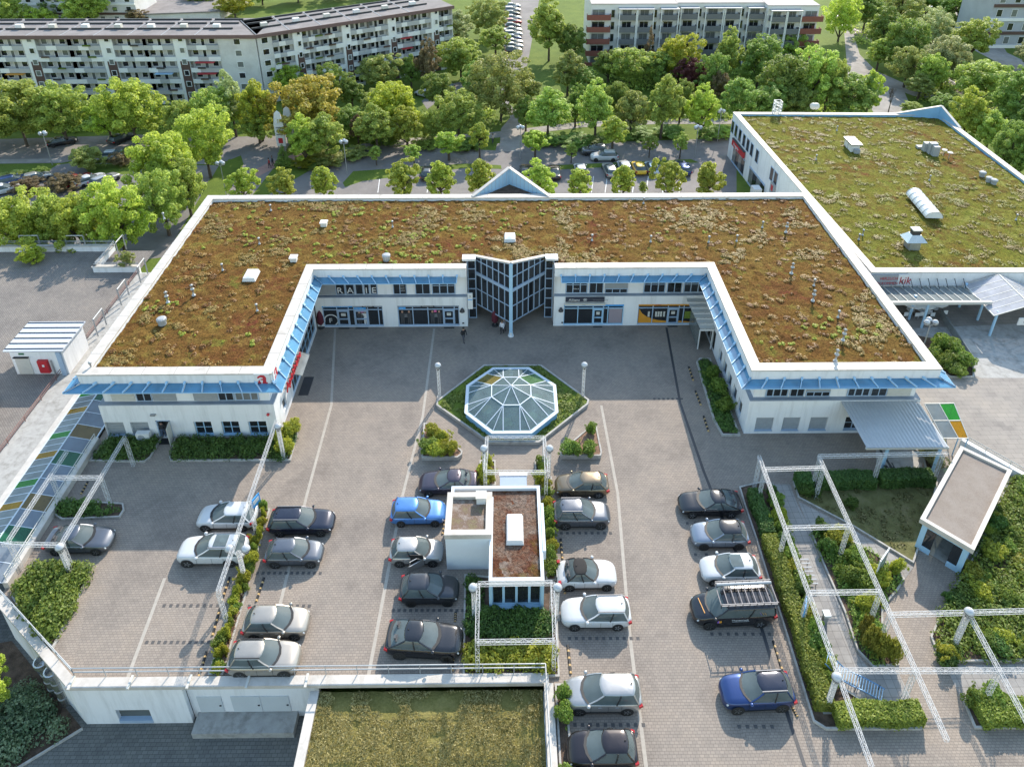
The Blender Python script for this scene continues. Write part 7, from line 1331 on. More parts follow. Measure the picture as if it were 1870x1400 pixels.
    M['hl'] = MB().hexa([(-.16, -.14, -.06), (.10, -.20, -.05), (.02, .16, -.05), (-.25, .12, -.05)], [(-.22, -.13, .05), (.03, -.18, .05), (-.04, .15, .06), (-.30, .12, .06)]).mesh('headlight')
    M['tl'] = MB().hexa([(-.08, -.12, -.08), (.16, -.2, -.08), (.16, .06, -.08), (-.02, .06, -.08)], [(-.05, -.12, .08), (.18, -.19, .08), (.18, .06, .08), (0, .06, .08)]).mesh('taillight'); M['mir'] = MB().ball((0, 0, 0), .12, 8, 6, .6).mesh('mirror', True); M['plate'] = MB().box(-.01, .01, -.26, .26, -.055, .055).mesh('number_plate'); M['grille'] = MB().box(-.03, .02, -.45, .45, -.09, .09).mesh('grille')
    M['rail'] = MB().bar((xt0+.15, 0, 0), (xt1-.1, 0, 0), .05, .045).mesh('roof_rail'); M['wt'] = wt; M['trim'] = MB().box(-L*.30, L*.30, -.012, .012, -.035, .035).mesh('sill_trim'); M['hand'] = MB().box(-.09, .09, -.02, .02, -.018, .018).mesh('door_handle'); M['seam'] = MB().box(-.008, .008, -.006, .006, -.26, .26).mesh('door_seam')
    fl = MB(); fl.add([(p[0]*.985, p[1]*.97, zb+.045) for p in base], [tuple(range(nb-1, -1, -1))]); M['floor'] = fl.mesh('cabin_trim'); st = MB(); st.hexa([(-.10, -.24, zb-.1), (.10, -.24, zb-.1), (.10, .24, zb-.1), (-.10, .24, zb-.1)], [(-.22, -.21, zb+.26), (-.10, -.21, zb+.26), (-.10, .21, zb+.26), (-.22, .21, zb+.26)]); st.box(-.27, -.16, -.13, .13, zb+.27, zb+.44); M['seat'] = st.mesh('seat')
    CARM[ty] = M; return M
def paint(name, c, metal=0.5, rough=0.28):
    return mat(name, c, rough, 0.04, 3, metal=metal, coat=0.6)
def car(q, ang, ty, pm, lab, Lr=None, group='parked cars on the shop terrace', roofm=None, rails=None, detail=True, cat='car', rim=None, sun=None):
    M = car_meshes(ty); L, W, H, g0, g1, r0, r1, zh, zb, zn = CT[ty]; hw = W/2; t = thing({'van': 'delivery_van'}.get(ty, 'parked_car'), lab, cat, q, group)
    def part(nm, me, m, parent=None, loc=(0, 0, 0), rz=0.0):
        o = bpy.data.objects.new(nm, me); C.objects.link(o); o.parent = parent or t; o.location = loc; o.rotation_euler = (0, 0, rz)
        if len(me.materials) == 0: me.materials.append(m)
        if me.materials[0] is not m: o.material_slots[0].link = 'OBJECT'; o.material_slots[0].material = m
        return o
    bd = part('body', M['body'], pm); part('roof', M['roof'], roofm or pm); part('windscreen', M['windscreen'], M_CGLASS); part('rear_window', M['rear_window'], M_CGLASS)
    for me in M['side_window']: part('side_window', me, M_CGLASS)
    part('cabin_trim', M['floor'], M_BLACK)
    if detail:
        gm = (g0+g1)/2*L-L/2
        for x in ((gm+L*.02, gm-L*.19) if ty != 'van' else (gm+L*.18,)):
            for s in (1, -1): part('seat', M['seat'], mat('seat_fabric', (.085, .085, .09), .9, .2), None, (x, s*hw*.42, 0))
        for me in M['pillar']: part('pillar', me, roofm if (roofm and ty == 'beetle') else pm)
        for me in M['mid_pillar']: part('pillar', me, M_BLACK)
    wx = (L*.315, -L*.295)
    for x in wx:
        for s in (1, -1):
            wl = part('wheel', M['tyre'], M_TYRE, None, (x, s*(hw-.10), M['wr'])); 
            if detail: part('rim', M['rim'], rim or M_RIM, wl, (0, 0, 0), 0 if s < 0 else math.pi); part('wheel_arch', M['arch'], M_BLACK, bd, (x, s*(hw*.999), M['wr']+.02), 0 if s < 0 else math.pi)
    for s in (1, -1):
        part('headlight', M['hl'], M_HEAD, None, (L*.465-.02, s*hw*.66, zn*.93), 0) if s > 0 else part('headlight', M['hl'], M_HEAD, None, (L*.465-.02, s*hw*.66, zn*.93), 0).__setattr__('scale', (1, -1, 1))
        part('taillight', M['tl'], M_TAIL, None, (-L*.480, s*hw*.80, zb*.82)).__setattr__('scale', (1, -s, 1)); part('mirror', M['mir'], pm, None, (g1*L-L/2-.42, s*(hw+.06), zb+.06))
        if detail:
            part('sill_trim', M['trim'], M_BLACK, bd, (0, s*hw*.99, .33))
            for x in (.06, -.16): part('door_handle', M['hand'], pm, bd, (L*x, s*hw*.995, zb*.80))
            for x in (.17, -.05, -.22): part('door_seam', M['seam'], M_BLACK, bd, (L*x, s*hw*.996, zb*.62))
        if rails: part('roof_rail', M['rail'], rails, None, (0, s*hw*M['wt']*.93, H-.005))
    if detail:
        part('number_plate', M['plate'], M_WHITE, bd, (L*.497, 0, .42)); part('number_plate', M['plate'], M_WHITE, bd, (-L*.497, 0, .62)); part('grille', M['grille'], M_BLACK, bd, (L*.49, 0, zn*.74))
        o = part('aerial', M['mir'], M_BLACK, None, ((r0+.05)*L-L/2, 0, H+.01)); o.scale = (.5, .25, .4)
        if sun: s_ = MB().box(-.42, .42, -.46, .46, 0, .012).mesh('sunroof'); s_.materials.append(M_CGLASS); o = part('sunroof', s_, M_CGLASS, None, ((r0+r1)/2*L-L/2+sun, 0, H-.004))
    t.rotation_euler[2] = ang; s = (Lr/L) if Lr else 1.0; t.scale = (s, 1, 1) if abs(s-1) < .16 else (s, s, s)
    return t
def near_car(uL, uR, v, face, ty, pm, lab, rot=0.0, **kw):
    W = CT[ty][1]; a = P((uL+uR)/2, v, 0); y = a.y+W/2-.08; c = Vector((a.x, y, .6)); ppm = px_per_m(c); x = P((uL+uR)/2, v-18, .6).x
    return car((x, y, 0.006), (0 if face == 'R' else math.pi)+R_(rot), ty, pm, lab, (uR-uL)/ppm*0.985, **kw)
M_STEEL2 = mat('brushed_rail', (0.20, 0.20, 0.21), 0.5, 0.1, metal=0.3)
K_WHITE = paint('paint_white', (0.50, 0.51, 0.52), 0.0); K_BLACK = paint('paint_black', (0.014, 0.014, 0.017), 0.2, 0.2); K_NAVY = paint('paint_blue_black', (0.016, 0.019, 0.035), 0.4, 0.22); K_GREY = paint('paint_grey', (0.115, 0.125, 0.145), 0.6); K_DGREY = paint('paint_dark_grey', (0.035, 0.038, 0.045), 0.5)
K_SILV = paint('paint_silver', (0.40, 0.39, 0.375), 0.6, 0.34); K_BEIGE = paint('paint_champagne', (0.36, 0.325, 0.28), 0.6, 0.34); K_BLUE = paint('paint_blue', (0.07, 0.20, 0.48), 0.35); K_PURP = paint('paint_dark_plum', (0.055, 0.045, 0.062), 0.5); K_BRON = paint('paint_bronze', (0.20, 0.155, 0.10), 0.65); K_BG = paint('paint_blue_grey', (0.20, 0.235, 0.29), 0.5); K_DRED = paint('paint_black_red', (0.016, 0.011, 0.013), 0.4); K_RED = paint('paint_red', (0.30, 0.015, 0.02), 0.2); K_YEL = paint('paint_yellow', (0.62, 0.42, 0.03), 0.0); K_LB = paint('paint_light_blue', (0.42, 0.52, 0.60), 0.4); K_DBLUE = paint('paint_deep_blue', (0.022, 0.05, 0.16), 0.6); K_SOFT = mat('soft_top_fabric', (0.022, 0.02, 0.02), 0.9, 0.2)
near_car(357, 467, 969, 'L', 'hatch', K_WHITE, 'white hatchback beside the left shrub strip'); near_car(321, 447, 1034, 'L', 'suv', K_WHITE, 'white SUV with black panoramic roof below the white hatchback', sun=.1, rails=M_STEEL2)
near_car(80, 200, 1013, 'R', 'saloon', K_GREY, 'blue-grey saloon under the pergola at the far left'); near_car(488, 609, 979, 'R', 'estate', K_NAVY, 'blue-black estate car with roof rails right of the shrub strip', rails=M_STEEL2)
near_car(482, 588, 1036, 'R', 'small', K_GREY, 'grey hatchback below the blue-black estate car'); near_car(441, 561, 1168, 'R', 'hatch', K_BEIGE, 'champagne hatchback in the lower left parking row'); near_car(413, 544, 1238, 'R', 'suv', K_BEIGE, 'champagne SUV with roof rails behind the front railing', rails=M_BLACK)
near_car(763, 873, 906, 'L', 'saloon', K_PURP, 'dark plum saloon left behind the lift house'); near_car(712, 814, 961, 'R', 'estate', K_BLUE, 'bright blue estate car beside the lift house'); nc = near_car(710, 809, 1034, 'R', 'small', K_SILV, 'small silver car with its driver door open')
near_car(728, 838, 1106, 'R', 'hatch', K_DGREY, 'black hatchback below the silver car with open door', rim=M_DARK); near_car(702, 845, 1205, 'R', 'coupe_suv', K_BLACK, 'large black coupe SUV above the front railing', -4, rim=M_DARK)
near_car(1013, 1113, 909, 'L', 'small', K_BRON, 'bronze hatchback right of the lift house'); near_car(1010, 1116, 966, 'R', 'suv', K_GREY, 'grey SUV with silver roof rails below the bronze hatchback', rails=M_STEEL2); near_car(1017, 1128, 1078, 'R', 'beetle', K_WHITE, 'white rounded cabriolet with black soft top', roofm=K_SOFT)
near_car(1025, 1154, 1150, 'L', 'estate', K_WHITE, 'white estate car below the white cabriolet', rails=M_STEEL2); near_car(1031, 1174, 1304, 'L', 'minivan', K_SILV, 'silver minivan beside the meadow roof'); near_car(1037, 1167, 1408, 'L', 'hatch', K_DRED, 'black hatchback with red tail lights cut by the bottom edge')
near_car(1241, 1357, 945, 'L', 'fastback', K_BLACK, 'black fastback saloon at the head of the right row'); near_car(1264, 1369, 1003, 'L', 'hatch', K_BG, 'grey car with black roof below the black fastback', roofm=K_BLACK, rim=M_DARK); near_car(1282, 1390, 1068, 'L', 'hatch', K_WHITE, 'white hatchback with dark sunroof above the van', sun=.35)
vn = near_car(1265, 1418, 1146, 'L', 'van', K_BLACK, 'black delivery van with ladder roof rack', 2, cat='van'); near_car(1320, 1454, 1300, 'L', 'suv', K_DBLUE, 'blue SUV with dark roof at the end of the right row', 2, roofm=K_NAVY, rails=M_STEEL2)
# van roof rack and markings (local coordinates of the van)
def vpart(nm, mb, m, parent=None):
    me = mb.mesh(nm); me.materials.append(m); o = bpy.data.objects.new(nm, me); C.objects.link(o); o.parent = parent or vn; return o
rk = MB(); 
for y in (-.78, .78): rk.bar((-2.4, y, 2.12), (1.05, y, 2.12), .05); rk.bar((-2.4, y, 2.28), (1.05, y, 2.28), .04)
rack = vpart('roof_rack', rk, M_STEEL2)
for i in range(9): k = MB(); x = -2.4+i*3.45/8; k.bar((x, -.78, 2.12), (x, .78, 2.12), .045); vpart('rack_bar', k, mat('pale_rack_tube', (0.20, 0.18, 0.185), 0.6), rack); k = MB(); [k.bar((x, y, 1.9), (x, y, 2.28), .04) for y in (-.78, .78)]; vpart('rack_foot', k, M_DARK, rack)
k = MB(); k.tube((-2.4, -.6, 2.24), (1.0, -.6, 2.24), .09, n=10); vpart('rack_tube', k, M_SHUT, rack)
for s, rz in ((.99, math.pi),):
    cu = bpy.data.curves.new('l', 'FONT'); cu.body = 'Thonenrock'; cu.size = .21; cu.extrude = .003; tm = bpy.data.objects.new('tmp', cu); me = bpy.data.meshes.new_from_object(tm); bpy.data.objects.remove(tm); me.materials.clear(); me.materials.append(M_WHITE)
    o = bpy.data.objects.new('lettering', me); C.objects.link(o); o.parent = vn; o.location = (.35, .992, .86); o.rotation_euler = (math.pi/2, 0, math.pi)
    k = MB(); k.box(-.75, .3, .985, .992, .76, .80); vpart('print_line', k, M_SHUT); k = MB(); k.box(.95, 1.1, .985, .992, .72, .92); vpart('orange_emblem', k, M_ORG); k = MB(); k.box(1.1, 1.2, .985, .992, .72, .92); vpart('purple_emblem', k, mat('purple_print', (.22, .10, .45), .5))
    for i in range(3): k = MB(); k.bar((-1.75+i*.14, .93, 1.28), (-1.62+i*.14, .90, 1.5), .05, .01); vpart('orange_stripe', k, M_ORG if i < 2 else mat('purple_print', (.2, .1, .4)))
k = MB(); k.bar((2.05, -.5, 1.12), (1.9, .55, 1.13), .04, .03); vpart('orange_stripe', k, M_ORG)
# open driver door of the small silver car
M = car_meshes('small'); k = MB(); k.hexa([(0, 0, .30), (-1.0, -.62, .30), (-1.02, -.57, .30), (-.02, .05, .30)], [(0, 0, .92), (-1.0, -.62, .92), (-1.02, -.57, .92), (-.02, .05, .92)]); me = k.mesh('open_door'); me.materials.append(K_SILV); dd = bpy.data.objects.new('open_door', me); C.objects.link(dd); dd.parent = nc; dd.location = (.62, -.86, 0)
k = MB(); pts = [(-.1, -.06, .92), (-.98, -.61, .92), (-.86, -.53, 1.36), (-.45, -.28, 1.36)]
for i in range(4): k.bar(pts[i], pts[(i+1) % 4], .045)
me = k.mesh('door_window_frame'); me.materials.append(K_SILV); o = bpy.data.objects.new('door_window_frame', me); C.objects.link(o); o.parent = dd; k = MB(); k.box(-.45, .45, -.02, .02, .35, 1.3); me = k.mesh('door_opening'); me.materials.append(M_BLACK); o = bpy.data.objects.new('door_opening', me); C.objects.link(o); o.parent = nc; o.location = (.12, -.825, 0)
# ---- cars beyond the terrace
def far_car(u, v, deg, ty, pm, lab, grp='cars parked around the rear car park', **kw): q = P(u, v, GB); return car((q.x, q.y, GB+.03), R_(deg), ty, pm, lab, group=grp, detail=False, **kw)
for a in ((1085, 281, 180, 'suv', K_GREY, 'grey SUV driving behind the white and red car'), (1103, 292, 180, 'suv', K_WHITE, 'white car with red flank and black roof in the rear lane'), (1113, 316, 95, 'estate', K_SILV, 'silver car in the rear row behind a young tree'), (1140, 312, 92, 'minivan', K_WHITE, 'white car left of the yellow car'), (1166, 312, 94, 'hatch', K_YEL, 'yellow hatchback in the rear row'), (1190, 312, 92, 'hatch', K_LB, 'pale blue car right of the yellow car'), (1246, 312, 93, 'estate', K_DBLUE, 'blue car at the right end of the rear row'), (1060, 316, 92, 'hatch', K_WHITE, 'white car at the left end of the rear row'), (960, 318, 90, 'hatch', K_DGREY, 'dark car behind the rear gable'), (1012, 320, 90, 'saloon', K_BLACK, 'black car right of the rear gable'), (780, 322, 90, 'hatch', K_DGREY, 'dark car behind two young trees in the rear lot'),
          (115, 264, 30, 'saloon', K_BLACK, 'black saloon on the street at the left'), (224, 258, 62, 'estate', K_DGREY, 'dark green-grey estate car on the street'), (212, 290, 5, 'hatch', K_WHITE, 'white car behind the brown shrub'), (145, 334, 50, 'saloon', K_RED, 'dark red car in the left lot'), (167, 334, 48, 'fastback', K_WHITE, 'white sports saloon in the left lot'), (194, 334, 62, 'estate', K_SILV, 'silver car right of the white sports saloon'), (28, 335, 40, 'estate', K_DBLUE, 'blue car at the left edge of the lot'), (10, 352, 30, 'hatch', K_WHITE, 'white car at the far left edge'), (70, 330, 40, 'hatch', K_SILV, 'silver car behind the left shrubs'), (118, 420, 20, 'hatch', K_BLACK, 'dark car under the left trees'),
          (795, 170, 145, 'saloon', K_DBLUE, 'deep blue car among the trees'), (812, 163, 145, 'hatch', K_GREY, 'grey car beside the deep blue car among the trees'), (775, 176, 145, 'hatch', K_WHITE, 'white car half hidden by trees beside the deep blue car'), (1700, 22, 30, 'suv', K_BLACK, 'black car on the far right street'), (1835, 60, 60, 'hatch', K_WHITE, 'white car by the far right block')): far_car(*a)
cl = (K_GREY, K_WHITE, K_SILV, K_DBLUE, K_WHITE, K_SILV, K_GREY, K_RED, K_WHITE, K_DGREY, K_SILV, K_WHITE)
od = ('nearest', 'second', 'third', 'fourth', 'fifth', 'sixth', 'seventh', 'eighth', 'ninth', 'tenth', 'eleventh', 'farthest')
for i in range(12):
    v = 96-i*7.4; far_car(938-i*.2, v, 8, ('hatch', 'estate', 'saloon')[i % 3], cl[i], '%s car%s in the tight row along the far street' % (od[i], '' if i in (0, 11) else ' from the near end'), 'tight row of cars on the far street')
# ================================================================== people
def person(q, rz, lab, top, legs, hair, h=1.55, stride=.25, name='person'):
    s = h/1.75; jt = [(0, 0, .95), (0, 0, 1.15), (0, 0.02, 1.38), (0, 0.03, 1.50), (0, .04, 1.60), (0, .05, 1.70),   # pelvis..head
        (.10, .02, .88), (.11, stride*.6, .50), (.11, stride*.75-.06, .08), (.11, stride*.75+.12, .04), (-.10, -.02, .88), (-.11, -stride*.3, .48), (-.11, -stride-.02, .10), (-.11, -stride+.14, .04),
        (.19, 0, 1.40), (.25, -.08, 1.14), (.22, .10, .92), (.21, .14, .85), (-.19, 0, 1.40), (-.26, .06, 1.14), (-.22, .24, .96), (-.21, .28, .90)]
    ed = [(0, 1), (1, 2), (2, 3), (3, 4), (4, 5), (0, 6), (6, 7), (7, 8), (8, 9), (0, 10), (10, 11), (11, 12), (12, 13), (2, 14), (14, 15), (15, 16), (16, 17), (2, 18), (18, 19), (19, 20), (20, 21)]
    rad = [.15, .145, .16, .065, .095, .085, .105, .075, .05, .045, .105, .075, .05, .045, .075, .055, .045, .05, .075, .055, .045, .05]
    me = bpy.data.meshes.new('body'); me.from_pydata([(x*s, y*s, z*s) for x, y, z in jt], ed, []); me.update()
    nm_ = 'clothes_%s' % lab[:18].replace(' ', '_'); m, n, l = newmat(nm_); out = N(n, 'ShaderNodeOutputMaterial'); b = N(n, 'ShaderNodeBsdfPrincipled'); b.inputs['Roughness'].default_value = .85; tc = N(n, 'ShaderNodeTexCoord'); sp = N(n, 'ShaderNodeSeparateXYZ'); l.new(tc.outputs['Object'], sp.inputs[0]); mr = N(n, 'ShaderNodeMapRange'); mr.inputs[2].default_value = 1.8*s; l.new(sp.outputs[2], mr.inputs[0])
    r = ramp(n, [(0, (.02, .02, .02)), (.05, legs), (.53, top), (.82, (.42, .25, .18))]); r.color_ramp.interpolation = 'CONSTANT'; l.new(mr.outputs[0], r.inputs[0]); l.new(r.outputs[0], b.inputs['Base Color']); l.new(b.outputs[0], out.inputs[0]); me.materials.append(m)
    t = thing(name, lab, 'person', q); o = bpy.data.objects.new('body', me); C.objects.link(o); o.parent = t
    md = o.modifiers.new('skin', 'SKIN'); 
    for i, v in enumerate(me.skin_vertices[0].data if me.skin_vertices else []): v.radius = (rad[i]*s, rad[i]*s)
    if not me.skin_vertices: pass
    me.skin_vertices[0].data[0].use_root = True
    o.modifiers.new('sub', 'SUBSURF').levels = 1; o.modifiers['sub'].render_levels = 1
    hm = MB(); hm.ball((0, .035*s, 1.69*s), .118*s, 10, 7, 1.05); hh = hm.mesh('hair', True); hh.materials.append(mat('hair_'+hair, {'dark': (.02, .015, .012), 'brown': (.10, .06, .03)}[hair], .7)); o = bpy.data.objects.new('hair', hh); C.objects.link(o); o.parent = t; o.location = (0, -.025*s, .02*s)
    t.rotation_euler[2] = rz; return t
person(P(847, 624, 0), R_(215), 'person in black jacket and grey trousers walking across the court', (.015, .015, .018), (.07, .07, .085), 'dark', 1.75, .3); person(P(917, 609, 0), R_(160), 'person in white top under the glass tower', (.62, .62, .66), (.03, .03, .035), 'brown', 1.6, .15); person(P(921, 604, 0), R_(120), 'person with light bag beside the white top under the tower', (.25, .22, .22), (.05, .05, .06), 'dark', 1.55, .1)
person((*P(301, 797, 0)[:2], .05), R_(180), 'person in dark top and jeans standing in the staff door', (.02, .02, .025), (.07, .10, .17), 'dark', 1.65, .06); person(P(493, 307, GB), R_(120), 'person in red jacket on the brick path', (.30, .02, .03), (.04, .04, .05), 'dark', 1.7, .2); person(P(499, 303, GB), R_(120), 'person in dark jacket beside the red jacket', (.05, .05, .06), (.05, .05, .07), 'brown', 1.7, .2)
person(P(900, 262, GB), R_(20), 'person in pale top on the brick path to the lot', (.4, .35, .3), (.06, .06, .08), 'brown', 1.7, .2)
# ================================================================== trees
TSH = {}
ASP = {'round': 1.9, 'oval': 2.3, 'young': 2.2, 'col': 2.8, 'conifer': 3.2, 'weep': 2.2}
def crown_shape(kind, v):
    rq = random.Random(hash(kind) % 1000*0+{'round': 10, 'oval': 20, 'young': 30, 'col': 40, 'conifer': 50, 'weep': 60}[kind]+v); bl = []
    if kind == 'conifer':
        for i in range(9):
            z = .04+i*.105; r = .95*(1-i/9.5)
            for a in range(max(3, int(9*(1-i/10)))): t = rq.uniform(0, 6.28); bl.append((r*.6*math.cos(t), r*.6*math.sin(t), z, .34*(1-i/11), .34*(1-i/11), .07))
        bl.append((0, 0, .93, .1, .1, .1))
    else:
        n = {'round': 120, 'oval': 105, 'young': 60, 'col': 60, 'weep': 120}[kind]; bulge = [(Vector((rq.gauss(0, 1), rq.gauss(0, 1), rq.gauss(0, .7))).normalized(), rq.uniform(-.30, .22)) for _ in range(11)]
        for i in range(n):
            zf = max(-.80, 1-2*(i+.5)/n); a = i*2.399+rq.uniform(-.5, .5); rxy = math.sqrt(max(0, 1-zf*zf)); dv = Vector((rxy*math.cos(a), rxy*math.sin(a), zf))
            env = 1+sum(w_*max(0, dv.dot(b_)-.55)/.45 for b_, w_ in bulge)
            if kind in ('oval', 'young'): rxy *= (.95 if zf < 0 else .95*(1-.32*zf))
            k = env*(rq.uniform(.72, .98) if rq.random() < .72 else rq.uniform(.35, .7)); s = rq.uniform(.09, .20) if kind != 'young' else rq.uniform(.12, .21)
            bl.append((rxy*k*math.cos(a), rxy*k*math.sin(a), .5+zf*.5*k, s, s, s/ASP[kind]*.75))
        bl += [(rq.uniform(-.35, .35), rq.uniform(-.35, .35), rq.uniform(.3, .75), .22, .22, .10) for _ in range(8)]
    return bl
def tree_mesh(kind, v):
    k = (kind, v)
    if k in TSH: return TSH[k]
    bl = crown_shape(kind, v); rs = np.random.RandomState(v*13+len(kind)); n = {'round': 17000, 'oval': 15000, 'young': 7000, 'col': 9000, 'conifer': 9000, 'weep': 17000}[kind]; sz = {'round': .036, 'oval': .040, 'young': .058, 'col': .045, 'conifer': .040, 'weep': .032}[kind]
    bl = [(x, y, z*ASP[kind], a, b, c*ASP[kind]) for x, y, z, a, b, c in bl]; p, d = blob_points(bl, n, rs, .55); d = d+np.array([0, 0, .45])
    V, F = leaves(p, d, sz, rs, 1.0); V = V*np.array([1, 1, 1/ASP[kind]])
    cm = npmesh('crown', V, F, None)
    t = MB(); t.tube((0, 0, -.6), (0, 0, .12), .075, .06, 8); t.tube((0, 0, .12), (.02, 0, .62), .06, .02, 6); rq = random.Random(v)
    for i in range(8 if kind != 'conifer' else 0): a = i*.9+rq.random(); z0 = rq.uniform(.0, .3); t.tube((0, 0, z0), (.6*math.cos(a), .6*math.sin(a), z0+rq.uniform(.2, .4)), .032, .008, 5)
    tm = t.mesh('trunk', True); tm.materials.append(M_BARK); TSH[k] = (cm, tm); return TSH[k]
TL = {'lime': leafmat('maple_leaf', (0.085, 0.125, 0.014), (0.34, 0.39, 0.075), .45, 1.5), 'mid': leafmat('lime_leaf', (0.08, 0.125, 0.018), (0.31, 0.375, 0.09), .4, 1.5), 'dark': leafmat('dark_leaf', (0.055, 0.10, 0.018), (0.21, 0.285, 0.065), .35, 1.5), 'pale': leafmat('willow_leaf', (0.12, 0.15, 0.06), (0.33, 0.36, 0.17), .35, 1.5),
      'gold': leafmat('golden_leaf', (0.12, 0.115, 0.016), (0.36, 0.325, 0.06), .4, 1.5), 'yellow': leafmat('yellow_leaf', (0.10, 0.125, 0.012), (0.32, 0.34, 0.05), .45, 1.5), 'purple': leafmat('copper_leaf', (0.035, 0.010, 0.010), (0.14, 0.05, 0.042), .25, 1.5), 'brown': leafmat('brownish_leaf', (0.07, 0.05, 0.022), (0.21, 0.17, 0.08), .3, 1.5), 'olive': leafmat('olive_leaf', (0.085, 0.11, 0.024), (0.29, 0.32, 0.095), .35, 1.5)}
WORD = {'lime': 'bright green', 'mid': 'mid green', 'dark': 'dark green', 'pale': 'pale grey-green', 'gold': 'golden olive', 'yellow': 'yellow-green', 'purple': 'copper purple', 'brown': 'brownish', 'olive': 'olive green'}
SHP = {'round': 'broad', 'oval': 'oval', 'young': 'young', 'col': 'narrow', 'conifer': 'conifer', 'weep': 'soft drooping'}
tn = [0]
def tree(u, vt, vb, wpx, col, shape='round', place='', zb=GB, clear=None, cat='tree'):
    tn[0] += 1; b = P(u, vb, zb); hh = hgt(vt, b.x, b.y)-zb; r = wpx/2/px_per_m((b.x, b.y, zb+hh*.6)); cl = clear if clear is not None else {'young': .30, 'oval': .17, 'round': .13, 'col': .08, 'conifer': .03, 'weep': .06}[shape]
    if hh < .8: hh = .8
    ch = hh*(1-cl); t = thing('tree' if cat == 'tree' else 'large_shrub', '%s %s %s %s' % (SHP[shape], WORD[col], 'tree' if cat == 'tree' else 'shrub', place), cat, b, 'trees')
    cm, tm = tree_mesh(shape, tn[0] % (3 if shape in ('round', 'oval', 'young') else 2))
    o = bpy.data.objects.new('crown', cm); C.objects.link(o); o.parent = t; o.location = (0, 0, hh*cl); o.scale = (r*1.0, r*1.0, ch*.94)
    if len(cm.materials) == 0: cm.materials.append(TL['mid'])
    o.material_slots[0].link = 'OBJECT'; o.material_slots[0].material = TL[col]
    o = bpy.data.objects.new('trunk', tm); C.objects.link(o); o.parent = t; o.location = (0, 0, hh*cl); zs = max(hh*cl/.6, .4); o.scale = (min(r, 3.2), min(r, 3.2), ch if hh*cl/.6 < ch else ch)
    # stretch the lower trunk so that it reaches the ground
    o.scale = (min(r, 3.0), min(r, 3.0), ch*.95); k = MB(); k.tube((b.x, b.y, zb-.05), (b.x, b.y, zb+hh*cl+.1), min(r, 3.0)*.085, min(r, 3.0)*.07, 7); k.build('lower_trunk', M_BARK, t)
    t.rotation_euler[2] = (tn[0]*2.4) % 6.28; return t
Tn = 'in the row behind the planted roof'
for u, vt, w in ((449, 302, 60), (523, 303, 60), (594, 300, 60), (738, 288, 66), (806, 290, 64), (878, 285, 62), (985, 292, 66), (1057, 302, 56), (1136, 296, 54), (1216, 285, 64), (1288, 287, 60)): tree(u, vt, 374, w, 'lime', 'young', Tn, clear=.22)
for u, vt, vb, w in ((688, 264, 302, 28), (757, 260, 304, 32), (820, 236, 293, 62), (876, 220, 290, 46), (977, 232, 293, 54), (1043, 258, 298, 28), (1117, 209, 284, 62), (1185, 244, 288, 30), (1241, 239, 290, 34), (1172, 330, 362, 20)): tree(u, vt, vb, w, 'lime' if w > 40 else 'mid', 'young', 'in the middle verge of the rear car park')
for u, vt, vb, w, c, s in ((560, 206, 303, 80, 'lime', 'oval'), (600, 194, 298, 76, 'mid', 'oval'), (690, 182, 280, 84, 'mid', 'oval'), (745, 190, 275, 66, 'lime', 'oval'), (838, 160, 252, 84, 'mid', 'round'), (1000, 150, 256, 92, 'mid', 'oval'), (1086, 138, 256, 80, 'mid', 'oval'), (1150, 150, 250, 64, 'olive', 'oval'), (1206, 126, 254, 78, 'mid', 'oval'), (1278, 148, 250, 72, 'lime', 'oval'), (1340, 126, 232, 70, 'dark', 'oval'), (655, 205, 262, 36, 'brown', 'oval'), (520, 262, 303, 44, 'dark', 'conifer'), (790, 195, 262, 50, 'mid', 'round'), (960, 170, 240, 50, 'dark', 'oval'), (1050, 150, 232, 50, 'dark', 'oval'), (1395, 150, 225, 80, 'dark', 'round'), (1452, 155, 225, 70, 'dark', 'round'), (1125, 140, 225, 50, 'dark', 'round'), (1240, 140, 225, 50, 'dark', 'round')): tree(u, vt, vb, w, c, s, 'beside the path north of the car park')
for u, vt, vb, w, c, s in ((572, 130, 255, 138, 'gold', 'round'), (722, 138, 250, 100, 'yellow', 'round'), (480, 130, 258, 70, 'yellow', 'oval'), (432, 118, 250, 60, 'pale', 'oval'), (400, 148, 262, 90, 'mid', 'round'), (530, 108, 180, 62, 'lime', 'round'), (610, 108, 200, 60, 'dark', 'round'), (645, 130, 205, 56, 'dark', 'oval'), (250, 136, 262, 120, 'lime', 'round'), (205, 176, 258, 76, 'lime', 'round'), (125, 140, 264, 110, 'mid', 'round'), (50, 134, 268, 150, 'mid', 'round'), (-15, 140, 268, 110, 'mid', 'round'), (340, 175, 262, 70, 'mid', 'round'), (700, 92, 170, 84, 'olive', 'round'), (752, 95, 165, 46, 'dark', 'oval'), (782, 66, 165, 52, 'brown', 'oval'), (835, 8, 90, 66, 'pale', 'oval'), (892, -8, 70, 76, 'olive', 'round'), (842, 62, 145, 92, 'mid', 'round'), (905, 40, 100, 60, 'mid', 'oval'), (915, 86, 222, 120, 'olive', 'weep'), (872, 110, 205, 64, 'dark', 'oval'), (800, 130, 200, 60, 'dark', 'round'), (690, 158, 230, 60, 'olive', 'round'), (960, 120, 200, 60, 'olive', 'oval'), (640, 190, 250, 60, 'dark', 'round'), (475, 200, 262, 60, 'mid', 'round')): tree(u, vt, vb, w, c, s, 'in front of the long apartment block')
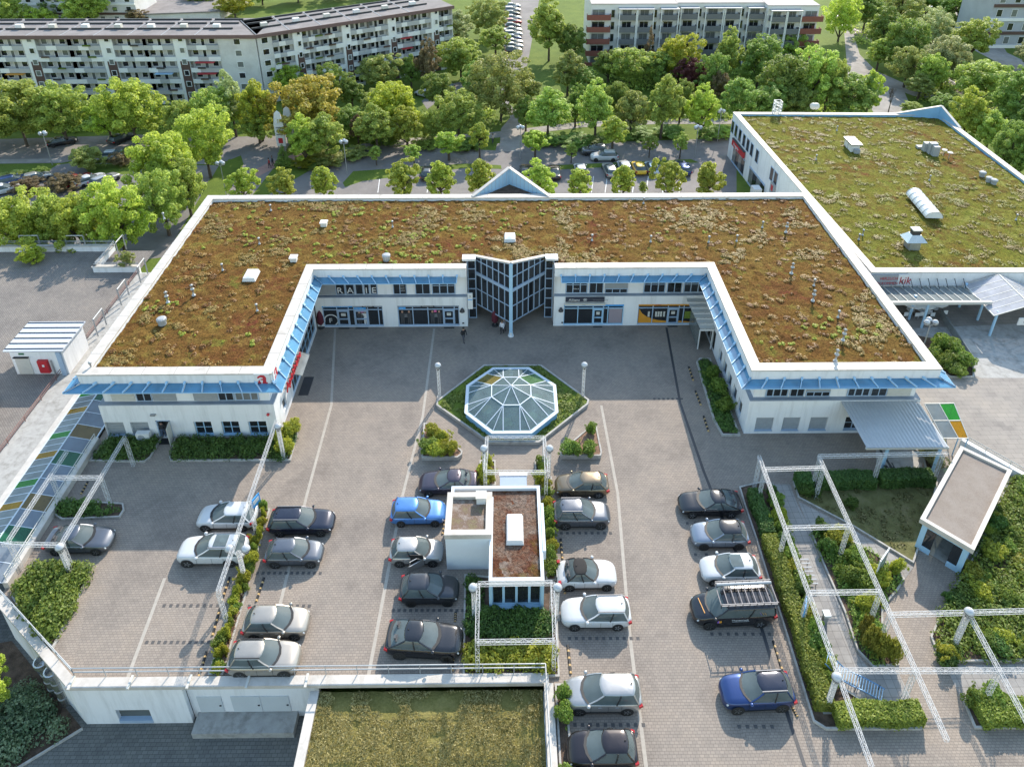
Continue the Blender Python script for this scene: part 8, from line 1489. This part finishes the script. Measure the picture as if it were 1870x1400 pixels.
for u, vt, vb, w, c, s in ((1002, -12, 112, 92, 'mid', 'oval'), (1040, 30, 120, 56, 'dark', 'oval'), (1036, 84, 175, 66, 'olive', 'oval'), (1066, 120, 182, 52, 'dark', 'oval'), (1148, 80, 160, 88, 'mid', 'round'), (1182, 42, 140, 48, 'brown', 'conifer'), (1215, 60, 150, 40, 'dark', 'conifer'), (1238, 54, 155, 84, 'yellow', 'round'), (1258, 100, 170, 64, 'purple', 'round'), (1320, 46, 155, 66, 'mid', 'oval'), (1382, 58, 160, 88, 'dark', 'round'), (1300, 90, 180, 60, 'dark', 'round'), (1425, 88, 205, 100, 'dark', 'round'), (1475, 78, 205, 90, 'mid', 'round'), (1545, 130, 218, 92, 'dark', 'round'), (1505, 95, 205, 70, 'mid', 'round'), (1580, 115, 215, 50, 'lime', 'oval'), (1200, 90, 160, 60, 'dark', 'round'), (1110, 85, 150, 60, 'dark', 'round'), (1310, 120, 190, 40, 'brown', 'oval'), (1440, 50, 120, 60, 'mid', 'round')): tree(u, vt, vb, w, c, s, 'around the terraced apartment block')
for u, vt, vb, w, c, s in ((1530, -25, 76, 70, 'lime', 'weep'), (1575, -20, 60, 60, 'dark', 'oval'), (1605, 5, 100, 70, 'dark', 'oval'), (1645, 24, 130, 90, 'dark', 'round'), (1700, 10, 90, 70, 'pale', 'weep'), (1718, 58, 160, 84, 'pale', 'round'), (1745, -20, 45, 90, 'dark', 'round'), (1770, 26, 112, 84, 'mid', 'round'), (1812, 5, 60, 60, 'mid', 'round'), (1785, 104, 195, 110, 'mid', 'round'), (1840, 116, 235, 96, 'dark', 'round'), (1676, 132, 182, 60, 'olive', 'oval'), (1752, 156, 268, 76, 'lime', 'oval'), (1796, 190, 285, 62, 'mid', 'oval'), (1832, 214, 320, 74, 'dark', 'round'), (1868, 240, 340, 70, 'dark', 'round'), (1880, 60, 130, 70, 'pale', 'weep'), (1650, 80, 160, 70, 'olive', 'round'), (1690, 90, 175, 60, 'mid', 'round'), (1720, 170, 215, 60, 'dark', 'round'), (1660, 185, 208, 40, 'mid', 'round'), (1860, 180, 260, 70, 'dark', 'round'), (1600, 60, 130, 50, 'mid', 'oval'), (1640, -30, 40, 80, 'olive', 'weep'), (1690, -30, 30, 70, 'dark', 'round'), (1800, -40, 30, 90, 'dark', 'round'), (1850, 30, 80, 50, 'mid', 'round')): tree(u, vt, vb, w, c, s, 'in the park at the upper right')
for u, vt, vb, w, c, s in ((315, 226, 380, 128, 'lime', 'round'), (385, 184, 325, 104, 'lime', 'round'), (232, 318, 470, 120, 'lime', 'round'), (160, 344, 474, 116, 'lime', 'round'), (60, 346, 474, 132, 'lime', 'round'), (310, 300, 430, 90, 'mid', 'round'), (-20, 360, 470, 100, 'lime', 'round'), (350, 280, 395, 70, 'mid', 'round'), (110, 350, 470, 80, 'mid', 'round')): tree(u, vt, vb, w, c, s, 'left of the planted roof')
for u, vt, vb, w, c in ((163, 264, 310, 64, 'olive'), (222, 278, 302, 40, 'brown'), (120, 318, 345, 60, 'brown'), (20, 316, 330, 60, 'olive'), (75, 305, 322, 30, 'dark'), (55, 326, 350, 60, 'brown'), (240, 268, 285, 40, 'dark')): tree(u, vt, vb, w, c, 'round', 'on the verge of the left lot', clear=.06, cat='shrub')
for u, vt, vb, w, c in ((600, 278, 300, 70, 'olive'), (650, 272, 285, 60, 'olive'), (580, 290, 304, 60, 'dark'), (560, 285, 304, 50, 'yellow'), (700, 238, 262, 70, 'dark'), (1000, 246, 262, 60, 'dark'), (1050, 248, 264, 70, 'dark'), (1080, 250, 262, 50, 'dark'), (1320, 228, 250, 40, 'mid'), (1350, 225, 245, 40, 'lime'), (1300, 230, 252, 50, 'dark'), (850, 255, 270, 60, 'dark'), (780, 252, 268, 50, 'mid'), (1160, 232, 250, 60, 'dark'), (1220, 230, 248, 60, 'dark')): tree(u, vt, vb, w, c, 'round', 'in the hedge belt along the rear path', clear=.04, cat='shrub')
for u, v, w in ((100, 258, 150), (330, 255, 120), (640, 225, 120), (770, 160, 90), (1000, 225, 120), (1140, 215, 140), (1300, 210, 120), (1430, 215, 140), (1640, 190, 60)): pass
tree(60, 448, 478, 46, 'yellow', 'round', 'climbing over the deck wall hoop', 0.0, .0, 'shrub'); tree(236, 452, 492, 36, 'olive', 'col', 'at the notch of the car deck', 0.0, .05, 'shrub'); tree(0, 1160, 1310, 90, 'lime', 'round', 'cut by the left edge below the terrace', -4.1)
for u, vt, vb, w, c, s in ((25, -15, 62, 70, 'mid', 'round'), (75, 12, 60, 60, 'lime', 'round'), (160, -30, 55, 84, 'mid', 'round'), (205, -20, 40, 50, 'mid', 'round'), (250, 15, 45, 40, 'brown', 'round'), (310, -40, 5, 60, 'mid', 'round'), (430, -15, 32, 64, 'yellow', 'round'), (370, -30, 15, 60, 'dark', 'round'), (480, -40, 10, 60, 'mid', 'round'), (545, -45, 5, 70, 'mid', 'round'), (620, -50, 0, 70, 'dark', 'round'), (700, -50, -5, 80, 'mid', 'round'), (110, -25, 40, 60, 'dark', 'round')): tree(u, vt, vb, w, c, s, 'behind the long apartment block')
# bare tree near the pale path
b = P(1622, 205, GB); t = thing('tree', 'leafless bare tree standing on the pale path', 'tree', b, 'trees'); k = MB(); rq = random.Random(3)
def twig(p, d, L, r, n):
    e = p+d*L; k.tube(p, e, r, r*.6, 5)
    if n:
        for _ in range(3): twig(e, (d+Vector((rq.uniform(-.55, .55), rq.uniform(-.55, .55), rq.uniform(-.1, .3)))).normalized(), L*.72, r*.6, n-1)
twig(Vector(b), Vector((0, 0, 1)), 1.6, .12, 4); k.build('branches', M_BARK, t)
# far undergrowth that reads as one mass
def mass(name, lab, polys, n, lm, r0, r1, h0, h1, seed, zb=GB):
    rq = random.Random(seed); bl = []
    for poly in polys:
        for x, y in scatter(poly, n, rq): r = rq.uniform(r0, r1); bl.append((x, y, zb+.1, r, r, rq.uniform(h0, h1)))
    rs = np.random.RandomState(seed); p, d = blob_points(bl, len(bl)*70, rs, .6); kk = p[:, 2] > zb; V, F = leaves(p[kk], d[kk]+np.array([0, 0, .3]), .26, rs); o = bpy.data.objects.new(name, npmesh(name, V, F, lm)); C.objects.link(o); tag(o, lab, 'undergrowth', kind='stuff')
mass('undergrowth', 'dark undergrowth below the trees in front of the long apartment block', [PB((-60, 240), (430, 235), (430, 222), (-60, 228)), PB((540, 262), (650, 255), (760, 240), (900, 225), (900, 200), (640, 215), (540, 235))], 70, TL['mid'], 1.0, 2.0, .8, 1.8, 61)
mass('undergrowth', 'dark undergrowth below the trees around the terraced block', [PB((970, 225), (1330, 215), (1330, 195), (970, 205)), PB((1330, 215), (1560, 205), (1560, 160), (1330, 180)), PB((1050, 170), (1500, 160), (1500, 130), (1060, 140))], 110, TL['mid'], 1.0, 2.2, 1.0, 2.4, 62)
mass('undergrowth', 'undergrowth in the park at the upper right', [PB((1680, 185), (1880, 260), (1880, 190), (1700, 130), (1640, 120)), PB((1560, 90), (1740, 60), (1720, 10), (1570, 20))], 110, TL['mid'], .8, 2.0, .6, 1.8, 63)
# ------------------------------------------------------------------ things that share a label: say which one by its place in its row
import collections
grp = collections.defaultdict(list)
for o in scene.objects:
    if o.parent is None and 'label' in o and o.get('kind') is None: grp[o['label']].append(o)
ORD = ['first', 'second', 'third', 'fourth', 'fifth', 'sixth', 'seventh', 'eighth', 'ninth', 'tenth', 'eleventh', 'twelfth', 'thirteenth', 'fourteenth', 'fifteenth', 'sixteenth', 'seventeenth', 'eighteenth', 'nineteenth', 'twentieth']+['twenty-'+s for s in ('first', 'second', 'third', 'fourth', 'fifth', 'sixth', 'seventh', 'eighth', 'ninth')]
for lab, os_ in grp.items():
    if len(os_) < 2: continue
    def uv(o):
        d = Vector(o.location)-Vector((0, 0, HC)); k_ = FPX/d.dot(_FW); return (CXP+d.dot(_RT)*k_, CYP-d.dot(_UP)*k_)
    pts = [uv(o) for o in os_]; su = max(p[0] for p in pts)-min(p[0] for p in pts); sv = max(p[1] for p in pts)-min(p[1] for p in pts); ax = 0 if su >= sv else 1
    srt = sorted(os_, key=lambda o: uv(o)[ax])
    for i, o in enumerate(srt):
        wds = lab.split()[:11]; o['label'] = ' '.join(wds)+', '+(('leftmost' if ax == 0 else 'farthest') if i == 0 else (('rightmost' if ax == 0 else 'nearest') if i == len(srt)-1 else '%s from the %s' % (ORD[i], 'left' if ax == 0 else 'far end')))
